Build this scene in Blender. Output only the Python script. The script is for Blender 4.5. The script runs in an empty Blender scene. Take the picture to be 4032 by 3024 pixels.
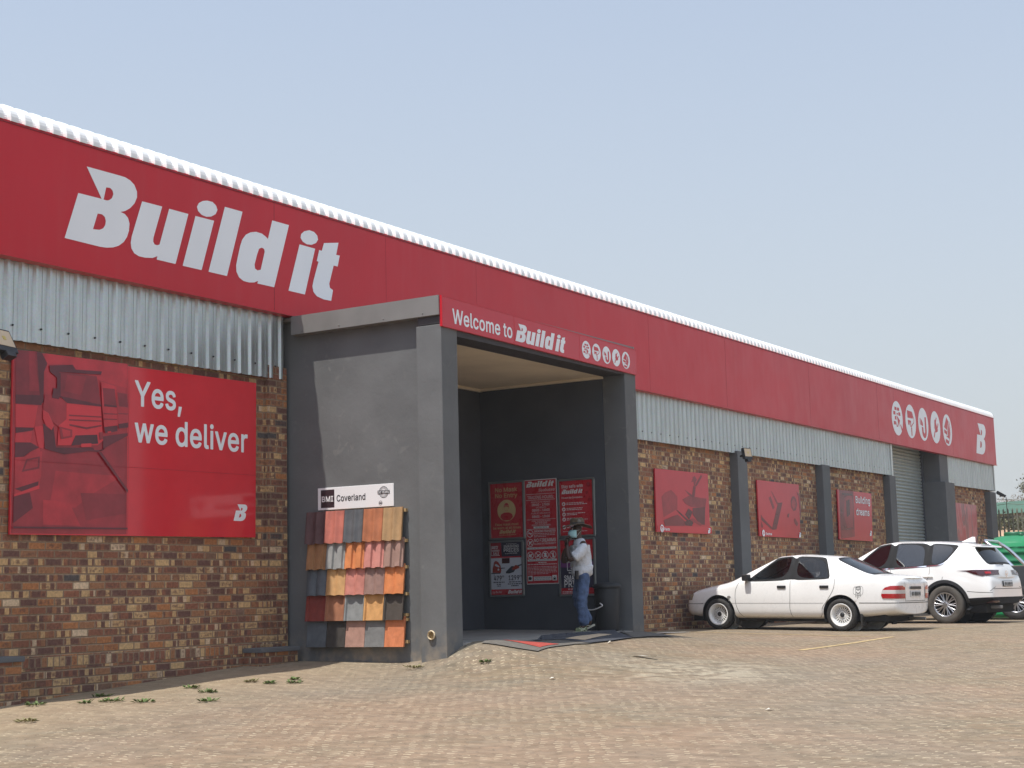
import bpy, bmesh, math, random
import numpy as np
from mathutils import Vector, Matrix
from mathutils.bvhtree import BVHTree
rad = math.radians
SC = bpy.context.scene
COL = SC.collection

# ------------------------------------------------------------------ camera
cy, sy = math.cos(1.01691997), math.sin(1.01691997)
cp, sp = math.cos(0.136002576), math.sin(0.136002576)
fwd = Vector((sy*cp, cy*cp, sp)); r0 = Vector((cy, -sy, 0)); u0 = r0.cross(fwd)
cr, sr = math.cos(-0.024990498), math.sin(-0.024990498)
right = cr*r0 + sr*u0; up = -sr*r0 + cr*u0
cam = bpy.data.cameras.new('camera'); cam_o = bpy.data.objects.new('camera', cam); COL.objects.link(cam_o)
mw = Matrix.Identity(4)
for i in range(3):
    mw[i][0] = right[i]; mw[i][1] = up[i]; mw[i][2] = -fwd[i]
cam_o.matrix_world = mw
cam.sensor_fit = 'HORIZONTAL'; cam.sensor_width = 36; cam.lens = 6058.85/4032*36
cam.clip_start = .1; cam.clip_end = 3000
SC.camera = cam_o

# ------------------------------------------------------------------ sky, sun, exposure
SUN_DIR = Vector((.375, -.12, -1)).normalized()          # the way the light travels
elev = math.asin(-SUN_DIR.z); azim = math.atan2(-SUN_DIR.x, -SUN_DIR.y)
w = bpy.data.worlds.new('World'); SC.world = w; w.use_nodes = True
nt = w.node_tree; bg = nt.nodes['Background']
sky = nt.nodes.new('ShaderNodeTexSky'); sky.sky_type = 'NISHITA'; sky.sun_disc = False
sky.sun_elevation = elev; sky.sun_rotation = azim; sky.air_density = 1.0; sky.dust_density = 1.6; sky.ozone_density = 2.0; sky.altitude = 900
hsv = nt.nodes.new('ShaderNodeHueSaturation'); hsv.inputs['Saturation'].default_value = 1.05
nt.links.new(sky.outputs[0], hsv.inputs['Color']); 
def mth(op, a, b=None):
    nd = nt.nodes.new('ShaderNodeMath'); nd.operation = op
    for k_, v_ in enumerate((a, b)):
        if isinstance(v_, bpy.types.NodeSocket): nt.links.new(v_, nd.inputs[k_])
        elif v_ is not None: nd.inputs[k_].default_value = v_
    return nd.outputs[0]
tcs = nt.nodes.new('ShaderNodeTexCoord'); sx = nt.nodes.new('ShaderNodeSeparateXYZ'); nt.links.new(tcs.outputs['Generated'], sx.inputs[0])
mr_ = nt.nodes.new('ShaderNodeMapRange')                         # pale dust, thickest towards the horizon
for k_, v_ in ((1, .06), (2, .42), (3, .98), (4, .60)): mr_.inputs[k_].default_value = v_
nt.links.new(sx.outputs[2], mr_.inputs[0])
hz = nt.nodes.new('ShaderNodeMix'); hz.data_type = 'RGBA'; hz.inputs[7].default_value = (2.29, 2.42, 2.49, 1)
nt.links.new(mr_.outputs[0], hz.inputs[0]); nt.links.new(hsv.outputs[0], hz.inputs[6])
dt = nt.nodes.new('ShaderNodeVectorMath'); dt.operation = 'DOT_PRODUCT'; dt.inputs[1].default_value = -SUN_DIR; nt.links.new(tcs.outputs['Generated'], dt.inputs[0])
glow = mth('ADD', mth('MULTIPLY', mth('POWER', mth('MAXIMUM', mth('SUBTRACT', dt.outputs['Value'], .32), 0.0), 1.5), 1.7), 1.0)   # dusty glare round the sun
vm = nt.nodes.new('ShaderNodeVectorMath'); vm.operation = 'SCALE'; nt.links.new(hz.outputs[2], vm.inputs[0]); nt.links.new(glow, vm.inputs['Scale']); nt.links.new(vm.outputs[0], bg.inputs['Color'])
bg.inputs['Strength'].default_value = .15
sl = bpy.data.lights.new('sun', 'SUN'); sl.energy = 2.7; sl.angle = rad(.55); sl.color = (1, .96, .89)
so = bpy.data.objects.new('sun', sl); COL.objects.link(so); so.rotation_mode = 'QUATERNION'
so.rotation_quaternion = SUN_DIR.to_track_quat('-Z', 'Y')
SC.view_settings.view_transform = 'Standard'; SC.view_settings.look = 'None'
SC.view_settings.exposure = .80; SC.view_settings.gamma = 1
SC.render.engine = 'CYCLES'; SC.cycles.max_bounces = 8; SC.cycles.transparent_max_bounces = 12
SC.cycles.caustics_reflective = False; SC.cycles.caustics_refractive = False; SC.cycles.sample_clamp_indirect = 6
try: SC.cycles.use_denoising = True
except Exception: pass

# ------------------------------------------------------------------ materials
class NT:
    def __init__(s, name):
        s.m = bpy.data.materials.new(name); s.m.use_nodes = True; s.t = s.m.node_tree
        s.b = s.t.nodes['Principled BSDF']
    def n(s, typ, props=None, **ins):
        nd = s.t.nodes.new('ShaderNode'+typ)
        for k, v in (props or {}).items(): setattr(nd, k, v)
        for k, v in ins.items(): s.put(nd.inputs[k.replace('_', ' ')], v)
        return nd
    def put(s, sock, v):
        if isinstance(v, bpy.types.NodeSocket): s.t.links.new(v, sock)
        elif isinstance(v, (tuple, list)) and len(v) == 3 and sock.type == 'RGBA': sock.default_value = (*v, 1)
        else: sock.default_value = v
    def ma(s, op, a, b=None, c=None):
        nd = s.t.nodes.new('ShaderNodeMath'); nd.operation = op
        for k, v in enumerate((a, b, c)):
            if v is not None: s.put(nd.inputs[k], v)
        return nd.outputs[0]
    def mix(s, f, a, b, blend='MIX'):
        nd = s.t.nodes.new('ShaderNodeMix'); nd.data_type = 'RGBA'; nd.blend_type = blend
        s.put(nd.inputs[0], f); s.put(nd.inputs[6], a); s.put(nd.inputs[7], b); return nd.outputs[2]
    def ramp(s, f, stops, interp='LINEAR'):
        nd = s.t.nodes.new('ShaderNodeValToRGB'); nd.color_ramp.interpolation = interp; e = nd.color_ramp.elements
        while len(e) > 1: e.remove(e[-1])
        for k, (p, c) in enumerate(stops):
            x = e[0] if k == 0 else e.new(p)
            x.position = p; c = (c,)*3 if isinstance(c, (int, float)) else c; x.color = (*c, 1)
        s.put(nd.inputs[0], f); return nd.outputs[0]
    def pos(s):
        return s.n('NewGeometry').outputs['Position']
    def xyz(s, v=None):
        nd = s.n('SeparateXYZ'); s.t.links.new(v or s.pos(), nd.inputs[0]); return nd.outputs
    def vec(s, x, y, z=0.0):
        nd = s.n('CombineXYZ'); s.put(nd.inputs[0], x); s.put(nd.inputs[1], y); s.put(nd.inputs[2], z); return nd.outputs[0]
    def noise(s, scale, detail=3, vec=None, rough=.55, dist=0):
        nd = s.n('TexNoise', Scale=scale, Detail=detail, Roughness=rough, Distortion=dist); s.t.links.new(vec or s.pos(), nd.inputs['Vector']); return nd.outputs[0]
    def white(s, vec):
        nd = s.n('TexWhiteNoise', {'noise_dimensions': '3D'}); s.t.links.new(vec, nd.inputs['Vector']); return nd.outputs['Value']
    def bump(s, h, strength=.3, dist=.01):
        nd = s.n('Bump', Strength=strength, Distance=dist, Height=h); s.t.links.new(nd.outputs[0], s.b.inputs['Normal'])
    def set(s, **k):
        for a, v in k.items(): s.put(s.b.inputs[a.replace('_', ' ')], v)
        return s.m

def simple(name, col, rough=.5, metal=0.0, var=.12, vs=2.5, bump=0.0, bs=40.0, spec=.5, coat=0.0, bdist=.004):
    q = NT(name); f = q.ramp(q.noise(vs, 5), [(.3, 1-var), (.7, 1+var)])
    c = q.mix(1.0, col, f, 'MULTIPLY')
    q.set(Base_Color=c, Roughness=q.ma('ADD', rough-.05, q.ma('MULTIPLY', q.noise(vs*3+1, 3), .1)), Metallic=metal, Specular_IOR_Level=spec, Coat_Weight=coat, Coat_Roughness=.06)
    if bump: q.bump(q.noise(bs, 4), bump, bdist)
    return q.m
M = {}
def mk(k, *a, **kw): M[k] = simple(k, *a, **kw)
def fasciam():
    q = NT('fascia_red'); x, y, z = q.xyz()
    run = q.noise(1.0, 5, q.vec(q.ma('MULTIPLY', x, 6.0), 0.0, q.ma('MULTIPLY', z, .5)))
    c = q.mix(q.ramp(run, [(.5, 0), (.75, .06)]), (.56, .012, .024), (.50, .20, .17)); c = q.mix(1.0, c, q.ramp(q.noise(.6, 4), [(.3, .95), (.7, 1.05)]), 'MULTIPLY')
    q.set(Base_Color=c, Roughness=q.ramp(q.noise(1.4, 4), [(.3, .30), (.7, .40)]), Specular_IOR_Level=.36); q.bump(q.noise(.9, 2, q.vec(q.ma('MULTIPLY', x, 1.6), y, z)), .25, .06); M['fascia_red'] = q.m
fasciam()
mk('sign_red', (.58, .018, .035), rough=.22, var=.04, vs=1)
mk('joint_red', (.26, .012, .02), rough=.6)
mk('white_vinyl', (.86, .88, .90), rough=.4, var=.03, vs=1)
def plasterm():
    q = NT('grey_plaster'); x, y, z = q.xyz()
    c = q.mix(1.0, (.140, .143, .143), q.ramp(q.noise(1.5, 6), [(.3, .88), (.7, 1.10)]), 'MULTIPLY')
    sc = q.ramp(q.noise(5.0, 6, dist=1.2), [(.60, 0), (.68, .5)]); c = q.mix(q.ma('MULTIPLY', sc, q.ramp(q.noise(.8, 3), [(.45, 0), (.6, .6)])), c, (.24, .235, .22))
    lo = q.n('MapRange', Value=z); lo.inputs[1].default_value = -.35; lo.inputs[2].default_value = -.85
    c = q.mix(q.ma('MULTIPLY', q.ma('MULTIPLY', lo.outputs[0], .75), q.ramp(q.noise(4, 6), [(.42, 0), (.58, 1)])), c, (.33, .27, .20))
    q.set(Base_Color=c, Roughness=.78, Specular_IOR_Level=.3); q.bump(q.ma('ADD', q.noise(2.2, 3), q.ma('MULTIPLY', q.noise(28, 3), .12)), .35, .03); M['grey_plaster'] = q.m
plasterm()
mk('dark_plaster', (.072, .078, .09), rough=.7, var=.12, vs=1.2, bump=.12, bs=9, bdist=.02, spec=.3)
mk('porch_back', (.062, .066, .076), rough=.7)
mk('beam_dark', (.045, .04, .042), rough=.7)
mk('trim_metal', (.20, .195, .185), rough=.45, var=.12, vs=2)
mk('ceiling_board', (.80, .70, .55), rough=.8, var=.10, vs=1.2)
mk('concrete', (.27, .25, .225), rough=.85, var=.2, vs=3, bump=.2)
mk('dark_cap', (.13, .135, .14), rough=.8, var=.15)
mk('white_roof', (.86, .87, .86), rough=.42, var=.05, vs=1)
mk('black_plastic', (.02, .02, .022), rough=.45)
mk('pillar_trim', (.016, .016, .017), rough=.65, spec=.15)
mk('rubber', (.028, .026, .024), rough=.8, var=.3, vs=8)
mk('rubber_dusty', (.075, .066, .055), rough=.9, var=.3, vs=6)
mk('car_white', (.88, .875, .855), rough=.28, var=.025, vs=2, coat=.6)
mk('suv_white', (.90, .895, .875), rough=.22, var=.02, vs=2, coat=.8)
mk('chrome', (.75, .75, .76), rough=.16, metal=1, var=.05)
mk('silver', (.55, .55, .56), rough=.3, metal=1, var=.06)
mk('rim_white', (.82, .81, .78), rough=.3, var=.04)
mk('underbody', (.012, .012, .012), rough=.9)
mk('interior', (.045, .042, .04), rough=.85)
mk('interior_light', (.35, .32, .26), rough=.8)
mk('tail_red', (.40, .008, .012), rough=.12, coat=.6, var=.06)
mk('tail_clear', (.62, .58, .56), rough=.12, coat=.6)
mk('tail_dark', (.06, .008, .01), rough=.1, coat=.8)
mk('amber_lens', (.30, .24, .16), rough=.12, coat=.6)
mk('plate_white', (.75, .75, .74), rough=.4)
mk('ink', (.03, .03, .035), rough=.6)
mk('seam', (.10, .10, .095), rough=.7)
mk('truck_grey', (.045, .047, .05), rough=.3, coat=.5)
mk('tarp', (.17, .15, .125), rough=.85, var=.2)
mk('tank_green', (.012, .20, .075), rough=.38, var=.1)
mk('tank_lid', (.008, .11, .045), rough=.45, var=.1)
mk('fence_green', (.17, .165, .12), rough=.7, var=.2)
mk('shed_green', (.05, .115, .075), rough=.7, var=.2)
mk('sand_bank', (.42, .27, .17), rough=.95, var=.2, vs=.4)
mk('bark', (.16, .12, .09), rough=.9)
mk('alu_frame', (.42, .44, .43), rough=.35, metal=.85, var=.06)
mk('dark_blue', (.035, .03, .055), rough=.35)
mk('purple', (.16, .04, .16), rough=.35)
mk('paper', (.62, .64, .70), rough=.35, var=.03)
mk('gold', (.62, .47, .24), rough=.4, var=.04)
mk('notice_red', (.48, .02, .03), rough=.28, var=.06, vs=3)
mk('notice_white', (.72, .70, .69), rough=.4)
mk('bmi_white', (.80, .80, .80), rough=.35, var=.02)
mk('bmi_dark', (.035, .022, .026), rough=.35)
mk('timber', (.50, .33, .15), rough=.8)
mk('pvc', (.62, .50, .33), rough=.6, var=.15, vs=10)
mk('pvc_in', (.25, .17, .07), rough=.7, var=.3, vs=12)
mk('lamp_glass', (.62, .46, .28), rough=.25, coat=.3)
mk('lamp_chip', (.55, .42, .10), rough=.4)
mk('skin', (.055, .028, .018), rough=.5, var=.08, vs=20)
mk('shirt', (.62, .64, .67), rough=.9, var=.08, vs=9, bump=.9, bs=9, bdist=.05)
mk('jeans', (.075, .115, .21), rough=.9, var=.35, vs=12, bump=.8, bs=12, bdist=.04)
mk('hat', (.11, .075, .045), rough=.9, var=.25, vs=14)
mk('mask', (.42, .70, .74), rough=.8, var=.04)
mk('shoe', (.16, .19, .10), rough=.7, var=.45, vs=30)
mk('shoe_sole', (.50, .48, .38), rough=.8)
mk('shoe_trim', (.60, .62, .45), rough=.7)
mk('pouch', (.02, .018, .018), rough=.5)
mk('bin_black', (.02, .021, .023), rough=.6)
mk('mat_grey', (.125, .112, .095), rough=1, var=.18, vs=14, bump=.4, bs=120)
mk('mat_red', (.36, .055, .038), rough=1, var=.15, vs=12, bump=.4, bs=120)
mk('mat_blue', (.05, .052, .062), rough=1, var=.2, vs=14, bump=.4, bs=120)
mk('mat_sand', (.55, .42, .28), rough=1, var=.2, vs=14)
mk('line_paint', (.44, .32, .155), rough=.85, var=.35, vs=9)
mk('weed', (.10, .15, .035), rough=.7, var=.35, vs=30)
mk('weed_dry', (.24, .22, .10), rough=.8, var=.3, vs=30)
mk('litter', (.68, .64, .56), rough=.8)
mk('tool_red', (.33, .035, .02), rough=.4)
mk('tool_dark', (.04, .045, .06), rough=.4)

def leafm(name, a, b):
    q = NT(name); c = q.ramp(q.white(q.vec(*[q.ma('FLOOR', q.ma('MULTIPLY', o, 3.0)) for o in q.xyz()])), [(0, a), (1, b)])
    q.set(Base_Color=c, Roughness=.8); M[name] = q.m
leafm('leaf_olive', (.085, .09, .05), (.17, .16, .09))
leafm('leaf_dry', (.17, .12, .07), (.26, .19, .12))
leafm('leaf_green', (.06, .075, .035), (.13, .13, .06))

def glass(name, tint, refl=.045):
    q = NT(name); q.t.nodes.remove(q.b)
    tr = q.n('BsdfTransparent', Color=tint); gl = q.n('BsdfGlossy', Color=(1, 1, 1), Roughness=.02)
    fr = q.n('LayerWeight', Blend=.5); ms = q.n('MixShader')
    q.t.links.new(q.ma('ADD', q.ma('MULTIPLY', q.ma('POWER', fr.outputs['Facing'], 5.0), .9), refl), ms.inputs[0]); q.t.links.new(tr.outputs[0], ms.inputs[1]); q.t.links.new(gl.outputs[0], ms.inputs[2])
    q.t.links.new(ms.outputs[0], q.t.nodes['Material Output'].inputs[0]); M[name] = q.m
glass('glass_tint', (.26, .26, .26)); glass('glass_dark', (.035, .036, .04), .09); 
glass('glass_rear', (.22, .24, .25))

def galv(name, base, metal=.85, r0=.16, r1=.28):
    q = NT(name); x, y, z = q.xyz()
    st = q.noise(1.0, 5, q.vec(q.ma('MULTIPLY', x, 14.0), q.ma('MULTIPLY', y, 14.0), q.ma('MULTIPLY', z, .9)))
    sp_ = q.n('TexVoronoi', Scale=55.0); q.t.links.new(q.pos(), sp_.inputs['Vector'])
    c = q.mix(1.0, base, q.ramp(st, [(.3, .86), (.7, 1.08)]), 'MULTIPLY')
    c = q.mix(.12, c, sp_.outputs['Color'], 'SOFT_LIGHT')
    q.set(Base_Color=c, Metallic=metal, Roughness=q.ramp(q.noise(6, 4), [(.3, r0), (.7, r1)])); M[name] = q.m
galv('galvanised', (.56, .59, .575), .8, .30, .42); galv('shutter_metal', (.42, .47, .46), .45, .38, .5)

def brickm(name, soldier):
    q = NT(name); x, y, z = q.xyz(); W, H = .232, .0853
    wob = q.noise(9, 2); zz = q.ma('ADD', z, q.ma('MULTIPLY', q.ma('SUBTRACT', wob, .5), .010))
    u = q.ma('ADD', q.ma('ADD', x, y), q.ma('MULTIPLY', q.ma('SUBTRACT', q.noise(13, 2), .5), .012))
    row = q.ma('FLOOR', q.ma('DIVIDE', zz, H)); fz = q.ma('FRACT', q.ma('DIVIDE', zz, H))
    hw = q.ma('ADD', q.ma('MULTIPLY', q.ma('FLOORED_MODULO', row, 2.0), .5), q.ma('MULTIPLY', q.white(q.vec(row, 3.3)), .2))
    uu = q.ma('ADD', q.ma('DIVIDE', u, W), hw); colm = q.ma('FLOOR', uu); fx = q.ma('FRACT', uu)
    ed = q.ma('MULTIPLY', q.ma('MINIMUM', fx, q.ma('SUBTRACT', 1.0, fx)), W); ez = q.ma('MULTIPLY', q.ma('MINIMUM', fz, q.ma('SUBTRACT', 1.0, fz)), H)
    if soldier:   # one course of bricks on end
        s = q.ma('COMPARE', z, -.590, .056)
        ux = q.ma('DIVIDE', u, .083); sc_ = q.ma('FLOOR', ux); sf = q.ma('FRACT', ux)
        mixf = lambda a, b: q.ma('ADD', q.ma('MULTIPLY', s, b), q.ma('MULTIPLY', q.ma('SUBTRACT', 1.0, s), a))
        colm = mixf(colm, sc_); row = mixf(row, 997.0); fx = mixf(fx, .5)
        ed = mixf(ed, q.ma('MULTIPLY', q.ma('MINIMUM', sf, q.ma('SUBTRACT', 1.0, sf)), .083)); ez = mixf(ez, q.ma('SUBTRACT', .058, q.ma('ABSOLUTE', q.ma('ADD', z, .590))))
    edge = q.ma('MINIMUM', ed, ez)
    r1 = q.white(q.vec(colm, row, 1.0)); r2 = q.white(q.vec(colm, row, 7.0))
    sub = q.ma('FLOOR', q.ma('ADD', q.ma('MULTIPLY', fx, 4.0), q.ma('MULTIPLY', r2, .6)))
    r3 = q.white(q.vec(q.ma('ADD', q.ma('MULTIPLY', colm, 9.0), sub), row, 3.0))
    dark = (.165, .085, .066); rust = (.27, .115, .070); orange = (.43, .185, .078); tan = (.60, .395, .195); pale = (.66, .49, .32); black = (.10, .085, .08); mid = (.34, .165, .085)
    base = q.ramp(r1, [(0, dark), (.15, rust), (.36, mid), (.56, orange), (.72, tan), (.84, rust), (.93, pale), (.965, black)], 'CONSTANT')
    strp = q.ramp(r3, [(0, dark), (.30, tan), (.58, rust), (.8, mid), (.93, pale)], 'CONSTANT')
    c = q.mix(q.ma('MULTIPLY', q.ma('GREATER_THAN', r2, .50), .85), base, strp)
    # burnt cores and paler arrises
    rim = q.ma('MULTIPLY', q.ramp(edge, [(.006, 1.0), (.016, 0.0)]), q.ramp(q.noise(16, 3), [(.38, .0), (.56, .8)]))
    c = q.mix(rim, c, (.46, .32, .20))
    core = q.ma('MULTIPLY', q.ramp(edge, [(.0, 0.0), (.010, 0.0), (.030, 1.0)]), q.ma('GREATER_THAN', q.white(q.vec(colm, row, 11.0)), .6))
    c = q.mix(q.ma('MULTIPLY', core, q.ramp(q.noise(22, 3), [(.4, 0), (.6, .75)])), c, dark)
    c = q.mix(1.0, c, q.ramp(q.noise(30, 4), [(.25, .68), (.75, 1.3)]), 'MULTIPLY')
    mort = q.ramp(edge, [(.004, 1.0), (.010, 0.0)])
    c = q.mix(mort, c, q.mix(q.noise(5, 3), (.23, .158, .105), (.31, .22, .145)))
    c = q.mix(1.0, c, q.ramp(q.noise(.9, 3), [(.3, .86), (.7, 1.12)]), 'MULTIPLY')
    q.set(Base_Color=c, Roughness=.85, Specular_IOR_Level=.25)
    q.bump(q.ma('ADD', q.ramp(edge, [(.0, 0.0), (.011, 1.0)]), q.ma('MULTIPLY', q.noise(45, 3), .35)), .8, .007); M[name] = q.m
brickm('brick', False); brickm('brick_soldier', True)

def groundm():
    q = NT('paving'); x, y, z = q.xyz()
    # interlocking zig-zag pavers laid diagonally to the store: rows run along a, stack along b
    wob = q.ma('MULTIPLY', q.ma('SUBTRACT', q.noise(.7, 3), .5), .16)
    pa = q.ma('ADD', q.ma('SUBTRACT', q.ma('MULTIPLY', x, .526), q.ma('MULTIPLY', y, .850)), q.ma('ADD', wob, q.ma('MULTIPLY', q.noise(2.6, 3), .14))); pb = q.ma('ADD', q.ma('ADD', q.ma('MULTIPLY', x, .850), q.ma('MULTIPLY', y, .526)), wob)
    jit = q.ma('MULTIPLY', q.ma('SUBTRACT', q.noise(6.0, 2), .5), .03)
    v = q.ma('DIVIDE', q.ma('ADD', q.ma('ADD', pb, jit), q.ma('MULTIPLY', q.ma('PINGPONG', pa, .0375), .8)), .115); cv = q.ma('FLOOR', v); fv = q.ma('FRACT', v)
    u = q.ma('ADD', q.ma('DIVIDE', q.ma('ADD', pa, q.ma('MULTIPLY', q.ma('PINGPONG', pb, .0575), .4)), .225), q.ma('MULTIPLY', q.ma('FLOORED_MODULO', cv, 2.0), .5)); cu = q.ma('FLOOR', u); fu = q.ma('FRACT', u)
    eu = q.ma('MULTIPLY', q.ma('MINIMUM', fu, q.ma('SUBTRACT', 1.0, fu)), .225); ev = q.ma('MULTIPLY', q.ma('MINIMUM', fv, q.ma('SUBTRACT', 1.0, fv)), .115)
    e = q.ma('MINIMUM', eu, ev); joint = q.ramp(e, [(.002, 1.0), (.008, 0.0)])
    dash = q.ma('MULTIPLY', q.ramp(ev, [(.006, 1.0), (.015, 0.0)]), q.ma('LESS_THAN', q.ma('FRACT', q.ma('DIVIDE', pa, .11)), q.ma('MULTIPLY', q.noise(5.0, 2), .9)))
    r = q.white(q.vec(cu, cv, 2.0))
    c = q.ramp(r, [(0, (.205, .150, .095)), (.3, (.215, .168, .110)), (.55, (.198, .157, .106)), (.75, (.222, .161, .104)), (1, (.21, .171, .120))])
    big = q.noise(.35, 5); c = q.mix(q.ramp(big, [(.42, 0), (.62, .6)]), c, (.265, .180, .122))
    c = q.mix(q.ramp(q.noise(.22, 4, q.vec(y, x, 4.0)), [(.45, 0), (.65, .5)]), c, (.19, .168, .132))
    c = q.mix(1.0, c, q.ramp(q.noise(7, 6), [(.25, .75), (.75, 1.22)]), 'MULTIPLY')
    # joints: open and dark in places, packed with pale sand in short dashes elsewhere
    c = q.mix(q.ma('MULTIPLY', joint, q.ramp(q.noise(3.5, 4), [(.45, .05), (.66, .6)])), c, (.11, .09, .07))
    c = q.mix(q.ma('MULTIPLY', dash, q.ramp(q.noise(4.2, 5), [(.46, .04), (.56, .85)])), c, (.50, .42, .29))
    # wind-blown sand along the wall, and the scuffed pale patch in front of the parking bays
    sandm = q.ma('MULTIPLY', q.ramp(q.ma('ADD', y, q.ma('MULTIPLY', q.noise(.8, 4), 2.4)), [(0, 0), (1, 1)]), 1.0)
    mr = q.n('MapRange', Value=q.ma('ADD', q.ma('SUBTRACT', y, q.ma('MULTIPLY', x, .12)), q.ma('MULTIPLY', q.noise(.9, 5), 2.2))); mr.inputs[1].default_value = 9.6; mr.inputs[2].default_value = 12.2
    c = q.mix(q.ma('MULTIPLY', mr.outputs[0], .62), c, (.33, .262, .168))
    dx = q.ma('MULTIPLY', q.ma('SUBTRACT', x, 16.2), .55); dy = q.ma('MULTIPLY', q.ma('SUBTRACT', y, 7.6), .75)
    d = q.ma('SQRT', q.ma('ADD', q.ma('MULTIPLY', dx, dx), q.ma('MULTIPLY', dy, dy)))
    pm = q.ma('MULTIPLY', q.ramp(d, [(.15, 1), (1.0, 0)]), q.ramp(q.noise(3.5, 6, dist=.6), [(.47, 0), (.58, 1)]))
    c = q.mix(q.ma('MULTIPLY', pm, .45), c, (.52, .455, .335))
    streak = q.ramp(q.noise(1.0, 5, q.vec(q.ma('MULTIPLY', x, 7.0), q.ma('MULTIPLY', y, 2.6), 0.0)), [(.3, .84), (.7, 1.16)]); c = q.mix(1.0, c, streak, 'MULTIPLY')
    fl = q.ramp(q.noise(24, 2), [(.72, 0), (.76, 1)]); c = q.mix(q.ma('MULTIPLY', fl, .35), c, (.5, .43, .31))
    q.set(Base_Color=c, Roughness=.92, Specular_IOR_Level=.25)
    h = q.ma('ADD', q.ramp(e, [(0, 0), (.012, 1)]), q.ma('ADD', q.ma('MULTIPLY', r, .6), q.ma('MULTIPLY', q.noise(40, 4), .4)))
    q.bump(h, .5, .008); M['paving'] = q.m
groundm()

PRINT = {}
def printm(L, kind='a'):
    vr = .04 if L > .78 else .2
    k = round(L*20)/20
    if (k, kind) in PRINT: return PRINT[k, kind]
    lo, hi = ((.065, .015, .024), (.76, .035, .048)) if kind == 'a' else ((.05, .008, .012), (.66, .03, .045))
    col = tuple(lo[i]+(hi[i]-lo[i])*k**1.1 for i in range(3))
    q = NT('printed_red'); c = q.mix(1.0, col, q.ramp(q.noise(4.5, 6), [(.3, 1-vr), (.7, 1+vr)]), 'MULTIPLY')
    q.set(Base_Color=c, Roughness=.10 if kind == 'a' else .2, Specular_IOR_Level=.5 if kind == 'a' else .4); PRINT[k, kind] = q.m; return q.m
def fadedm():
    q = NT('faded_print'); x, y, z = q.xyz(); n1 = q.noise(1.3, 5, q.vec(q.ma('MULTIPLY', x, 2.2), 0.0, q.ma('MULTIPLY', z, .7)), dist=.8)
    c = q.ramp(n1, [(.28, (.50, .03, .04)), (.42, (.42, .05, .06)), (.52, (.52, .15, .15)), (.60, (.22, .10, .10)), (.72, (.48, .05, .06))])
    q.set(Base_Color=c, Roughness=.35); M['faded_print'] = q.m
fadedm()

# ------------------------------------------------------------------ helpers
def tag(o, label=None, cat=None, group=None, kind=None):
    if label: o['label'] = label
    if cat: o['category'] = cat
    if group: o['group'] = group
    if kind: o['kind'] = kind
    return o
def thing(name, label, cat, loc=(0, 0, 0), rz=0.0, group=None):
    o = bpy.data.objects.new(name, None); COL.objects.link(o); o.location = loc; o.rotation_euler = (0, 0, rz); o.empty_display_size = .2
    return tag(o, label, cat, group)
def link_mesh(name, me, parent=None):
    o = bpy.data.objects.new(name, me); COL.objects.link(o)
    if parent is not None: o.parent = parent
    return o
class F:                                                  # a flat frame: origin, right, up, outward normal
    def __init__(s, o, U=(1, 0, 0), V=(0, 0, 1)):
        s.o, s.U, s.V = Vector(o), Vector(U), Vector(V); s.N = s.U.cross(s.V).normalized()
    def __call__(s, u, v, n=0.0): return s.o + s.U*u + s.V*v + s.N*n
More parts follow.
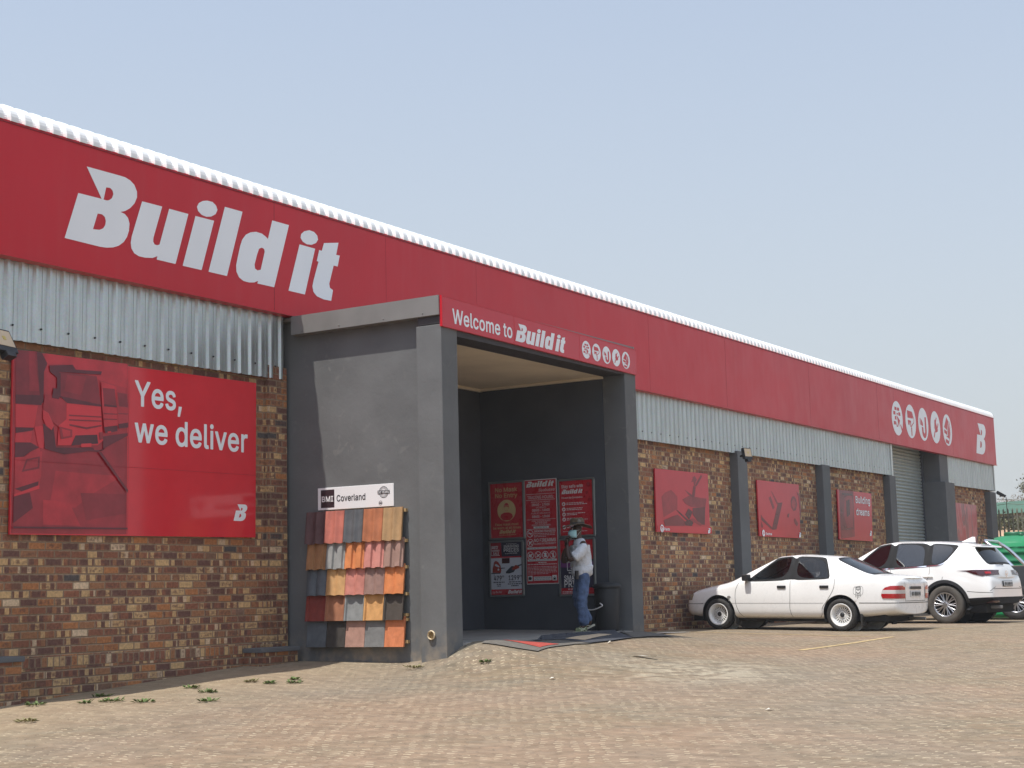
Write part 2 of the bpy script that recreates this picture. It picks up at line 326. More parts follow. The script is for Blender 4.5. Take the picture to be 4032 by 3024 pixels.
# letter outlines (advance, [contours]) in thousandths of an em: 
GLYPHS = {'A':(480,["18 1 85 1 132 135 138 141 344 141 395 1 462 1 276 508 200 506","156 199 239 453 323 199"]),
'B':(456,["61 1 266 0 294 3 334 13 362 27 391 54 401 68 412 95 418 136 416 166 407 195 389 224 368 243 341 257 315 264 348 280 377 305 391 329 398 368 395 404 381 442 361 469 334 488 298 502 261 509 61 508","125 58 125 231 249 231 278 228 315 213 345 179 356 144 352 115 336 85 316 70 264 57","125 286 125 451 266 450 301 438 324 415 336 384 334 352 323 325 296 300 252 286"]),
'C':(510,["253 -6 295 -6 332 2 359 12 396 33 424 58 444 84 461 116 472 158 409 160 388 112 361 83 329 65 281 53 242 54 196 69 174 83 151 104 127 139 115 171 106 211 103 258 107 306 118 346 135 382 151 405 184 433 209 445 242 454 282 456 314 450 349 434 379 409 395 385 409 349 472 349 462 388 448 418 411 464 386 483 354 500 322 510 282 516 228 513 178 498 138 475 103 444 77 408 59 369 44 314 40 271 42 218 50 166 66 122 95 75 124 44 158 20 202 2"]),
'D':(502,["61 1 236 0 302 10 339 25 372 45 400 69 423 99 442 139 457 194 461 232 457 316 442 371 423 411 396 444 358 475 306 498 262 507 61 508","125 58 125 451 242 451 278 445 312 433 339 414 363 389 381 356 392 321 398 282 398 228 392 189 380 151 367 126 338 94 296 70 235 57"]),
'E':(419,["61 1 375 1 374 57 128 57 124 61 125 228 352 229 356 232 354 286 125 286 125 451 371 451 372 508 61 508"]),
'F':(410,["61 1 124 2 125 221 346 224 344 278 125 279 125 451 366 451 368 508 61 508"]),
'G':(520,["254 -6 298 -6 335 2 382 22 415 46 440 74 461 111 474 152 479 198 476 256 284 255 284 199 414 196 408 152 400 129 384 105 368 87 344 70 302 56 256 53 206 65 161 94 133 129 118 162 106 211 103 258 107 306 118 346 130 375 150 404 181 431 208 445 241 454 281 456 312 450 346 434 371 414 393 385 408 349 474 350 464 386 451 414 430 444 408 466 378 487 348 501 314 511 278 516 236 514 191 504 149 484 104 446 80 414 60 374 44 314 40 269 42 218 52 161 76 102 97 71 134 36 168 15 214 -1"]),
'H':(517,["61 1 124 2 124 228 128 231 392 231 393 2 457 1 456 508 393 506 393 292 389 289 125 289 124 506 61 508"]),
'I':(300,["32 1 269 1 269 57 186 57 183 61 183 449 269 452 269 508 32 508 32 452 115 451 119 448 118 59 32 57"]),
'J':(396,["171 -6 196 -7 234 -1 275 17 311 52 330 92 336 125 334 509 272 506 271 131 264 99 251 78 232 62 205 52 174 50 145 57 116 81 105 101 99 125 97 172 33 171 33 134 39 95 63 46 85 25 116 6"]),
'K':(467,["61 1 124 1 125 166 198 243 372 1 447 1 244 288 446 508 362 507 184 315 125 244 124 506 61 508"]),
'L':(393,["61 1 361 2 359 57 125 58 122 509 60 506"]),
'M':(628,["61 1 121 2 121 430 172 286 285 4 288 0 338 0 344 5 448 271 506 433 504 2 567 1 566 508 475 506 352 186 315 76 281 178 153 506 61 508"]),
'N':(523,["61 1 124 2 124 346 121 426 192 306 386 1 462 1 462 508 399 506 401 83 351 171 137 508 61 508"]),
'O':(533,["253 -6 295 -6 345 6 384 25 414 47 445 84 471 131 485 176 493 231 493 278 484 338 464 394 444 426 415 460 374 490 332 507 281 516 228 513 178 498 138 475 104 445 76 405 56 361 46 321 40 271 42 218 50 166 70 114 96 74 122 46 158 20 202 2","254 53 222 59 186 75 153 102 133 129 118 162 107 202 103 251 104 285 112 328 125 364 145 396 165 419 194 438 226 451 281 456 312 450 348 434 372 416 395 388 411 359 424 319 430 278 430 231 424 189 414 156 400 128 377 98 352 77 321 62 291 54"]),
'P':(445,["61 1 124 2 125 185 254 186 308 196 331 206 361 227 388 262 402 298 408 331 404 392 397 415 380 446 358 470 334 487 299 501 255 509 61 508","125 243 125 451 254 451 289 443 323 418 340 385 344 334 334 295 315 269 292 253 252 243"]),
'R':(449,["61 1 124 2 124 194 128 197 246 197 352 2 426 1 315 208 351 227 381 256 398 288 408 329 408 375 395 424 377 454 339 485 306 500 256 509 61 508","125 256 125 451 265 450 301 438 324 419 341 386 346 348 337 306 316 279 294 265 256 256"]),
'S':(447,["199 -8 245 -9 278 -4 314 6 339 19 359 33 387 64 404 102 408 129 407 161 400 188 383 215 364 234 308 265 164 310 139 326 119 352 116 388 131 422 149 438 168 448 212 459 259 455 296 441 323 418 338 379 400 379 391 424 377 449 354 474 312 500 256 514 188 513 145 501 116 487 99 474 72 444 56 408 51 379 55 344 67 312 86 289 108 272 154 249 301 202 321 190 341 165 346 132 341 112 330 92 304 69 275 56 246 50 194 52 165 59 145 69 116 98 104 137 39 136 42 111 50 84 63 61 84 37 111 17 142 3"]),
'T':(449,["193 1 257 2 258 451 415 451 416 508 32 508 34 451 193 449"]),
'U':(517,["246 -8 315 -3 368 17 396 37 417 58 444 102 457 159 456 508 393 506 393 169 382 125 366 96 335 70 301 56 271 51 224 55 185 69 153 95 133 128 124 166 124 506 61 508 60 161 69 114 83 82 99 59 134 27 186 2"]),
'V':(480,["203 1 278 1 461 508 398 509 393 505 241 57 194 202 85 506 18 508"]),
'W':(686,["155 1 231 2 321 334 342 430 366 328 455 2 530 1 668 508 603 506 492 67 468 172 380 506 306 508 227 211 194 65 83 506 18 508"]),
'X':(474,["20 1 92 1 238 216 275 155 381 1 454 1 276 262 444 508 373 508 267 355 238 305 198 371 105 507 31 508 200 261"]),
'Y':(472,["203 1 268 1 269 209 452 509 381 508 276 338 236 265 203 328 92 507 18 508 202 209"]),
'a':(389,["144 -8 186 -7 221 3 251 23 274 51 277 49 278 1 337 2 337 258 332 294 320 325 296 353 275 367 245 378 209 384 178 384 116 370 86 353 64 332 42 294 99 275 116 299 138 317 168 328 198 331 242 321 261 305 270 291 276 251 265 235 241 227 166 218 105 205 62 183 39 154 32 128 30 101 36 68 45 49 57 32 84 10 114 -3","154 46 121 56 99 76 92 109 95 125 104 141 118 151 146 163 232 176 275 188 274 121 264 94 251 76 231 60 204 49"]),
'b':(424,["219 -8 268 -4 306 12 326 26 360 65 378 105 388 152 390 211 381 262 367 299 341 336 308 364 264 381 214 384 176 375 146 356 115 319 114 506 55 509 53 2 111 1 112 56 116 58 141 26 168 6 186 -3","205 47 182 53 164 63 135 95 116 148 113 209 125 262 144 296 179 323 201 328 229 330 272 317 296 296 307 281 324 234 329 196 327 164 311 105 284 69 249 50"]),
'c':(396,["196 -8 249 -4 296 15 318 30 340 54 362 101 305 116 288 84 265 62 234 49 192 47 171 52 146 65 126 85 112 109 97 164 99 222 117 278 148 313 169 324 188 328 228 328 249 323 276 306 293 286 304 263 361 278 344 316 312 351 266 375 224 384 179 383 141 372 121 363 89 339 66 309 52 282 42 254 34 208 34 166 42 122 52 94 73 56 98 30 119 15 159 -3"]),
'd':(424,["184 -8 228 -5 259 7 286 29 308 58 313 56 314 1 371 2 369 509 310 506 309 319 276 357 248 375 211 384 169 383 131 371 91 344 66 314 49 279 36 225 34 168 40 126 50 94 70 56 105 20 142 0","189 47 166 53 148 63 119 95 109 115 99 154 97 215 110 266 123 289 141 309 176 327 214 330 256 317 290 284 300 264 308 231 311 169 307 139 295 105 266 67 234 50"]),
'e':(404,["200 -8 256 -4 306 16 344 49 358 72 364 91 306 105 291 79 276 65 255 53 219 46 172 52 144 66 117 94 103 124 96 169 371 172 365 255 352 294 337 321 319 341 294 361 258 377 221 384 189 384 156 378 122 364 95 344 75 322 52 282 39 241 34 208 34 166 43 116 57 81 76 52 106 23 136 6 168 -4","98 222 103 256 123 292 156 320 194 330 235 327 268 310 287 289 297 271 309 226 305 221"]),
'f':(254,["81 1 141 2 142 326 228 329 228 379 142 381 145 442 151 456 172 471 201 474 228 470 242 519 235 524 178 530 148 524 121 511 99 491 83 458 79 381 7 378 8 328 80 325"]),
'g':(425,["180 -149 242 -148 276 -141 305 -130 344 -98 362 -68 373 -16 371 380 313 379 311 319 281 354 245 377 211 384 155 380 125 368 98 350 66 314 46 272 34 211 34 171 40 131 62 78 95 39 114 26 151 10 188 4 218 6 244 12 264 22 289 44 306 68 311 66 308 -35 295 -62 274 -81 246 -92 222 -97 171 -94 134 -77 101 -42 51 -69 69 -96 105 -127 142 -142","198 59 172 63 149 73 120 101 108 125 100 149 96 199 106 256 129 296 146 313 168 324 214 330 255 318 285 291 305 249 313 184 307 141 297 114 283 92 265 76 246 66 224 60"]),
'h':(410,["53 1 114 1 114 244 118 261 127 285 142 304 168 321 196 329 225 328 246 323 269 309 287 284 296 249 296 2 357 2 357 258 350 299 341 321 327 342 294 370 254 383 215 384 189 380 159 367 133 345 115 320 112 509 53 506"]),
'i':(167,["53 1 114 2 112 380 53 378","76 444 89 443 106 449 118 459 125 474 123 501 115 511 95 522 82 524 62 518 47 505 42 491 42 475 50 458 61 449"]),
'k':(381,["53 1 114 1 115 141 154 177 294 1 370 1 202 216 358 379 285 380 122 213 115 212 112 509 53 506"]),
'l':(189,["130 -2 169 0 178 2 180 6 169 54 144 52 126 56 119 65 114 81 114 506 55 509 53 69 60 41 76 17 101 3"]),
'm':(610,["53 1 114 2 114 254 123 285 137 305 156 320 186 330 211 330 234 324 249 314 267 294 273 276 274 2 335 1 336 259 339 275 353 302 374 320 396 328 431 330 454 324 477 309 488 294 494 275 496 2 556 1 557 266 551 304 534 339 515 360 486 377 452 386 421 386 385 377 356 361 337 344 318 313 295 352 272 373 242 384 205 386 176 378 149 363 131 345 114 317 111 379 54 379"]),
'n':(410,["53 1 114 1 114 244 118 261 127 285 142 304 168 321 196 329 225 328 246 323 269 309 287 284 296 249 296 2 357 1 356 271 351 294 337 328 305 363 281 375 254 383 215 384 189 380 144 356 112 314 111 379 53 379"]),
'o':(415,["196 -8 232 -7 265 0 294 13 319 31 345 61 365 98 375 131 381 176 380 218 372 256 361 288 343 319 316 347 292 364 262 377 224 384 179 383 141 372 121 363 89 339 66 309 52 282 42 254 34 208 34 166 42 122 52 94 73 56 98 30 119 15 159 -3","189 47 171 52 146 65 117 98 99 154 97 212 110 264 122 285 139 306 174 325 216 330 236 327 261 317 295 282 307 259 317 221 318 165 304 109 288 84 272 67 255 56 234 49"]),
'p':(424,["53 -142 114 -141 115 58 144 24 179 0 206 -7 252 -7 286 2 326 26 351 52 371 86 385 132 390 166 390 211 381 262 367 299 341 336 321 355 288 374 242 384 214 384 184 378 146 356 115 319 112 321 111 379 53 379","205 47 182 53 164 63 135 95 116 148 113 209 125 262 144 296 179 323 201 328 229 330 272 317 296 296 307 281 324 234 329 196 327 164 311 105 284 69 249 50"]),
'r':(259,["53 1 114 2 114 251 123 279 145 306 166 318 196 326 242 323 242 384 198 384 164 374 133 351 114 322 111 379 53 379"]),
's':(365,["170 -8 228 -4 276 15 301 33 317 54 327 75 331 99 325 142 310 168 294 183 245 205 146 230 121 246 112 259 109 284 121 309 146 325 168 331 206 331 234 323 253 305 269 277 323 291 308 326 281 357 251 374 205 384 142 380 99 363 63 329 53 311 47 286 47 261 53 236 66 215 81 200 119 179 238 147 257 132 265 119 267 94 257 74 228 53 198 46 158 47 124 60 103 82 94 106 36 94 50 54 75 25 112 3"]),
't':(227,["156 -4 194 -3 213 4 201 52 162 50 148 53 134 64 128 79 126 325 204 328 204 378 126 381 125 471 66 471 64 381 8 379 7 329 64 325 64 92 73 48 84 29 106 10 131 0"]),
'u':(410,["177 -5 218 -1 249 12 279 36 298 66 299 1 357 1 356 379 296 379 296 139 291 115 283 95 265 73 244 59 208 50 181 52 158 59 133 79 122 98 114 128 114 378 53 379 53 121 59 85 76 46 96 23 135 2"]),
'v':(389,["163 1 227 1 371 379 305 379 225 158 195 61 170 144 85 377 81 380 19 379"]),
'w':(567,["138 1 200 2 284 304 368 2 429 1 544 379 484 380 479 376 396 72 317 379 252 379 169 71 88 376 84 380 24 379"]),
'y':(389,["84 -145 119 -142 146 -133 177 -106 193 -84 371 379 305 378 223 154 195 62 170 144 85 377 81 380 19 379 162 -1 145 -49 135 -68 124 -80 99 -90 64 -86 61 -89 48 -138"]),
'0':(453,["214 -6 251 -6 286 3 316 19 348 48 365 72 390 129 400 175 406 241 404 296 395 356 381 404 364 438 344 465 309 494 274 510 236 516 202 514 164 504 139 491 106 461 86 432 69 395 54 339 49 292 49 216 54 168 69 112 86 75 109 44 144 15 175 0","212 50 191 56 164 73 149 89 132 119 120 152 112 201 110 291 123 366 149 419 166 439 186 451 231 460 256 455 279 444 300 425 315 402 331 362 338 329 344 242 340 188 331 146 320 115 305 91 286 70 266 57 241 50"]),
'1':(453,["78 1 391 2 391 54 276 56 274 509 198 508 86 426 88 359 205 445 213 446 213 58 209 54 78 54"]),
'2':(453,["65 1 388 1 386 57 153 59 319 236 355 286 375 331 381 379 368 432 338 474 291 504 236 516 199 514 159 504 116 479 90 449 76 422 67 389 66 362 125 362 135 405 146 425 162 441 179 451 205 459 229 460 256 455 286 441 305 422 318 394 320 361 311 328 280 279 65 48"]),
'3':(453,["204 -6 265 -3 298 8 328 23 351 41 367 61 388 105 393 132 390 178 381 204 360 238 336 260 304 278 274 287 224 292 372 461 371 509 70 506 72 451 287 449 158 299 157 249 222 247 255 241 282 230 307 209 321 186 329 158 327 121 311 88 284 65 258 55 232 50 194 52 162 60 141 73 119 98 109 131 44 129 49 99 62 69 94 33 145 5"]),
'4':(453,["282 1 342 1 344 105 413 108 412 162 343 165 342 317 282 316 281 163 109 165 310 506 248 509 43 165 40 158 40 108 281 105"]),
'5':(453,["209 -6 246 -6 279 2 315 19 344 42 370 76 384 111 391 156 390 186 380 229 358 269 329 300 291 323 249 333 209 333 171 323 135 302 150 449 364 451 364 509 96 506 68 254 126 246 175 271 208 277 239 275 269 265 299 242 313 224 325 189 327 145 314 104 300 84 284 69 244 52 199 52 165 65 148 77 135 94 122 129 61 129 63 104 70 82 83 59 105 34 128 17 158 3"]),
'6':(453,["214 -6 236 -7 274 -1 328 26 363 64 377 91 385 119 389 174 382 208 367 245 341 277 304 301 261 313 215 313 178 299 319 508 252 508 117 311 83 248 69 206 63 162 66 129 79 85 95 58 114 36 142 15 179 -1","214 49 175 62 156 76 143 92 128 131 126 176 137 214 159 241 195 261 232 266 272 255 304 229 324 189 327 144 313 98 289 70 259 53"]),
'7':(453,["99 1 166 2 390 446 389 508 62 508 64 451 323 449"]),
'8':(453,["213 -6 255 -6 292 2 346 29 371 52 387 75 397 101 401 135 392 184 373 219 339 250 301 265 341 287 371 328 381 368 381 395 372 429 350 465 316 493 281 508 238 516 182 511 138 494 104 468 83 438 70 388 78 336 86 318 106 291 152 265 118 253 83 224 59 181 51 139 53 115 62 84 91 41 121 19 148 6 179 -3","221 49 174 57 141 77 120 108 116 151 129 188 152 213 191 231 232 236 271 228 305 209 321 191 331 172 337 135 325 95 301 69 265 53","209 290 172 303 146 328 133 365 136 401 150 428 164 441 184 452 218 460 261 455 291 440 308 419 318 391 315 348 303 324 282 305 249 292"]),
'9':(453,["132 1 201 1 338 204 370 262 381 294 388 331 388 365 374 422 357 452 331 480 311 494 274 510 238 516 201 514 146 497 101 461 85 436 70 404 63 352 68 311 83 268 112 231 144 210 194 196 236 196 275 209","221 243 201 246 174 257 147 281 129 319 126 368 137 406 165 440 198 457 238 460 278 447 308 418 325 376 327 336 314 294 289 264 252 246"]),
',':(188,["38 -119 81 -120 85 -117 136 71 68 71"]),
':':(188,["86 -4 102 -4 116 0 129 9 140 29 141 44 135 64 124 77 108 85 92 87 71 80 56 65 50 51 50 32 57 15 72 2","84 272 105 272 122 279 140 304 141 319 137 336 125 351 111 360 86 361 74 357 57 342 50 326 50 308 56 292 71 277"]),
'-':(453,["115 188 335 187 337 242 116 244"]),
'!':(196,["89 -4 105 -4 119 0 135 15 143 31 143 49 137 65 126 77 109 85 89 86 74 80 59 65 53 52 53 32 57 19 72 3","68 161 127 162 131 402 129 509 63 506"]),
'%':(676,["493 -9 534 -5 565 11 585 35 600 76 600 138 585 181 555 211 516 224 471 221 438 204 422 188 409 165 400 125 403 68 422 26 451 2","134 1 191 1 538 508 481 507","496 35 472 43 459 62 453 85 453 131 459 152 472 171 491 180 511 180 532 170 544 151 548 132 548 82 544 65 531 44 515 36","160 284 188 283 211 288 242 306 267 341 276 378 274 432 261 471 249 488 231 503 209 512 185 517 142 512 109 494 83 458 74 418 76 369 92 325 122 296","169 327 145 337 132 358 127 376 127 422 133 445 144 461 162 471 181 473 202 465 217 446 223 425 223 375 215 351 204 336 189 329"])}
GLYPHS_BOLD = {'A':(494,["11 -14 88 -14 97 -9 145 125 149 127 334 127 385 -11 392 -14 465 -14 475 -8 477 8 291 514 285 521 198 523 187 515 3 9 3 -5","178 213 239 399 301 214"]),
'B':(470,["54 -14 272 -14 315 -8 346 2 375 17 404 45 414 59 431 111 433 142 427 185 417 209 401 232 358 268 390 296 405 324 413 362 411 399 401 436 385 464 369 481 342 501 314 514 266 523 58 523 47 516 46 -2","139 72 139 217 244 217 272 214 306 200 332 171 341 138 338 121 324 94 308 83 258 72","139 301 139 437 261 436 292 425 311 406 321 378 320 358 310 334 288 313 246 300"]),
'C':(524,["247 -21 285 -21 338 -13 365 -3 405 20 437 49 457 75 475 111 487 154 487 165 478 174 404 174 395 166 375 121 352 96 324 79 274 67 228 73 195 87 164 112 140 148 126 186 119 229 119 279 125 316 139 358 153 382 174 406 199 424 232 437 259 441 308 435 334 425 366 401 383 376 393 345 401 336 476 334 487 344 481 381 461 426 439 458 419 477 395 495 359 514 328 524 288 530 248 530 201 522 149 501 115 477 83 444 53 395 36 348 27 296 26 232 36 161 52 116 77 72 115 31 149 7 196 -13"]),
'D':(516,["54 -14 242 -14 308 -4 345 10 381 32 413 61 435 91 457 134 471 188 476 226 471 322 457 376 435 419 413 449 366 488 312 512 252 523 58 523 47 516 46 -2","139 72 139 436 236 437 272 431 304 420 331 401 350 381 367 351 378 315 384 276 384 234 378 195 367 159 354 135 329 107 291 85 229 72"]),
'E':(433,["54 -14 378 -14 388 -8 390 61 381 71 142 71 139 75 139 214 359 214 367 219 370 226 370 289 361 300 139 301 139 436 378 438 387 449 387 512 381 521 58 523 47 516 46 -2"]),
'F':(424,["54 -14 128 -14 138 -5 139 207 349 207 360 218 360 282 351 293 139 293 139 436 374 438 383 449 383 512 376 521 58 523 47 516 46 -2"]),
'G':(534,["249 -21 304 -20 341 -13 391 9 414 25 440 49 464 82 484 129 491 168 493 259 484 270 279 270 269 259 269 195 275 186 398 184 390 145 377 121 359 100 335 83 309 73 276 67 249 69 212 79 191 90 169 108 146 138 129 176 120 216 118 255 122 301 128 328 143 366 163 395 189 418 214 431 246 440 295 438 331 425 358 406 380 376 399 336 478 334 488 344 484 375 464 422 443 452 416 479 386 500 354 515 319 525 285 530 231 528 189 520 148 501 112 476 75 434 49 386 35 342 26 276 27 212 35 166 49 122 76 74 108 37 154 5 196 -13"]),
'H':(531,["54 -14 128 -14 138 -5 139 214 142 217 378 217 379 -5 391 -14 461 -14 470 -8 471 511 465 521 389 523 379 514 379 306 375 303 139 303 138 514 126 523 56 523 47 516 46 -2"]),
'I':(314,["26 -14 272 -14 284 -5 284 61 279 69 199 72 197 75 197 435 274 437 281 442 284 512 275 522 29 523 18 514 17 448 22 440 102 437 104 434 104 74 28 71 20 66 17 -4"]),
'J':(410,["166 -21 226 -18 252 -11 284 5 324 44 344 86 350 119 350 511 341 522 268 523 258 514 257 136 250 105 239 86 215 70 191 64 151 72 129 89 119 106 113 131 111 176 106 184 29 187 19 178 21 104 30 72 45 45 68 19 91 2 131 -15"]),
'K':(481,["54 -14 128 -14 137 -8 139 159 196 219 362 -11 369 -14 451 -14 461 -8 463 5 458 14 263 286 454 492 461 505 461 514 455 521 355 521 141 287 138 514 126 523 56 523 47 516 46 -2"]),
'L':(407,["54 -14 364 -14 371 -11 376 -4 376 61 366 71 139 72 139 511 136 518 128 523 56 523 46 512 46 -2"]),
'M':(642,["54 -14 125 -14 135 -5 136 335 269 1 274 -9 284 -14 345 -14 355 -6 489 334 490 -5 502 -14 571 -14 579 -9 581 -2 581 511 576 520 569 523 474 523 463 516 315 127 165 515 154 523 58 523 49 518 46 511 46 -2"]),
'N':(537,["54 -14 128 -14 138 -5 138 366 374 -9 384 -14 466 -14 474 -9 477 -2 477 511 472 520 395 523 385 514 384 148 149 518 139 523 56 523 49 518 46 511 46 -2"]),
'O':(547,["247 -21 285 -21 338 -13 382 6 422 34 458 75 480 112 500 171 507 225 507 284 498 344 478 399 457 435 424 473 382 503 338 521 286 530 248 530 201 522 149 501 114 476 79 438 49 385 33 335 26 276 27 212 36 161 55 111 75 76 114 33 149 7 196 -13","259 68 205 82 181 97 157 121 139 151 129 176 120 216 118 255 122 301 129 332 139 358 164 396 208 428 232 437 274 441 306 435 339 421 364 403 383 379 397 354 410 314 416 272 416 238 410 195 400 162 387 136 365 107 344 90 315 76 285 69"]),
'P':(459,["54 -14 128 -14 138 -5 139 171 259 172 314 182 339 193 369 214 401 254 417 292 423 325 423 369 418 398 411 421 393 455 366 483 342 500 305 515 261 523 58 523 47 516 46 -2","139 258 139 437 248 437 284 428 310 409 325 379 330 341 322 308 306 281 279 265 246 257"]),
'R':(463,["54 -14 128 -14 138 -5 139 179 142 183 238 181 345 -13 429 -14 440 -8 440 11 337 201 374 226 400 256 418 299 424 346 420 398 403 444 384 468 348 498 312 514 262 523 58 523 47 516 46 -2","139 271 139 437 259 436 289 427 311 411 327 381 331 352 325 319 308 291 288 279 251 270"]),
'S':(461,["193 -22 251 -23 284 -18 319 -8 348 6 368 20 400 55 412 79 421 111 423 155 414 194 397 222 374 246 349 263 314 280 169 325 148 339 133 358 130 382 144 414 174 434 219 444 265 438 296 423 315 401 323 374 332 365 405 364 414 371 411 414 384 465 362 487 338 504 294 522 262 528 182 527 139 515 115 504 91 487 59 452 46 426 39 398 37 362 43 328 60 295 86 269 114 250 148 235 282 194 311 178 327 159 331 139 328 122 318 102 305 89 269 70 225 63 179 70 144 89 129 106 118 142 109 151 35 151 26 145 24 122 30 94 43 64 61 38 95 9 122 -5 156 -17"]),
'T':(463,["187 -14 261 -14 271 -4 272 436 425 439 431 448 431 511 422 522 29 523 18 514 17 448 24 439 178 435 179 -2"]),
'U':(531,["240 -22 312 -18 349 -8 376 5 405 24 430 49 458 96 471 154 471 511 462 522 389 523 379 514 379 175 372 142 354 106 335 89 295 70 265 66 218 72 186 86 160 111 143 146 139 172 137 516 128 523 58 523 46 514 46 155 55 108 70 74 86 51 125 15 181 -13"]),
'V':(494,["197 -14 282 -14 291 -8 473 489 477 512 471 521 391 523 382 516 241 110 98 515 86 523 14 523 5 516 3 499 189 -5"]),
'W':(700,["149 -14 234 -14 244 -6 342 356 442 -6 454 -14 534 -14 543 -8 681 492 683 512 678 520 601 523 590 516 492 139 398 499 389 520 382 523 304 523 293 516 194 139 95 516 85 523 14 523 6 518 3 498 138 5 142 -8"]),
'X':(488,["13 -14 94 -14 101 -11 238 184 372 -11 379 -14 458 -14 467 -9 468 9 295 262 457 496 460 512 455 520 448 523 371 523 364 520 238 336 114 520 106 523 28 523 19 518 16 505 19 496 181 261 7 12 5 -5"]),
'Y':(486,["197 -14 272 -14 281 -8 283 204 467 498 468 514 462 521 378 523 371 520 236 300 101 520 94 523 15 523 5 516 5 498 188 204 189 -2"]),
'a':(403,["139 -22 179 -23 212 -17 238 -5 261 11 265 -8 274 -14 341 -14 351 -5 351 264 347 299 333 334 305 366 281 381 251 392 215 398 172 398 111 384 78 365 51 341 27 299 27 286 35 277 92 260 109 263 129 291 146 304 182 316 208 316 234 308 249 296 255 285 261 258 256 248 235 242 144 230 88 215 54 196 32 172 22 152 16 121 17 82 25 55 37 32 75 -3 108 -17","159 60 129 69 112 85 107 112 116 131 135 143 164 151 261 166 261 136 257 115 239 86 222 73 198 63"]),
'b':(438,["213 -22 258 -21 295 -11 335 13 373 56 391 95 403 146 404 216 395 268 380 308 354 345 329 368 294 388 249 398 196 397 162 385 129 362 127 516 118 523 48 522 39 511 39 -5 49 -14 116 -14 125 -5 126 19 146 2 174 -14","211 62 176 73 160 86 147 104 132 145 127 202 139 256 157 288 185 308 222 316 264 304 288 281 307 241 314 188 307 138 297 111 281 88 252 68 228 62"]),
'c':(410,["190 -22 255 -18 305 2 326 17 353 45 377 96 377 108 368 117 301 131 292 125 281 101 261 77 228 63 196 62 176 66 155 77 139 94 126 115 112 169 113 216 130 269 146 291 161 303 179 311 204 316 244 308 270 291 290 254 299 247 365 262 375 272 375 285 361 318 332 354 286 384 229 398 185 398 152 392 112 375 81 351 56 322 38 288 27 259 20 214 20 161 27 116 38 88 60 48 89 17 111 2 154 -17"]),
'd':(438,["179 -22 209 -23 248 -15 276 0 296 18 299 -5 308 -14 375 -14 385 -5 386 511 376 522 306 523 297 516 295 362 265 384 236 395 176 399 144 392 111 378 82 357 53 322 35 285 21 231 20 162 26 121 36 88 62 42 96 7 136 -14","195 62 161 73 144 86 132 104 116 144 110 191 119 245 140 286 169 308 206 316 248 304 277 275 292 234 297 176 285 121 267 89 236 68 212 62"]),
'e':(418,["194 -22 262 -18 315 3 341 23 361 46 378 81 378 96 365 107 302 120 292 112 279 88 256 70 215 60 189 63 156 76 140 89 122 118 113 155 374 156 381 159 386 166 386 214 380 261 367 299 350 329 328 354 302 374 264 391 226 398 184 398 151 392 114 377 86 357 62 331 38 288 25 246 20 214 20 161 25 128 40 81 59 49 89 17 114 0 151 -15","115 236 126 269 148 296 172 310 199 316 229 313 259 297 277 276 291 238"]),
'f':(268,["74 -14 145 -14 155 -5 156 311 232 313 240 318 243 325 240 389 232 394 158 394 156 421 163 446 178 457 196 460 231 454 241 462 257 524 252 533 241 538 208 544 172 544 138 537 112 524 87 501 73 476 66 441 65 395 4 394 -7 385 -4 318 4 313 66 311 66 -2"]),
'g':(439,["174 -164 236 -164 298 -150 336 -127 358 -105 377 -74 387 -22 387 382 378 394 308 394 299 385 298 360 271 381 228 397 175 398 132 388 98 370 66 339 49 315 32 278 20 216 20 165 26 125 49 69 85 27 105 13 145 -4 206 -10 256 0 297 28 297 -11 291 -38 275 -61 254 -74 215 -83 166 -77 141 -63 106 -27 94 -27 37 -61 36 -75 43 -88 78 -127 124 -152","204 73 169 80 137 104 118 144 110 194 119 246 141 288 166 307 206 316 246 305 273 282 291 244 299 191 292 146 283 119 270 101 241 80"]),
'h':(424,["47 -14 118 -14 128 -5 130 249 140 276 158 297 174 307 202 314 234 311 254 301 270 284 278 262 281 244 283 -8 292 -14 359 -14 366 -11 371 -4 371 262 365 299 355 326 340 351 318 373 294 387 259 397 209 399 184 394 151 380 129 364 128 512 118 523 49 523 39 512 39 -2"]),
'i':(181,["47 -14 118 -14 128 -4 129 382 126 389 118 394 49 394 39 384 39 -2","70 429 95 429 115 436 131 451 140 468 140 496 135 509 124 524 101 537 78 539 62 535 39 519 29 502 27 471 35 454 52 436"]),
'k':(395,["47 -14 118 -14 127 -8 129 132 152 154 285 -13 375 -14 386 -4 383 12 222 215 371 369 373 388 362 394 276 393 129 244 129 511 126 518 118 523 49 523 39 512 39 -2"]),
'l':(203,["124 -16 184 -13 194 1 183 62 174 68 135 69 129 86 128 512 118 523 49 523 41 518 39 511 39 64 47 32 68 4 95 -11"]),
'm':(624,["47 -14 118 -14 128 -5 130 258 140 284 150 296 171 310 194 316 221 313 239 303 251 289 258 272 260 -2 265 -11 338 -14 348 -8 352 264 362 288 378 304 401 314 425 316 462 301 471 292 480 269 482 -5 492 -14 565 -13 571 -2 571 272 565 309 547 348 512 381 485 394 458 400 415 400 379 391 348 374 319 347 289 380 248 398 201 400 184 397 146 380 128 363 125 385 116 394 45 393 39 382 39 -2"]),
'n':(424,["47 -14 118 -14 128 -5 130 249 140 276 158 297 174 307 202 314 234 311 254 301 270 284 278 262 281 244 283 -8 294 -14 361 -14 370 -8 370 276 360 316 350 336 314 375 268 395 208 398 171 390 126 362 125 385 116 394 49 394 40 388 39 -2"]),
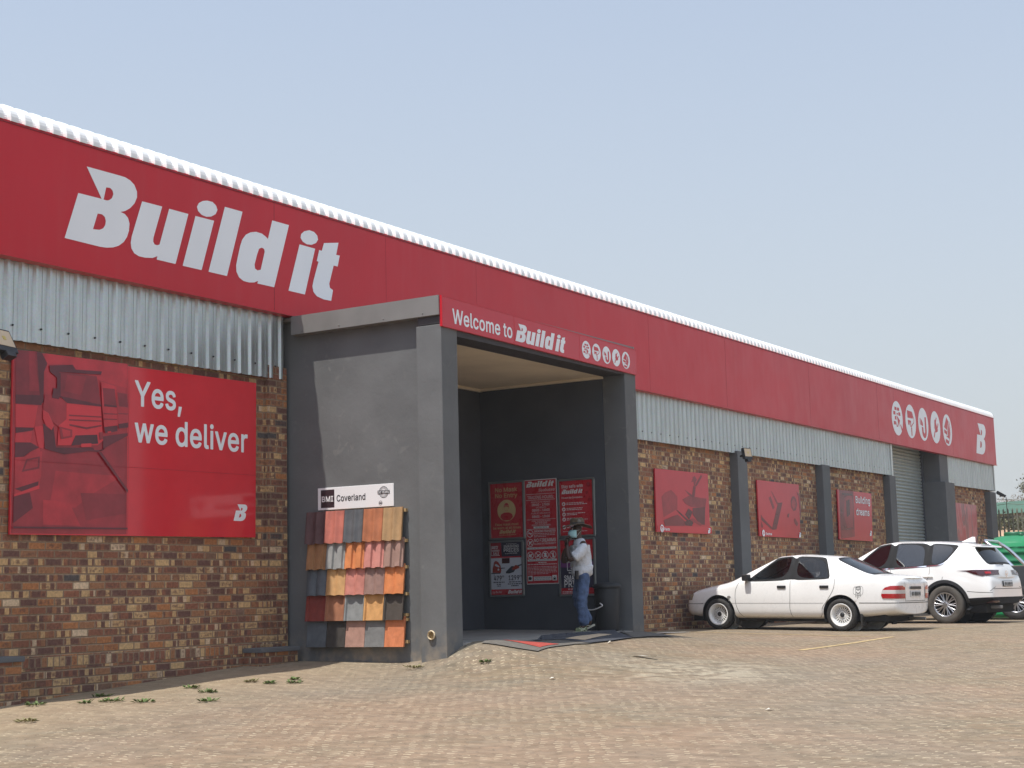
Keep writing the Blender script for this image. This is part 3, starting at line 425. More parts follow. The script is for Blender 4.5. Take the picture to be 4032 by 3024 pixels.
'o':(429,["190 -22 238 -21 271 -14 302 0 328 19 354 46 373 76 387 114 394 152 396 202 390 251 375 294 355 328 325 360 301 377 268 391 229 398 185 398 152 392 112 375 81 351 56 322 38 288 27 259 20 214 20 161 27 116 38 88 60 48 89 17 111 2 154 -17","195 62 164 72 139 94 119 134 110 188 119 242 140 284 156 300 175 310 211 316 252 304 283 274 300 231 304 205 304 171 290 115 264 80 234 65"]),
'p':(438,["47 -156 118 -157 128 -148 129 16 162 -8 192 -20 242 -23 279 -17 315 -1 335 13 364 44 385 81 400 126 404 161 404 216 395 268 380 308 354 345 329 368 294 388 249 398 196 397 162 385 128 359 125 385 116 394 49 394 39 385 39 -145","211 62 176 73 160 86 147 104 132 145 127 202 139 256 157 288 185 308 222 316 264 304 288 281 307 241 314 188 307 138 297 111 281 88 252 68 228 62"]),
'r':(273,["47 -14 118 -14 127 -8 129 245 132 259 144 284 172 304 202 311 246 309 254 314 257 386 251 397 194 399 176 395 145 381 128 367 125 385 116 394 49 394 40 388 39 -2"]),
's':(379,["164 -22 232 -18 285 2 309 20 330 45 341 69 346 94 346 119 340 148 324 175 304 194 251 220 152 245 135 254 126 265 125 285 138 303 165 315 185 318 215 314 229 307 262 263 326 275 337 282 338 296 328 322 315 344 296 364 256 388 211 398 152 397 114 387 91 375 50 338 39 316 33 292 33 255 39 231 53 206 71 189 114 165 232 132 251 114 252 98 241 79 222 68 192 60 155 63 132 73 119 86 107 115 99 121 34 110 23 102 21 86 29 62 43 36 65 13 106 -11"]),
't':(241,["150 -18 209 -15 221 -11 227 -2 214 61 205 67 168 64 154 68 145 76 140 96 140 311 214 316 218 324 218 384 208 394 141 395 140 475 134 484 61 486 50 475 49 395 4 394 -4 389 -7 324 2 313 50 311 50 86 59 42 71 21 98 -3 125 -14"]),
'u':(424,["171 -19 208 -18 241 -10 271 7 282 18 285 -5 294 -14 361 -14 371 -5 371 382 362 394 292 394 282 385 280 132 270 104 256 86 231 70 202 64 179 68 154 80 139 98 130 122 127 388 118 394 51 394 39 385 39 115 45 79 63 38 88 10 129 -13"]),
'v':(403,["157 -14 231 -14 240 -8 385 372 385 385 379 393 301 394 292 388 195 118 97 388 86 394 14 394 5 388 6 365 146 -1"]),
'w':(581,["131 -14 202 -14 213 -6 284 242 355 -6 365 -14 439 -11 448 8 558 371 556 389 548 394 478 394 467 388 398 139 330 388 321 394 244 393 238 385 169 139 100 388 89 394 14 391 9 385 9 371 119 8 125 -8"]),
'y':(403,["79 -159 124 -157 155 -145 190 -115 205 -92 385 372 385 385 379 393 302 394 292 386 195 118 97 388 86 394 14 394 5 388 6 365 146 -1 132 -41 115 -67 94 -76 56 -72 46 -84 33 -144 44 -154"]),
'0':(467,["209 -21 256 -20 292 -11 325 6 360 38 378 64 397 102 410 145 418 206 420 274 414 338 402 389 381 439 357 474 318 507 279 524 244 530 209 530 169 522 131 504 103 481 77 448 55 401 40 345 34 299 34 211 40 162 55 106 73 66 96 35 135 2 169 -14","218 65 196 70 172 86 146 125 135 158 126 206 124 285 135 351 153 398 167 418 182 431 208 443 226 446 251 441 271 431 287 416 303 394 317 356 324 324 330 248 321 169 310 131 298 108 278 83 264 73 235 64"]),
'1':(467,["71 -14 394 -14 405 -5 406 58 399 67 290 71 290 511 281 522 192 522 79 441 72 432 72 355 82 344 96 346 198 419 199 72 195 69 69 67 63 58 63 -2"]),
'2':(467,["59 -14 391 -14 402 -5 403 61 394 71 186 72 301 194 349 249 373 285 392 336 394 399 377 449 346 487 322 505 296 518 242 530 194 528 154 518 108 491 77 458 62 428 51 382 52 356 61 348 135 349 141 356 149 399 160 418 185 437 224 446 259 438 285 423 300 401 306 366 297 334 267 288 52 56 50 -4"]),
'3':(467,["199 -21 235 -21 271 -17 296 -10 329 6 348 19 374 45 388 65 402 99 407 126 406 175 397 206 378 239 354 266 329 283 292 298 257 305 385 452 387 512 378 522 68 523 56 514 56 448 65 438 256 436 145 308 143 244 154 233 216 233 249 227 289 206 307 181 314 154 312 126 303 102 289 87 272 76 238 66 209 64 175 72 149 86 132 106 124 136 115 145 41 146 30 135 32 108 40 78 59 46 85 20 139 -10"]),
'4':(467,["276 -14 351 -13 357 -4 358 91 416 92 427 101 427 165 424 172 416 177 357 179 355 325 345 331 278 331 269 325 266 178 134 179 323 498 324 514 314 523 242 523 234 518 26 164 26 102 35 92 266 91 267 -4"]),
'5':(467,["203 -21 252 -20 285 -13 324 6 352 29 378 61 394 92 404 134 406 176 398 222 380 265 359 294 322 324 296 337 254 347 204 347 153 332 163 434 168 437 371 438 380 449 380 512 371 522 94 523 82 514 53 262 55 245 68 237 132 231 181 257 214 263 234 261 254 255 279 240 300 215 311 184 311 142 297 105 271 79 236 66 204 66 165 83 147 102 137 135 128 144 56 144 47 138 46 115 53 84 81 36 111 10 145 -8 172 -17"]),
'6':(467,["209 -21 242 -21 274 -17 326 6 353 28 375 55 391 85 400 114 403 135 400 202 391 231 364 275 335 301 302 318 266 327 217 329 333 496 335 514 326 522 248 523 240 518 105 319 69 254 55 212 49 168 50 134 59 94 76 58 105 23 134 2 174 -15","219 63 184 75 156 101 142 136 140 169 149 202 168 229 192 244 226 251 264 242 290 222 310 184 313 151 304 115 281 83 254 68"]),
'7':(467,["91 -14 169 -14 178 -8 404 441 404 512 398 521 59 523 49 516 47 448 56 438 300 435 83 6 83 -5"]),
'8':(467,["207 -21 281 -17 321 -4 349 12 384 44 400 66 411 95 416 128 412 169 397 211 377 238 341 268 371 298 391 338 396 361 396 399 387 435 369 466 338 497 295 520 245 530 194 528 146 515 102 487 70 446 57 406 59 345 66 324 82 296 111 268 91 253 59 216 43 182 37 146 39 109 48 78 62 52 82 29 112 6 142 -8 174 -17","209 65 169 76 143 98 130 132 136 168 159 199 196 217 226 221 272 211 300 192 317 166 321 148 317 112 299 87 276 73 242 64","215 305 192 310 164 329 150 355 147 381 157 412 172 428 209 444 242 444 269 435 289 421 301 398 304 366 295 341 274 317 245 306"]),
'9':(467,["126 -14 204 -14 213 -9 351 195 384 256 395 288 403 325 403 371 388 428 370 461 339 493 319 507 279 524 244 530 195 528 168 522 138 510 109 490 89 469 72 445 56 409 49 356 51 314 63 274 83 241 112 212 148 192 188 182 236 179 119 11 118 -5","214 259 182 270 160 289 143 325 140 362 150 398 174 427 204 443 232 446 269 434 290 416 308 382 313 342 303 305 281 277 246 260"]),
',':(202,["31 -134 88 -134 97 -128 151 64 151 76 145 84 64 86 55 79 23 -114 23 -125"]),
':':(202,["80 -18 108 -18 125 -13 141 1 154 24 156 49 148 72 132 90 114 100 86 101 71 97 49 81 38 62 36 26 40 14 58 -7","79 258 111 257 131 266 145 281 154 298 156 325 150 345 134 364 116 374 81 376 65 370 45 351 36 332 36 302 43 284 62 265"]),
'-':(467,["109 174 342 173 351 184 351 249 339 259 109 258 100 246 100 184"]),
'!':(210,["83 -18 111 -18 128 -13 148 6 157 25 157 55 150 74 135 90 115 100 84 100 65 93 50 79 39 58 39 26 45 11 64 -10","61 146 131 146 141 156 146 511 143 518 135 523 59 523 49 512 53 158"]),
'%':(690,["487 -24 534 -21 566 -7 598 26 614 71 614 144 598 189 564 224 522 238 471 237 431 218 403 188 387 144 387 71 403 26 428 -1 442 -11 462 -20","127 -14 195 -14 203 -9 553 499 554 512 549 520 479 523 469 516 122 12 119 -5","494 50 480 56 473 68 467 91 467 125 480 158 491 164 505 166 522 158 530 145 534 126 534 88 521 56 509 50","154 269 205 270 244 287 274 321 288 361 290 428 285 452 274 479 244 513 226 522 201 530 151 530 125 522 108 513 76 478 62 436 60 376 73 326 91 301 105 289 131 275","175 342 155 349 146 364 142 382 141 415 153 448 164 455 176 458 194 453 202 441 208 419 209 382 197 351"])}
_TX = {}
def glyph(c, wt):
    k = (c, wt)
    if k not in _TX:
        adv, lps = (GLYPHS_BOLD if wt else GLYPHS)[c]; loops = []
        for l in lps:
            n = [int(q)/1000 for q in l.split()]; loops.append(list(zip(n[::2], n[1::2])))
        _TX[k] = (adv/1000, *fill_holes(loops))
    return _TX[k]
def text2d(t, bold=0.0, shear=0.0):
    k = (t, bold > .005, shear)
    if k not in _TX:
        vs, fs, x = [], [], 0.0
        for c in t:
            if c == ' ': x += .188; continue
            ad, v, f = glyph(c, k[1]); n = len(vs); vs += [(x+p[0]+shear*p[1], p[1]) for p in v]; fs += [tuple(n+i for i in q) for q in f]; x += ad
        _TX[k] = (vs, fs)
    return _TX[k]
def fill_holes(loops):                                     # 2-d outline(s) with holes -> verts, triangles
    bm = bmesh.new(); es = []
    for lp in loops:
        vs = [bm.verts.new((p[0], p[1], 0)) for p in lp]; es += [bm.edges.new((vs[i], vs[(i+1) % len(vs)])) for i in range(len(vs))]
    bmesh.ops.triangle_fill(bm, use_beauty=True, edges=es); bm.verts.index_update()
    r = ([(v.co.x, v.co.y) for v in bm.verts], [tuple(v.index for v in f.verts) for f in bm.faces]); bm.free(); return r
CAP = .509
class MB:
    def __init__(s): s.v, s.f, s.mi, s.sm = [], [], [], []
    def add(s, vs, fs, mi=0, smooth=False):
        b = len(s.v); s.v += [tuple(v) for v in vs]
        for f in fs: s.f.append(tuple(b+i for i in f)); s.mi.append(mi); s.sm.append(smooth)
        return s
    def box(s, x0, x1, y0, y1, z0, z1, mi=0):
        vs = [(x, y, z) for x in (x0, x1) for y in (y0, y1) for z in (z0, z1)]
        return s.add(vs, [(0, 1, 3, 2), (4, 6, 7, 5), (0, 4, 5, 1), (2, 3, 7, 6), (0, 2, 6, 4), (1, 5, 7, 3)], mi)
    def fbox(s, fr, u0, u1, v0, v1, n0, n1, mi=0):
        vs = [fr(u, v, n) for u in (u0, u1) for v in (v0, v1) for n in (n0, n1)]
        return s.add(vs, [(0, 1, 3, 2), (4, 6, 7, 5), (0, 4, 5, 1), (2, 3, 7, 6), (0, 2, 6, 4), (1, 5, 7, 3)], mi)
    def poly(s, pts, mi=0): return s.add(pts, [tuple(range(len(pts)))], mi)
    def fpoly(s, fr, pts, n=0.0, mi=0): return s.poly([fr(u, v, n) for u, v in pts], mi)
    def prism(s, a, b, mi=0):                             # two matching loops
        n = len(a); fs = [tuple(range(n))[::-1], tuple(range(n, 2*n))] + [(i, (i+1) % n, n+(i+1) % n, n+i) for i in range(n)]
        return s.add(list(a)+list(b), fs, mi)
    def fprism(s, fr, pts, n0, n1, mi=0): return s.prism([fr(u, v, n0) for u, v in pts], [fr(u, v, n1) for u, v in pts], mi)
    def disc(s, fr, u, v, r, n=0.0, mi=0, k=28, r2=None):
        r2 = r2 or r
        return s.fpoly(fr, [(u+r*math.cos(2*math.pi*i/k), v+r2*math.sin(2*math.pi*i/k)) for i in range(k)], n, mi)
    def ring(s, fr, u, v, r, wd, n=0.0, mi=0, k=24):
        vs = [fr(u+q*math.cos(2*math.pi*i/k), v+q*math.sin(2*math.pi*i/k), n) for q in (r, r-wd) for i in range(k)]
        return s.add(vs, [(i, (i+1) % k, k+(i+1) % k, k+i) for i in range(k)], mi)
    def line(s, fr, a, b, wd, n=0.0, mi=0):
        d = Vector((b[0]-a[0], b[1]-a[1])); p = Vector((-d.y, d.x)).normalized()*wd/2
        return s.fpoly(fr, [(a[0]+p.x, a[1]+p.y), (a[0]-p.x, a[1]-p.y), (b[0]-p.x, b[1]-p.y), (b[0]+p.x, b[1]+p.y)], n, mi)
    def tube(s, pts, r, k=8, mi=0, caps=True):
        pts = [Vector(p) for p in pts]; rs = r if isinstance(r, (list, tuple)) else [r]*len(pts); vs = []; n = len(pts); ref = None
        for i, p in enumerate(pts):
            t = (pts[min(i+1, n-1)]-pts[max(i-1, 0)]).normalized()
            if ref is None: ref = Vector((0, 0, 1)) if abs(t.z) < .9 else Vector((1, 0, 0))
            a = t.cross(ref).normalized(); b = a.cross(t).normalized(); ref = b
            vs += [p+(a*math.cos(2*math.pi*j/k)+b*math.sin(2*math.pi*j/k))*rs[i] for j in range(k)]
        fs = [(i*k+j, i*k+(j+1) % k, (i+1)*k+(j+1) % k, (i+1)*k+j) for i in range(n-1) for j in range(k)]
        s.add(vs, fs, mi, True)
        if caps: s.add(vs[:k], [tuple(range(k))[::-1]], mi); s.add(vs[-k:], [tuple(range(k))], mi)
        return s
    def lathe(s, prof, o=(0, 0, 0), axis='z', k=32, mi=0, closed=False, a0=0.0, a1=2*math.pi):
        full = abs(a1-a0-2*math.pi) < 1e-6; m = k if full else k+1; o = Vector(o); vs = []
        for r, h in prof:
            for j in range(m):
                a = a0+(a1-a0)*j/k; c, d = r*math.cos(a), r*math.sin(a)
                vs.append(o+Vector({'z': (c, d, h), 'y': (c, h, d), 'x': (h, c, d)}[axis]))
        n = len(prof); rng = range(n if closed else n-1)
        fs = [(i*m+j, i*m+(j+1) % m, ((i+1) % n)*m+(j+1) % m, ((i+1) % n)*m+j) for i in rng for j in range(m if full else m-1)]
        return s.add(vs, fs, mi, True)
    def text(s, t, fr, u, v, h, w=None, align='L', n=.003, bold=0.0, shear=0.0, mi=0, depth=0.0):
        vs, fs = text2d(t, bold, shear); k = h/CAP
        x0, x1 = min(p[0] for p in vs), max(p[0] for p in vs); kx = k if w is None else w/(x1-x0); tw = (x1-x0)*kx
        ox = u - (0 if align == 'L' else tw/2 if align == 'C' else tw)
        return s.add([fr(ox+(p[0]-x0)*kx, v+p[1]*k, n) for p in vs], fs, mi)
    def build(s, name, mats, parent=None):
        me = bpy.data.meshes.new(name); me.from_pydata(s.v, [], s.f)
        for m in (mats if isinstance(mats, (list, tuple)) else [mats]): me.materials.append(M[m] if isinstance(m, str) else m)
        me.polygons.foreach_set('material_index', s.mi); me.polygons.foreach_set('use_smooth', s.sm); me.update()
        return link_mesh(name, me, parent)
def recalc(o):
    bm = bmesh.new(); bm.from_mesh(o.data); bmesh.ops.recalc_face_normals(bm, faces=bm.faces); bm.to_mesh(o.data); bm.free(); return o
def bevel(o, wd=.01, seg=2):
    bm = bmesh.new(); bm.from_mesh(o.data); bmesh.ops.remove_doubles(bm, verts=bm.verts, dist=1e-5)
    bmesh.ops.bevel(bm, geom=[e for e in bm.edges if e.is_manifold and e.calc_face_angle(0) > .5], offset=wd, segments=seg, profile=.7, affect='EDGES')
    bm.to_mesh(o.data); bm.free(); return o
def applied(me, mods):
    """mesh after modifiers: [(type, {props})]"""
    o = bpy.data.objects.new('tmp', me); COL.objects.link(o)
    for t, pr in mods:
        md = o.modifiers.new(t, t)
        for k, v in pr.items(): setattr(md, k, v)
    dg = bpy.context.evaluated_depsgraph_get(); dg.update()
    r = bpy.data.meshes.new_from_object(o.evaluated_get(dg), depsgraph=dg)
    bpy.data.objects.remove(o); return r
def skin(nodes, edges, root=0, sub=2):
    """nodes: [(x,y,z,r) or (x,y,z,rx,ry)] -> (verts, faces) of one smooth limb system"""
    me = bpy.data.meshes.new('sk'); me.from_pydata([n[:3] for n in nodes], edges, [])
    o = bpy.data.objects.new('sk', me); COL.objects.link(o); md = o.modifiers.new('s', 'SKIN'); md.use_smooth_shade = True; md.branch_smoothing = .6
    for i, n in enumerate(nodes):
        d = me.skin_vertices[0].data[i]; d.radius = (n[3], n[4] if len(n) > 4 else n[3]); d.use_root = (i == root)
    s2 = o.modifiers.new('u', 'SUBSURF'); s2.levels = sub; s2.render_levels = sub
    dg = bpy.context.evaluated_depsgraph_get(); dg.update(); ev = o.evaluated_get(dg); m = ev.to_mesh()
    r = ([tuple(v.co) for v in m.vertices], [tuple(p.vertices) for p in m.polygons]); ev.to_mesh_clear(); bpy.data.objects.remove(o); bpy.data.meshes.remove(me); return r

FAC = lambda y: F((0, y, 0))                                # facade planes, facing the car park

LOGO=[(0,[(0.347,1.001),(0.928,1.007),(1.014,1.005),(1.101,0.984),(1.178,0.938),(1.226,0.856),(1.226,0.778),(1.184,0.688),(1.105,0.607),(1.019,0.552),(0.935,0.522),(1.011,0.510),(1.069,0.470),(1.096,0.399),(1.088,0.299),(1.053,0.207),(0.997,0.131),(0.913,0.067),(0.815,0.026),(0.704,0.003),(0.594,-0.006),(0.000,0.000),(0.213,0.624),(0.607,0.629)]),
(1,[(0.682,0.797),(0.749,0.806),(0.793,0.779),(0.808,0.735),(0.784,0.677),(0.737,0.639),(0.701,0.627),(0.640,0.627)]),
(1,[(0.542,0.422),(0.616,0.426),(0.665,0.400),(0.682,0.350),(0.673,0.295),(0.638,0.246),(0.577,0.214),(0.466,0.202)]),
(0,[(1.320,0.745),(1.691,0.749),(1.531,0.286),(1.528,0.237),(1.552,0.201),(1.603,0.198),(1.645,0.216),(1.822,0.745),(2.192,0.746),(1.949,0.001),(1.593,0.001),(1.608,0.050),(1.519,0.010),(1.386,-0.010),(1.271,-0.011),(1.184,0.015),(1.134,0.071),(1.121,0.144),(1.138,0.233)]),
(0,[(2.331,0.746),(2.704,0.751),(2.455,0.001),(2.085,0.000)]),
(0,[(2.565,1.013),(2.671,1.016),(2.743,0.979),(2.773,0.922),(2.737,0.853),(2.646,0.800),(2.549,0.778),(2.453,0.786),(2.382,0.827),(2.359,0.882),(2.398,0.945),(2.474,0.989)]),
(0,[(2.925,0.998),(3.296,1.000),(2.969,0.002),(2.593,0.001)]),
(0,[(3.945,1.000),(4.325,1.002),(3.983,0.000),(3.611,-0.002),(3.630,0.039),(3.545,0.002),(3.432,-0.016),(3.312,-0.013),(3.221,0.024),(3.166,0.097),(3.160,0.190),(3.193,0.313),(3.245,0.487),(3.289,0.589),(3.365,0.674),(3.467,0.729),(3.590,0.760),(3.713,0.757),(3.794,0.730),(3.847,0.702)]),
(1,[(3.651,0.518),(3.712,0.547),(3.765,0.533),(3.775,0.498),(3.686,0.213),(3.616,0.192),(3.563,0.211),(3.553,0.269),(3.606,0.421)]),
(0,[(4.568,0.752),(4.937,0.751),(4.686,0.000),(4.305,0.000)]),
(0,[(4.802,1.015),(4.913,1.010),(4.991,0.967),(5.009,0.907),(4.958,0.843),(4.854,0.797),(4.738,0.785),(4.645,0.806),(4.592,0.855),(4.607,0.920),(4.683,0.977)]),
(0,[(5.153,0.879),(5.512,0.950),(5.453,0.746),(5.541,0.750),(5.486,0.566),(5.386,0.565),(5.274,0.259),(5.289,0.199),(5.365,0.173),(5.318,-0.003),(5.134,-0.007),(4.971,0.016),(4.888,0.073),(4.865,0.157),(4.897,0.262),(5.016,0.562),(4.974,0.565),(5.034,0.749),(5.097,0.747)])]
TRUCK=[(0.62,[(10.943,2.706),(12.561,2.736),(12.562,1.758),(11.304,1.614),(10.954,1.592)]),
(0.72,[(11.347,2.717),(12.55,2.738),(12.553,2.455),(12.133,2.506),(11.61,2.627),(11.35,2.605)]),
(0.45,[(11.303,1.688),(12.56,1.884),(12.563,0.787),(10.947,0.769),(10.946,1.186),(11.292,1.289)]),
(0.58,[(11.516,1.449),(12.481,1.439),(12.071,1.234),(11.795,1.057),(11.447,1.104)]),
(0.66,[(11.352,1.13),(11.716,1.114),(11.877,0.863),(11.358,0.865)]),
(0.36,[(11.871,1.225),(12.547,1.239),(12.55,1.02),(11.956,0.926)]),
(0.30,[(10.943,2.706),(11.228,2.723),(11.281,2.252),(10.954,2.228)]),
(0.42,[(11.122,2.713),(11.196,2.719),(11.271,2.296),(11.14,2.283)]),
(0.08,[(11.228,2.726),(11.304,2.712),(11.378,2.608),(11.333,2.512),(11.334,2.182),(11.285,2.148),(11.281,2.252)]),
(0.10,[(10.954,2.228),(11.281,2.252),(11.314,2.21),(11.308,2.147),(10.956,2.132)]),
(0.82,[(10.956,2.128),(11.256,2.138),(11.214,1.897),(10.962,1.881)]),
(0.08,[(10.962,1.88),(11.209,1.892),(11.198,1.866),(10.964,1.818)]),
(0.74,[(10.964,1.818),(11.187,1.857),(11.164,1.735),(10.959,1.72)]),
(0.10,[(10.959,1.72),(11.171,1.731),(11.284,1.687),(11.164,1.635),(11.082,1.578),(10.961,1.56)]),
(0.78,[(11.214,1.904),(11.335,1.929),(11.359,1.886),(11.337,1.676),(11.278,1.687),(11.252,1.759)]),
(0.60,[(10.959,1.56),(11.082,1.575),(11.173,1.628),(11.326,1.648),(11.313,1.378),(11.293,1.274),(10.961,1.172)]),
(0.25,[(11.111,1.551),(11.295,1.592),(11.289,1.461),(11.053,1.412)]),
(0.52,[(11.129,1.537),(11.268,1.568),(11.266,1.479),(11.086,1.437)]),
(0.12,[(10.963,1.23),(11.282,1.325),(11.274,1.273),(11.073,1.203)]),
(0.85,[(10.957,1.172),(11.293,1.286),(11.293,1.245),(10.958,1.149)]),
(0.14,[(10.952,1.146),(11.168,1.195),(11.209,1.036),(10.953,0.87)]),
(0.10,[(11.326,1.943),(11.468,1.939),(11.511,1.702),(12.043,1.735),(12.064,1.706),(11.628,1.635),(11.359,1.677)]),
(0.14,[(11.627,1.688),(12.186,1.717),(12.184,1.872),(12.56,1.939),(12.56,1.908),(12.227,1.751),(12.105,1.693)]),
(0.52,[(11.322,2.121),(11.347,2.266),(11.5,2.273),(11.657,2.212),(11.66,2.023),(11.545,1.93),(11.448,1.983),(11.332,2.107)]),
(0.80,[(11.322,2.099),(11.399,2.068),(11.478,1.94),(11.446,1.885),(11.364,1.931),(11.324,2.002)]),
(0.88,[(11.558,2.264),(12.148,2.211),(12.165,1.995),(12.188,1.826),(12.103,1.766),(11.53,1.726),(11.545,1.945),(11.65,2.022),(11.647,2.211)]),
(0.30,[(11.534,2.534),(12.081,2.54),(12.154,2.215),(11.562,2.267)]),
(0.40,[(11.651,2.509),(11.929,2.524),(11.853,2.307),(11.615,2.33)]),
(0.10,[(11.402,2.588),(11.728,2.633),(11.772,2.584),(12.156,2.606),(12.142,2.567),(11.534,2.534),(11.516,2.464),(11.409,2.521)]),
(0.10,[(11.51,2.532),(11.557,2.519),(11.562,2.249),(11.51,2.262)]),
(0.12,[(11.46,2.345),(11.537,2.345),(11.54,2.232),(11.443,2.238)]),
(0.10,[(11.548,2.27),(12.148,2.227),(12.154,2.206),(11.657,2.2)]),
(0.30,[(11.683,2.075),(12.156,2.095),(12.156,2.083),(11.683,2.06)]),
(0.30,[(11.684,2.025),(12.156,2.049),(12.157,2.036),(11.684,2.01)]),
(0.25,[(11.692,1.972),(11.939,1.955),(12.157,2.0),(12.157,1.985),(11.939,1.934),(11.693,1.954)]),
(0.07,[(11.781,1.853),(12.093,1.884),(12.111,1.786),(11.72,1.738)]),
(0.95,[(11.862,1.767),(12.01,1.782),(12.01,1.744),(11.862,1.729)]),
(0.40,[(11.545,1.933),(11.731,1.912),(11.732,1.831),(11.571,1.797)]),
(0.70,[(11.584,1.911),(11.702,1.897),(11.703,1.844),(11.605,1.822)]),
(0.40,[(12.118,1.911),(12.177,1.921),(12.178,1.841),(12.131,1.828)]),
(0.74,[(12.144,2.489),(12.373,2.453),(12.391,2.218),(12.402,1.998),(12.204,1.917),(12.162,2.197)]),
(0.30,[(12.165,2.419),(12.346,2.426),(12.376,2.24),(12.189,2.238)]),
(0.12,[(12.189,2.238),(12.378,2.238),(12.382,2.217),(12.189,2.212)]),
(0.30,[(12.184,2.137),(12.388,2.145),(12.388,2.134),(12.184,2.124)]),
(0.30,[(12.185,2.074),(12.388,2.085),(12.389,2.074),(12.185,2.062)]),
(0.10,[(12.192,1.978),(12.394,2.013),(12.394,1.947),(12.208,1.911)]),
(0.90,[(12.245,1.931),(12.296,1.94),(12.297,1.924),(12.245,1.916)]),
(0.62,[(12.363,2.42),(12.554,2.388),(12.554,2.042),(12.406,1.998)]),
(0.28,[(12.384,2.391),(12.533,2.386),(12.552,2.232),(12.412,2.232)]),
(0.30,[(12.4,2.155),(12.553,2.162),(12.553,2.15),(12.4,2.143)]),
(0.10,[(12.406,2.03),(12.554,2.058),(12.555,2.002),(12.415,1.98)]),
(0.13,[(12.109,1.689),(12.156,1.692),(12.563,1.286),(12.559,1.255)]),
(0.08,[(10.945,0.835),(12.56,0.858),(12.56,0.84),(10.946,0.815)])]
PAINT=[(0.50,[(26.295,1.769),(26.45,1.854),(26.724,1.918),(26.985,1.797),(26.963,1.557),(26.35,1.38)]),
(0.38,[(27.705,2.18),(27.796,2.13),(27.635,2.108)]),
(0.25,[(27.307,1.95),(27.649,1.856),(27.724,2.044),(27.831,2.022),(27.767,1.829),(27.606,1.8)]),
(0.32,[(27.754,2.018),(28.101,2.282),(28.163,2.252),(27.884,2.046)]),
(0.30,[(27.708,2.207),(27.807,2.245),(27.897,2.176),(27.768,2.033)]),
(0.35,[(27.196,1.752),(27.483,1.831),(28.315,1.809),(28.244,1.628),(27.589,1.619),(27.313,1.676)]),
(0.12,[(26.889,1.541),(26.962,1.536),(27.438,1.358),(27.374,1.335)]),
(0.10,[(27.292,1.461),(27.46,1.587),(27.643,1.526),(27.47,1.359)]),
(0.15,[(27.65,1.602),(28.232,1.638),(28.184,1.283),(27.939,1.29),(27.638,1.472)]),
(0.12,[(27.28,1.327),(27.534,1.374),(27.654,1.31),(27.585,1.249),(27.273,1.247)]),
(0.30,[(26.345,1.328),(26.954,1.451),(27.28,1.327),(27.241,1.241),(26.395,1.22)]),
(0.45,[(27.501,1.36),(27.631,1.404),(28.068,1.288),(27.968,1.258)]),
(0.90,[(26.091,1.213),(28.496,1.249),(28.496,1.117),(26.094,1.109)])]
ELEC=[(0.30,[(31.547,1.958),(31.661,1.998),(31.867,1.758),(31.765,1.701)]),
(0.35,[(31.684,2.123),(31.781,2.082),(32.085,1.851),(32.002,1.824)]),
(0.20,[(32.071,1.866),(32.331,1.885),(31.917,1.277),(31.632,1.258)]),
(0.30,[(32.829,1.941),(32.925,2.038),(33.053,2.055),(33.169,1.985),(33.203,1.861),(33.102,1.733),(32.948,1.712),(32.827,1.801)]),
(0.62,[(32.913,1.944),(33.021,2.004),(33.127,1.921),(33.093,1.795),(32.971,1.759),(32.9,1.85)]),
(0.30,[(33.195,2.174),(33.395,2.088),(33.446,1.775),(33.377,1.522),(33.343,1.772),(33.305,2.053)]),
(0.28,[(32.955,1.511),(33.028,1.559),(33.222,1.44),(33.129,1.375),(33.009,1.419)]),
(0.20,[(32.582,1.623),(32.709,1.658),(32.664,1.564),(32.581,1.556)]),
(0.18,[(31.071,1.583),(31.147,1.52),(31.624,1.324),(31.683,1.289),(31.604,1.281),(31.087,1.459)]),
(0.25,[(31.068,1.429),(31.164,1.343),(31.119,1.282),(31.054,1.31)])]
DREAM=[(0.25,[(36.009,2.33),(37.033,2.334),(36.96,1.39),(35.971,1.341)]),
(0.45,[(36.373,2.177),(36.876,2.232),(36.941,1.893),(36.85,1.449),(36.447,1.405),(36.255,1.736)]),
(0.12,[(36.193,2.271),(36.942,2.269),(36.954,2.221),(36.183,2.21)]),
(0.10,[(36.455,2.079),(36.709,2.123),(36.699,1.749),(36.45,1.674)]),
(0.38,[(35.971,1.341),(36.96,1.39),(36.952,1.213),(35.959,1.142)])]
LOGO_T = []
_i = 0
while _i < len(LOGO):
    _l = [LOGO[_i][1]]; _i += 1
    while _i < len(LOGO) and LOGO[_i][0]: _l.append(LOGO[_i][1]); _i += 1
    LOGO_T.append(fill_holes(_l))
LOGO_W = max(p[0] for vs, fs in LOGO_T for p in vs)
def put_logo(mb, fr, u, v, w, h, n=.003, mi=0, parts=None):
    for vs, fs in (LOGO_T if parts is None else LOGO_T[:parts]): mb.add([fr(u+p[0]*w, v+p[1]*h, n) for p in vs], fs, mi)
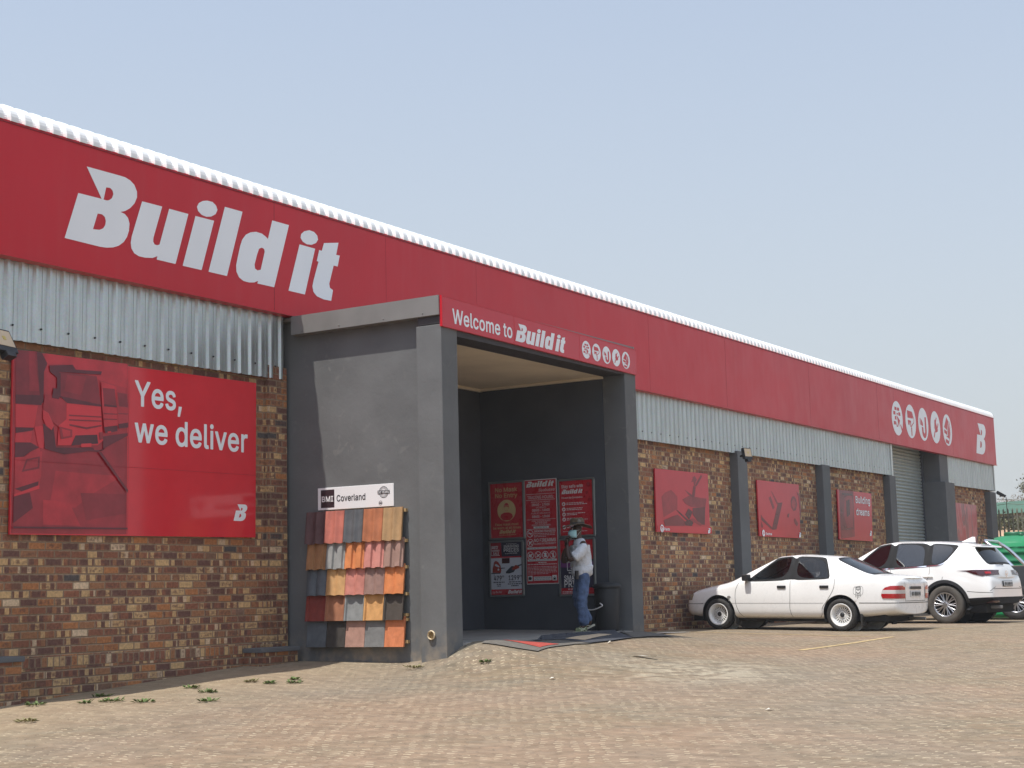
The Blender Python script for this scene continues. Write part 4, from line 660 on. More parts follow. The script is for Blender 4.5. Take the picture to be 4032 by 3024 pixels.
def put_icon(mb, k, fr, u, v, r, n=.003, mw=0, mr=1, disc=True):
    """white roundel with a trade pictogram: 0 bricks+trowel, 1 roller, 2 pipe, 3 plug, 4 boards"""
    if disc: mb.disc(fr, u, v, r, n, mw, 36)
    P = lambda pts: mb.fpoly(fr, [(u+a*r, v+b*r) for a, b in pts], n+.002, mr)
    R = lambda x0, y0, x1, y1: P([(x0, y0), (x1, y0), (x1, y1), (x0, y1)])
    if k == 0:
        for q in ((-.42, .46, -.05, .64), (.04, .46, .42, .64), (-.68, .18, -.3, .38), (.26, .18, .6, .38), (-.44, -.1, -.16, .1), (-.68, -.4, -.3, -.2)): R(*q)
        P([(-.12, .30), (.20, .30), (.2, .22), (-.06, .22)])
        P([(-.10, .18), (.46, -.10), (.20, -.50)]); P([(-.2, -.22), (.06, -.5), (-.2, -.5)]); P([(.48, -.36), (.60, -.30), (.84, -.60), (.72, -.72)])
    elif k == 1:
        P([(-.62, .62), (.30, .60), (.46, .44), (.42, .20), (-.58, .18)]); P([(-.56, .06), (.02, .04), (.04, -.34), (-.10, -.34), (-.12, -.08), (-.22, -.08), (-.26, -.26), (-.40, -.2), (-.5, -.26)])
        for a, b in (((.46, .36), (.62, .20)), ((.62, .20), (.58, -.02)), ((.58, -.02), (.12, -.26)), ((.12, -.26), (.08, -.44))): mb.line(fr, (u+a[0]*r, v+a[1]*r), (u+b[0]*r, v+b[1]*r), .07*r, n+.002, mr)
        R(.01, -.84, .17, -.38)
    elif k == 2:
        R(-.66, -.06, -.54, .34); P([(-.46, -.08), (-.06, -.12), (-.12, .10), (-.3, .24), (-.46, .30)])
        cx, cy_, a, b = .13, -.38, .16, .46
        out = [(cx+b*math.cos(t), cy_+b*.98*math.sin(t)) for t in [math.pi+math.pi*i/14 for i in range(15)]]; inn = [(cx+a*math.cos(t), cy_+a*math.sin(t)) for t in [2*math.pi-math.pi*i/14 for i in range(15)]]
        P(out+[(cx+b, .48), (cx+a, .46)]+inn+[(cx-a, -.20), (cx-b, -.16)])
    elif k == 3:
        P([(-.16, .42), (-.02, .50), (.46, -.12), (.40, -.24), (.02, -.34), (-.24, -.06)]); mb.line(fr, (u-.12*r, v-.24*r), (u-.42*r, v-.66*r), .14*r, n+.0021, mr)
        for q in ((.18, .46), (.50, .12)): mb.line(fr, (u+(q[0]-.12)*r, v+(q[1]-.14)*r), (u+(q[0]+.1)*r, v+(q[1]+.16)*r), .13*r, n+.0021, mr)
    else:
        P([(-.70, .14), (-.06, .82), (.32, .56), (-.06, -.02)]); P([(-.72, .0), (-.08, -.10), (-.08, -.34), (-.72, -.22)])
        P([(.0, -.06), (.50, .62), (.54, .40), (.08, -.30)]); P([(.02, -.36), (.60, .34), (.62, .18), (.30, -.54), (-.40, -.40), (-.40, -.54)][:5]); P([(-.50, -.58), (.22, -.68), (.22, -.9), (-.50, -.82)]); P([(.30, -.6), (.64, .1), (.60, -.2), (.32, -.76)])

# ------------------------------------------------------------------ the ground
TP=np.array([(11,12.95,-.995),(12.9,12.95,-.888),(14.76,12.95,-.782),(15.29,12.1,-.782),(15.29,11.3,-.803),(15.27,10.85,-.79),(15.29,10.40,-.722),(15.63,10.40,-.592),
(16.6,10.42,-.588),(18,10.42,-.584),(19.2,10.42,-.58),(20.4,10.42,-.592),(20.7,11.6,-.665),(22,12.95,-.70),(25,12.95,-.74),(26.66,9.67,-.794),(26.4,12,-.742),(28.4,9.9,-.79),(28.2,12.1,-.75),(29.55,8.6,-.775),(31.3,8.8,-.775),(29.3,11.3,-.76),(22.1,9.94,-.778),(40,12.95,-.8),(50,12.95,-.85),(50,6,-.85),
(10.37,12.06,-.944),(12.95,12.06,-.875),(13.8,12.06,-.846),(15.0,12.06,-.81),(15.9,9.58,-.68),(17,9.62,-.672),(18,9.65,-.667),(19.2,9.8,-.662),(20.3,9.95,-.665),(15.1,10.1,-.80),(15.2,9.5,-.80),
(16,8.3,-.865),(18,8.3,-.84),(20.5,8,-.865),(24,8,-.83),(26,6,-.86),(32,4,-.88),(12,9,-1.0),(10,10.5,-1.0),(8,6,-1.15),(12,6,-1.07),(16,5,-1.03),(20,3,-1.0),(8,12.9,-1.15),(4,12.9,-1.3),(0,6,-1.35),(5,0,-1.3),(20,-6,-1.2),(45,-6,-1.0),(-10,0,-1.4),(-10,14,-1.4),(60,0,-.9),(70,14,-.85),(17,11.6,-.70),(19,11.6,-.70),(17,13,-.78),(19.4,13,-.78)],float)
C0_ = .5
def phi(d2): return np.sqrt(d2+C0_*C0_)
def _fit():
    n=len(TP);P=np.c_[np.ones(n),TP[:,:2]]
    A=np.zeros((n+3,n+3));A[:n,:n]=phi(((TP[:,None,:2]-TP[None,:,:2])**2).sum(-1));A[:n,n:]=P;A[n:,:n]=P.T
    return np.linalg.solve(A,np.r_[TP[:,2],0,0,0])
TW = _fit()
def gz(x,y):
    x=np.asarray(x,float);y=np.asarray(y,float);sh=np.broadcast(x,y).shape
    q=np.stack(np.broadcast_arrays(x,y),-1).reshape(-1,2)
    d2=((q[:,None]-TP[None,:,:2])**2).sum(-1);n=len(TP)
    z=phi(d2)@TW[:n]+TW[n]+q@TW[n+1:]
    far=np.clip((np.hypot(q[:,0]-25,q[:,1]-3)-40)/30,0,1); z=z*(1-far)+far*-1.0
    return z.reshape(sh)
def g1(x, y): return float(gz(x, y))
def grid_obj(name, xs, ys, zoff, mat, parent=None):
    X, Y = np.meshgrid(xs, ys, indexing='ij'); Z = np.concatenate([gz(X[i:i+20], Y[i:i+20]) for i in range(0, len(xs), 20)])+zoff
    me = bpy.data.meshes.new(name); ny = len(ys)
    me.from_pydata(np.stack([X, Y, Z], -1).reshape(-1, 3).tolist(), [], [(i*ny+j, (i+1)*ny+j, (i+1)*ny+j+1, i*ny+j+1) for i in range(len(xs)-1) for j in range(ny-1)])
    me.materials.append(M[mat]); me.polygons.foreach_set('use_smooth', [True]*len(me.polygons)); me.update(); return link_mesh(name, me, parent)
def stretch(a, b, st, lo, hi, far):
    mid = list(np.arange(a, b+1e-6, st)); l, r, d = [], [], st
    x = a
    while x > lo: d = min(d*1.35, far); x -= d; l.append(x)
    x, d = b, st
    while x < hi: d = min(d*1.35, far); x += d; r.append(x)
    return np.array(l[::-1]+mid+r)
tag(grid_obj('paved_ground', stretch(6.5, 31, .13, -900, 900, 90), stretch(2.5, 13.2, .12, -900, 900, 90), 0, 'paving'), 'tan and pinkish interlocking paving of the sloping car park', 'ground', kind='structure')
def strip(name, a, b, wd, mat, off=.005, n=24):
    a, b = Vector(a), Vector(b); d = (b-a).normalized(); p = Vector((-d.y, d.x))*wd/2; vs = []
    for i in range(n+1):
        c = a+(b-a)*i/n
        for q in (c+p, c-p): vs.append((q.x, q.y, g1(q.x, q.y)+off))
    return MB().add(vs, [(2*i, 2*i+1, 2*i+3, 2*i+2) for i in range(n)]).build(name, mat)
for a, b, lb in (((25.4, 12.3), (24.4, 8.36), 'worn yellow bay line along the near side of the white saloon'), ((24.45, 8.05), (20.4, 8.05), 'worn yellow line running out from the bay behind the white saloon'), ((28.3, 12.3), (27.9, 7.9), 'worn yellow bay line between the two white cars'), ((31.4, 12.2), (30.9, 7.3), 'worn yellow bay line on the far side of the white SUV')):
    tag(strip('parking_line', a, b, .09, 'line_paint'), lb, 'parking line', 'yellow parking bay lines', 'structure')
def draped(name, poly, mat, off, parent=None, cuts=5, th=0.0):
    bm = bmesh.new(); bm.faces.new([bm.verts.new((p[0], p[1], 0)) for p in poly]); bmesh.ops.triangulate(bm, faces=bm.faces)
    for _ in range(cuts):
        es = [e for e in bm.edges if e.calc_length() > .16]
        if not es: break
        bmesh.ops.subdivide_edges(bm, edges=es, cuts=1); bmesh.ops.triangulate(bm, faces=bm.faces)
    for v in bm.verts: v.co.z = max(g1(v.co.x, v.co.y), FLOORZ(v.co.x, v.co.y))+off
    me = bpy.data.meshes.new(name); bm.to_mesh(me); bm.free(); me.materials.append(M[mat])
    return recalc(link_mesh(name, me, parent))
def FLOORZ(x, y):
    if 15.6 < x < 20.05 and y > 10.46: return -.552+(y-10.46)*.013
    return -9
m1 = draped('floor_mat', [(15.71, 10.24), (15.79, 9.86), (15.89, 9.56), (16.59, 9.69), (17.2, 9.8), (17.51, 9.74), (17.5, 10.3), (16.1, 10.34)], 'mat_grey', .014)
tag(m1, 'worn grey brown mat with a red chevron lying at the porch edge', 'mat', 'mats at the porch entrance')
draped('chevron', [(16.12, 10.2), (16.55, 10.3), (16.85, 9.82), (16.11, 9.66)], 'mat_red', .019, m1)
m2 = draped('floor_mat', [(17.0, 10.42), (19.0, 10.6), (19.6, 10.5), (19.03, 9.92), (18.2, 9.78), (17.51, 9.76), (17.51, 10.2)], 'mat_blue', .02)
tag(m2, 'dark blue grey mat with a pale diagonal stripe lying before the man', 'mat', 'mats at the porch entrance')
draped('stripe', [(17.62, 10.18), (18.85, 10.36), (18.95, 10.20), (17.7, 9.93)], 'mat_sand', .025, m2)
m3 = draped('floor_mat', [(19.06, 9.92), (19.76, 9.98), (20.38, 9.93), (20.2, 10.38), (19.7, 10.46)], 'mat_grey', .016)
tag(m3, 'plain thin grey mat edge in front of the right porch column', 'mat', 'mats at the porch entrance')

# ------------------------------------------------------------------ the store
store = thing('store_building', 'long single storey brick store with red fascia, corrugated cladding and a grey entrance porch', 'building', (0, 0, 0))
FT = lambda x: 5.145+.0034*(x-15)                           # fascia top and bottom edges
FB = lambda x: 3.685+.0017*(x-15)
XL, XR = 1.0, 50.18
# brick walls (left bay with its soldier course, right bays, end bay)
b = MB(); b.box(XL, 15.33, 13.0, 13.23, -1.6, 3.2); b.box(14.97, 15.33, 12.93, 12.998, -1.4, 3.0); b.build('brick_wall', 'brick_soldier', store)
b = MB(); b.box(20.4, 39.9, 13.05, 13.28, -1.4, 3.2); b.build('brick_wall', 'brick', store)
b = MB(); b.box(44.9, 50.1, 13.05, 13.28, -1.4, 3.2); b.box(49.87, 50.1, 13.28, 40, -1.4, 3.6); b.build('brick_wall', 'brick', store)
# buttress stubs with dark caps at the foot of the left wall
for x0, x1, top in ((9.9, 10.92, -.555), (14.55, 15.29, -.63)):
    o = MB().box(x0+.02, x1-.02, 12.72, 12.999, -1.5, top).build('plinth', 'brick', store)
    bevel(MB().box(x0, x1, 12.69, 12.997, top, top+.055).build('cap', 'dark_cap', o), .012)
# pillars
for x0, x1, y0 in ((9.95, 10.55, 12.86), (29.674, 30.169, 12.87), (34.621, 35.113, 12.87), (39.529, 40.03, 12.87), (49.44, 50.12, 12.87)):
    bevel(MB().box(x0, x1, y0, 13.2, -1.4 if x0 > 12 else -.5, 2.86 if x0 < 50 else 3.0).build('pillar', 'grey_plaster', store), .012)
# loading door bay: pier, jambs and roller door
bevel(MB().box(44.13, 44.93, 12.87, 13.6, -1.2, 4.0).box(44.0, 44.9, 12.70, 13.5, -1.2, 2.90).build('pier', 'grey_plaster', store), .012)
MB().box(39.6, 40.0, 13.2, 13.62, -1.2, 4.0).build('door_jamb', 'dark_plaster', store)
b = MB(); xs = (40.0, 44.2); zz, n = [], 0
z = -.95
while z < 4.1:
    for f_, o_ in ((0, 0), (.12, .02), (.3, .04), (.5, .046), (.7, .04), (.88, .02)): zz.append((z+f_*.095, 13.42-o_))
    z += .095
b.add([(x, y, z) for z, y in zz for x in xs], [(2*i, 2*i+1, 2*i+3, 2*i+2) for i in range(len(zz)-1)], 0, True)
door = b.build('roller_door', 'shutter_metal', store)
MB().box(40.0, 40.09, 13.34, 13.45, -.95, 4.1).build('guide_rail', 'dark_plaster', door); MB().box(43.98, 44.1, 13.34, 13.45, -.95, 4.1).build('guide_rail', 'dark_plaster', door)
# corrugated cladding: trapezoid ribs
def cladding(x0, x1, z0, z1, name='cladding_sheet'):
    P, prof, x = .192, [], x0
    k = 0
    while x < x1:
        for f_, y in ((0, 12.94), (.30, 12.94), (.31, 12.935), (.33, 12.935), (.34, 12.94), (.62, 12.94), (.73, 12.907), (.89, 12.907)):
            q = x+f_*P
            if q < x1: prof.append((q, y))
        x += P; k += 1
    prof.append((x1, 12.935)); b = MB(); rnd = random.Random(3)
    top = z1
    vs = []
    for q, y in prof:
        a = z0(q) if callable(z0) else z0
        vs += [(q, y, a), (q, y-.004*math.sin(q*1.7), (a+top)/2), (q, y, top)]
    b.add(vs, [(3*i+j, 3*i+3+j, 3*i+4+j, 3*i+1+j) for i in range(len(prof)-1) for j in (0, 1)])
    o = b.build(name, 'galvanised', store)
    x = x0+.05; sm_ = None
    while x < x1-.05:
        a = z0(x) if callable(z0) else z0
        if sm_ is None: sc_ = MB().lathe([(.0, -.012), (.009, -.012), (.012, 0)], (0, 0, 0), 'y', 8).build('screw', 'ink', o); sm_ = sc_.data
        else: sc_ = link_mesh('screw', sm_, o)
        sc_.location = (x, 12.934, a+.16); x += P*2
    return o
cladding(XL+1, 15.27, lambda x: 2.805+.0078*(x-11.1), 3.86)
cladding(20.43, 39.86, lambda x: 2.785+.0063*(x-25), 3.95)
cladding(44.88, 50.17, lambda x: 2.875+.008*(x-44.8), 3.95)
bevel(MB().box(39.80, 39.93, 12.885, 13.2, 2.86, 3.75).build('corner_flashing', 'galvanised', store), .008)
MB().box(50.10, 50.19, 12.89, 13.3, 2.90, 3.78).build('corner_flashing', 'galvanised', store)
# fascia with its joints, lettering, roundels and emblem
pts = lambda y: [(XL, y, FB(XL)), (XR, y, FB(XR)), (XR, y, FT(XR)), (XL, y, FT(XL))]
fascia = MB().prism(pts(12.80), pts(12.86)).build('fascia', 'fascia_red', store)
j = MB(); fr = FAC(12.80)
for x, t in ((7.3, 1), (14.943, 1), (17.36, .3), (19.715, .2), (25.61, .25), (29.114, .5), (33.84, .3), (38.674, .7), (40.03, .5), (45.36, .6)):
    j.fbox(fr, x-.004*t, x+.004*t, FB(x)+.01, FT(x)-.02, -.001, .0015)
for x0, x1 in ((XL, XR),): j.prism([(x0, 12.79, FT(x0)-.035), (x1, 12.79, FT(x1)-.035), (x1, 12.79, FT(x1)-.023), (x0, 12.79, FT(x0)-.023)], [(x0, 12.799, FT(x0)-.035), (x1, 12.799, FT(x1)-.035), (x1, 12.799, FT(x1)-.023), (x0, 12.799, FT(x0)-.023)])
j.build('panel_joint', 'joint_red', fascia)
MB().prism([(XL, 12.78, FB(XL)-.022), (XR, 12.78, FB(XR)-.022), (XR, 12.78, FB(XR)), (XL, 12.78, FB(XL))], [(XL, 12.93, FB(XL)-.022), (XR, 12.93, FB(XR)-.022), (XR, 12.93, FB(XR)), (XL, 12.93, FB(XL))]).build('edge_trim', 'fascia_red', fascia)
b = MB(); put_logo(b, fr, 11.450, 3.992, .875, .875, n=.004); b.build('lettering', 'white_vinyl', fascia)
for k, x in enumerate((40.241, 41.403, 42.541, 43.69, 44.871)):
    b = MB(); put_icon(b, k, fr, x, 4.42+.010*k, .463, .004); b.build('round_icon', ['white_vinyl', 'fascia_red'], fascia)
b = MB(); put_logo(b, fr, 47.86, 3.978, 1.0, .96, .004, parts=1); b.build('emblem', 'white_vinyl', fascia)
# curved ribbed roof edge
b = MB(); P = .192; prof = []; x = XL
while x < 50.0:
    for f_, h in ((0, 0), (.40, 0), (.45, .052), (.95, .052)): prof.append((x+f_*P, h))
    x += P
prof.append((50.1, 0)); NA = 22; vs = []
for q, h in prof:
    for a in range(NA+1):
        t = rad(-6)+rad(112)*a/NA; r = .148+h+(.0012 if a % 2 else -.0012)*(1.5 if h == 0 else .6)
        vs.append((q, 12.985-r*math.cos(t), FT(q)+.012+r*math.sin(t)))
b.add(vs, [(i*(NA+1)+a, (i+1)*(NA+1)+a, (i+1)*(NA+1)+a+1, i*(NA+1)+a+1) for i in range(len(prof)-1) for a in range(NA)])
roof = b.build('roof_sheet', 'white_roof', store)
MB().prism([(50.1, 12.80, 5.2), (50.1, 12.83, 5.36), (50.1, 12.90, 5.44), (50.1, 12.99, 5.47), (50.1, 13.7, 5.44), (50.1, 13.7, 5.2)], [(50.13, 12.80, 5.2), (50.13, 12.83, 5.36), (50.13, 12.90, 5.44), (50.13, 12.99, 5.47), (50.13, 13.7, 5.44), (50.13, 13.7, 5.2)]).build('end_cap', 'trim_metal', roof)
MB().add([(XL, 13.0, 5.27), (50.1, 13.0, 5.42), (50.1, 40, 4.2), (XL, 40, 4.2)], [(0, 1, 2, 3)]).build('roof_slope', 'white_roof', store)
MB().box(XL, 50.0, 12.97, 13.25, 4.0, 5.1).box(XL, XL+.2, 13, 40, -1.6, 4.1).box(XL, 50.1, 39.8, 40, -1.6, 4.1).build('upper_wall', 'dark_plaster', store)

# ---- porch
b = MB()
b.box(15.39, 15.61, 10.83, 13.2, -1.2, 3.64)                # recessed side wall
porch = b.build('porch', 'grey_plaster', store)
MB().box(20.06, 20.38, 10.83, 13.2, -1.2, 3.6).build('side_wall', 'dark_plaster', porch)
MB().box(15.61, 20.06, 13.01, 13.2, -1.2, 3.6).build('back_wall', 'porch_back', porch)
bevel(MB().box(15.29, 15.635, 10.453, 10.828, -1.2, 3.30).build('column', 'grey_plaster', porch), .012)
bevel(MB().box(20.073, 20.423, 10.453, 10.828, -1.2, 3.30).build('column', 'grey_plaster', porch), .012)
MB().box(15.636, 20.072, 10.456, 10.80, 3.185, 3.58).box(15.29, 20.42, 10.456, 10.80, 3.31, 3.58).build('beam', 'beam_dark', porch)
c = MB().box(15.612, 20.058, 10.801, 13.008, 3.19, 3.24).box(15.613, 20.057, 12.95, 13.007, 3.15, 3.189).box(19.99, 20.057, 10.802, 12.949, 3.155, 3.1895).build('ceiling', 'ceiling_board', porch)
MB().add([(15.612, 10.46, -.56), (20.072, 10.46, -.56), (20.072, 13.0, -.517), (15.612, 13.0, -.517), (15.612, 10.43, -.75), (20.072, 10.43, -.75)], [(0, 1, 2, 3), (4, 5, 1, 0)]).build('floor_slab', 'concrete', porch)
MB().box(15.29, 20.42, 10.47, 13.3, 3.60, 3.645).build('porch_roof', 'trim_metal', porch)
b = MB(); b.box(15.255, 15.285, 10.46, 12.79, 3.41, 3.652); b.box(15.285, 15.40, 10.46, 12.79, 3.405, 3.411); b.box(15.285, 15.5, 10.46, 12.79, 3.646, 3.653)
for y in (12.6, 12.0, 11.3, 10.7): b.lathe([(0, -.006), (.010, -.005), (.012, 0)], (15.255, y, 3.45), 'x', 8)
b.build('roof_trim', 'trim_metal', porch)
MB().box(20.40, 20.43, 10.46, 12.79, 3.40, 3.645).build('roof_trim', 'trim_metal', porch)
o = MB().lathe([(.034, .02), (.052, .0), (.058, -.012), (.048, -.03), (.046, -.025), (.040, .02)], (15.285, 10.665, -.456), 'x', 24).build('drain_pipe', 'pvc', porch)
MB().lathe([(.0, .025), (.040, .024)], (15.262, 10.665, -.456), 'x', 20).build('pipe_bore', 'pvc_in', o)

# ---- welcome sign on the porch beam
ws = thing('welcome_sign', 'red welcome sign board with white lettering above the porch opening', 'sign', (0, 0, 0))
wf = F((15.28, 10.43, 3.266), (1, 0, -.0095)); wf.N = Vector((0, -1, 0))
o = MB().fprism(wf, [(0, 0), (5.142, 0), (5.142, .383), (0, .383)], -.03, 0).build('panel', 'sign_red', ws)
b = MB(); b.fbox(wf, 1.672, 1.678, .005, .378, 0, .002); b.fbox(wf, 3.415, 3.420, .005, .378, 0, .002); b.fbox(wf, 0, 5.142, .374, .384, -.03, .004); b.fbox(wf, -.004, .008, 0, .384, -.03, .004); b.fbox(wf, 0, 5.142, -.003, .006, -.03, .004)
b.build('edge_strip', 'fascia_red', ws)
b = MB(); b.text('Welcome to', wf, .225, .070, .178, 1.395, n=.003, bold=.03); put_logo(b, wf, 1.695, .048, .238, .238, .003); b.build('lettering', 'white_vinyl', ws)
for k, x in enumerate((3.605, 3.904, 4.207, 4.502, 4.807)):
    b = MB(); put_icon(b, k, wf, x, .180, .127, .003); b.build('round_icon', ['white_vinyl', 'sign_red'], ws)

# ------------------------------------------------------------------ signs and posters
def art(mb, fr, data, off, kind='a', mats=None):
    for k, (L, pts) in enumerate(data):
        m = printm(L, kind)
        if m not in mats: mats.append(m)
        mb.fpoly(fr, pts, off+.0004*k, mats.index(m))
# "Yes, we deliver"
s = thing('delivery_sign', 'large red delivery sign with a truck photo on the brick wall beside the porch', 'sign')
fr = FAC(12.96)
MB().fprism(fr, [(10.918, .752), (14.752, .79), (14.772, 2.747), (10.916, 2.69)], -.025, 0).build('panel', printm(.9), s)
mats = [printm(.5)]; b = MB(); b.fpoly(fr, [(10.93, .762), (12.56, .787), (12.56, 2.735), (10.925, 2.70)], .002, 0); art(b, fr, TRUCK, .0026, 'a', mats); b.build('truck_photo', mats, s)
b = MB(); b.text('Yes,', fr, 12.672, 2.272, .285, .765, n=.003, bold=.028); b.text('we deliver', fr, 12.675, 1.852, .285, 1.93, n=.003, bold=.028); b.build('lettering', 'white_vinyl', s)
b = MB(); put_logo(b, fr, 14.345, .988, .205, .205, .003, parts=1); b.build('emblem', 'white_vinyl', s)
b = MB(); b.line(fr, (12.562, .79), (12.562, 2.735), .004, .021); b.line(fr, (10.93, 1.535), (14.755, 1.567), .003, .0215); b.build('panel_joint', 'joint_red', s)
def wall_poster(name, label, quad, data, cat='poster', bg=.86, y=12.995):
    s = thing(name, label, cat); fr = FAC(y)
    MB().fprism(fr, quad, -.03, 0).build('panel', printm(bg, 'b'), s)
    if data:
        mats = [printm(.5, 'b')]; b = MB(); art(b, fr, data, .001, 'b', mats); b.build('printed_photo', mats, s)
    return s, fr
s, fr = wall_poster('paint_poster', 'red poster of a paint brush and tin in the first wall bay after the porch', [(26.04, 1.10), (28.43, 1.10), (28.43, 2.315), (26.06, 2.296)], PAINT, bg=.80)
b = MB(); b.text('Paints', fr, 26.345, 1.135, .048, .235, n=.012, bold=.02); b.build('lettering', 'white_vinyl', s); b = MB(); put_logo(b, fr, 28.30, 1.12, .10, .10, .012, parts=1); b.build('emblem', 'white_vinyl', s); b = MB(); put_icon(b, 1, fr, 26.25, 1.168, .072, .012, 0, 1); b.build('round_icon', ['white_vinyl', printm(.9, 'b')], s)
s, fr = wall_poster('electrical_poster', 'red poster of curved cable and tools between the floodlit pillar and the next pillar', [(30.95, 1.11), (33.32, 1.107), (33.37, 2.33), (30.945, 2.32)], ELEC, bg=.80)
b = MB(); b.text('Electrical', fr, 31.27, 1.145, .05, .35, n=.012, bold=.02); b.build('lettering', 'white_vinyl', s); b = MB(); put_logo(b, fr, 33.2, 1.125, .11, .11, .012, parts=1); b.build('emblem', 'white_vinyl', s); b = MB(); put_icon(b, 3, fr, 31.15, 1.18, .072, .012, 0, 1); b.build('round_icon', ['white_vinyl', printm(.9, 'b')], s)
s, fr = wall_poster('slogan_poster', 'red poster with large white words beside a dark photo strip, next to the roller door', [(35.86, 1.125), (38.28, 1.115), (38.38, 2.34), (35.895, 2.333)], DREAM, bg=.84)
b = MB(); b.text('Building', fr, 37.14, 2.055, .165, 1.07, n=.008, bold=.03); b.text('dreams', fr, 37.14, 1.755, .165, .98, n=.008, bold=.03); b.build('lettering', 'white_vinyl', s); b = MB(); put_logo(b, fr, 38.06, 1.25, .13, .13, .008, parts=1); b.build('emblem', 'white_vinyl', s)
s = thing('faded_poster', 'sun faded streaky red poster on the end bay beyond the roller door', 'poster'); fr = FAC(12.995)
MB().fprism(fr, [(45.68, 1.10), (48.1, 1.12), (48.19, 2.39), (45.70, 2.385)], -.03, 0).build('panel', 'faded_print', s)

SIDE = lambda x: F((x, 0, 0), (0, -1, 0))                   # planes facing the left; u runs towards the camera
# BMI board above the tiles
s = thing('brand_board', 'white name board with a dark square logo above the roof tile samples', 'sign'); fr = SIDE(15.378)
u0 = -12.465
q = lambda u: u0+u
o = bevel(MB().fprism(fr, [(q(0), 1.122), (q(1.196), 1.120), (q(1.196), 1.402), (q(0), 1.404)], -.012, 0).build('panel', 'bmi_white', s), .003, 1)
b = MB(); b.fpoly(fr, [(q(.052), 1.150), (q(.268), 1.150), (q(.268), 1.377), (q(.052), 1.377)], .002); b.build('logo_square', 'bmi_dark', s)
b = MB(); b.text('BMI', fr, q(.160), 1.226, .068, .182, 'C', .004, bold=.05); b.build('lettering', 'bmi_white', s)
b = MB(); b.text('Coverland', fr, q(.305), 1.222, .078, .455, 'L', .002, bold=.006)
cu, cv = q(1.045), 1.300
b.ring(fr, cu, cv, .072, .006, .002); b.ring(fr, cu, cv, .058, .003, .0022)
b.fpoly(fr, [(cu-.092, cv-.022), (cu+.092, cv-.022), (cu+.092, cv+.022), (cu-.092, cv+.022)], .0035)
b.ring(fr, q(.995), 1.167, .028, .004, .002); b.fpoly(fr, [(q(.975), 1.158), (q(1.015), 1.158), (q(1.015), 1.174), (q(.975), 1.174)], .002)
for a in range(-60, 61, 24): b.disc(fr, cu+.046*math.sin(rad(a)), cv+.044*math.cos(rad(a)), .005, .002, k=8); b.disc(fr, cu+.046*math.sin(rad(a)), cv-.044*math.cos(rad(a)), .005, .002, k=8)
b.build('print', 'ink', s)
MB().text('30 YEARS', fr, cu, cv-.014, .028, .162, 'C', .005, bold=.03).build('seal_text', 'bmi_white', s)

# ---- roof tile samples
rack = thing('tile_rack', 'wall rack of roof tile samples in five rows of mixed colours beside the porch', 'display rack')
TC = [[('plum', (.115, .062, .062)), ('salmon', (.47, .155, .115)), ('slate', (.105, .108, .115)), ('terracotta', (.42, .155, .075)), ('straw', (.40, .25, .125))],
      [('ochre', (.36, .185, .085)), ('pale grey', (.30, .30, .285)), ('orange', (.62, .225, .085)), ('pink', (.56, .235, .195)), ('dusty rose', (.33, .205, .165))],
      [('slate', (.105, .12, .135)), ('yellow', (.56, .325, .14)), ('pink', (.53, .21, .165)), ('mauve', (.29, .18, .15)), ('orange', (.62, .215, .08))],
      [('deep red', (.22, .045, .035)), ('mottled rust', (.33, .145, .08)), ('mid grey', (.24, .245, .24)), ('yellow', (.58, .31, .12)), ('charcoal brown', (.075, .062, .052))],
      [('slate', (.105, .118, .13)), ('charcoal', (.055, .048, .042)), ('dusty pink', (.38, .22, .17)), ('grey', (.185, .185, .18)), ('orange', (.58, .20, .09))]]
fr = SIDE(15.385)
ROWS = [(1.091, .690), (.72, .368), (.40, .042), (.075, -.270), (-.235, -.592)]
US = [-12.60, -12.285, -11.983, -11.683, -11.38, -11.085]
def tile_profile(kind, t):
    if kind == 0: return .030*(math.cos((t*2-.12)*2*math.pi)*.5+.5)**1.6            # double roll
    if kind == 1: return .026*(1 if .12 < t < .42 or .62 < t < .92 else .0)
    if kind == 2: return .024*abs(math.sin(t*2*math.pi))
    if kind == 3: return .004 + (.022 if (t < .09 or t > .93) else 0)
    return .004
for r, (zt, zb) in enumerate(ROWS):
    kind = r
    for k in range(5):
        a, b_ = US[k]+.003, US[k+1]-.002
        nm, col = TC[r][k]
        q = NT('tile_'+nm.replace(' ', '_')); cc = q.mix(1.0, col, q.ramp(q.noise(7+r, 5, dist=.4), [(.3, .82), (.7, 1.16)]), 'MULTIPLY'); q.set(Base_Color=cc, Roughness=.8, Specular_IOR_Level=.3); q.bump(q.noise(90, 3), .25, .004)
        mb = MB(); n = 28; vs = []
        for i in range(n+1):
            t = i/n; h = tile_profile(kind, t); u = a+(b_-a)*t
            lip = .010*math.sin(t*math.pi*2*2) if kind < 3 else (.0)
            zbb = zb+(.012*(h/.03) if kind < 3 else 0)
            vs += [fr(u, zt+.01, .050+h), fr(u, zbb, .098+h), fr(u, zbb, .072+h), fr(u, zt+.01, .028+h)]
        fs = [(4*i+j, 4*i+4+j, 4*i+4+(j+1) % 4, 4*i+(j+1) % 4) for i in range(n) for j in range(4)]+[(3, 2, 1, 0), (4*n, 4*n+1, 4*n+2, 4*n+3)]
        mb.add(vs, fs)
        o = mb.build('roof_tile', q.m, rack); tag(o, nm+' sample tile')
for r, (zt, zb) in enumerate(ROWS):
    for zz_ in (zt-.03,) + ((zb+.06,) if r in (3, 4) else ()):
        MB().fbox(fr, US[0]+.02, US[-1]+.022, zz_-.02, zz_+.018, 0, .045).build('batten', 'timber', rack)

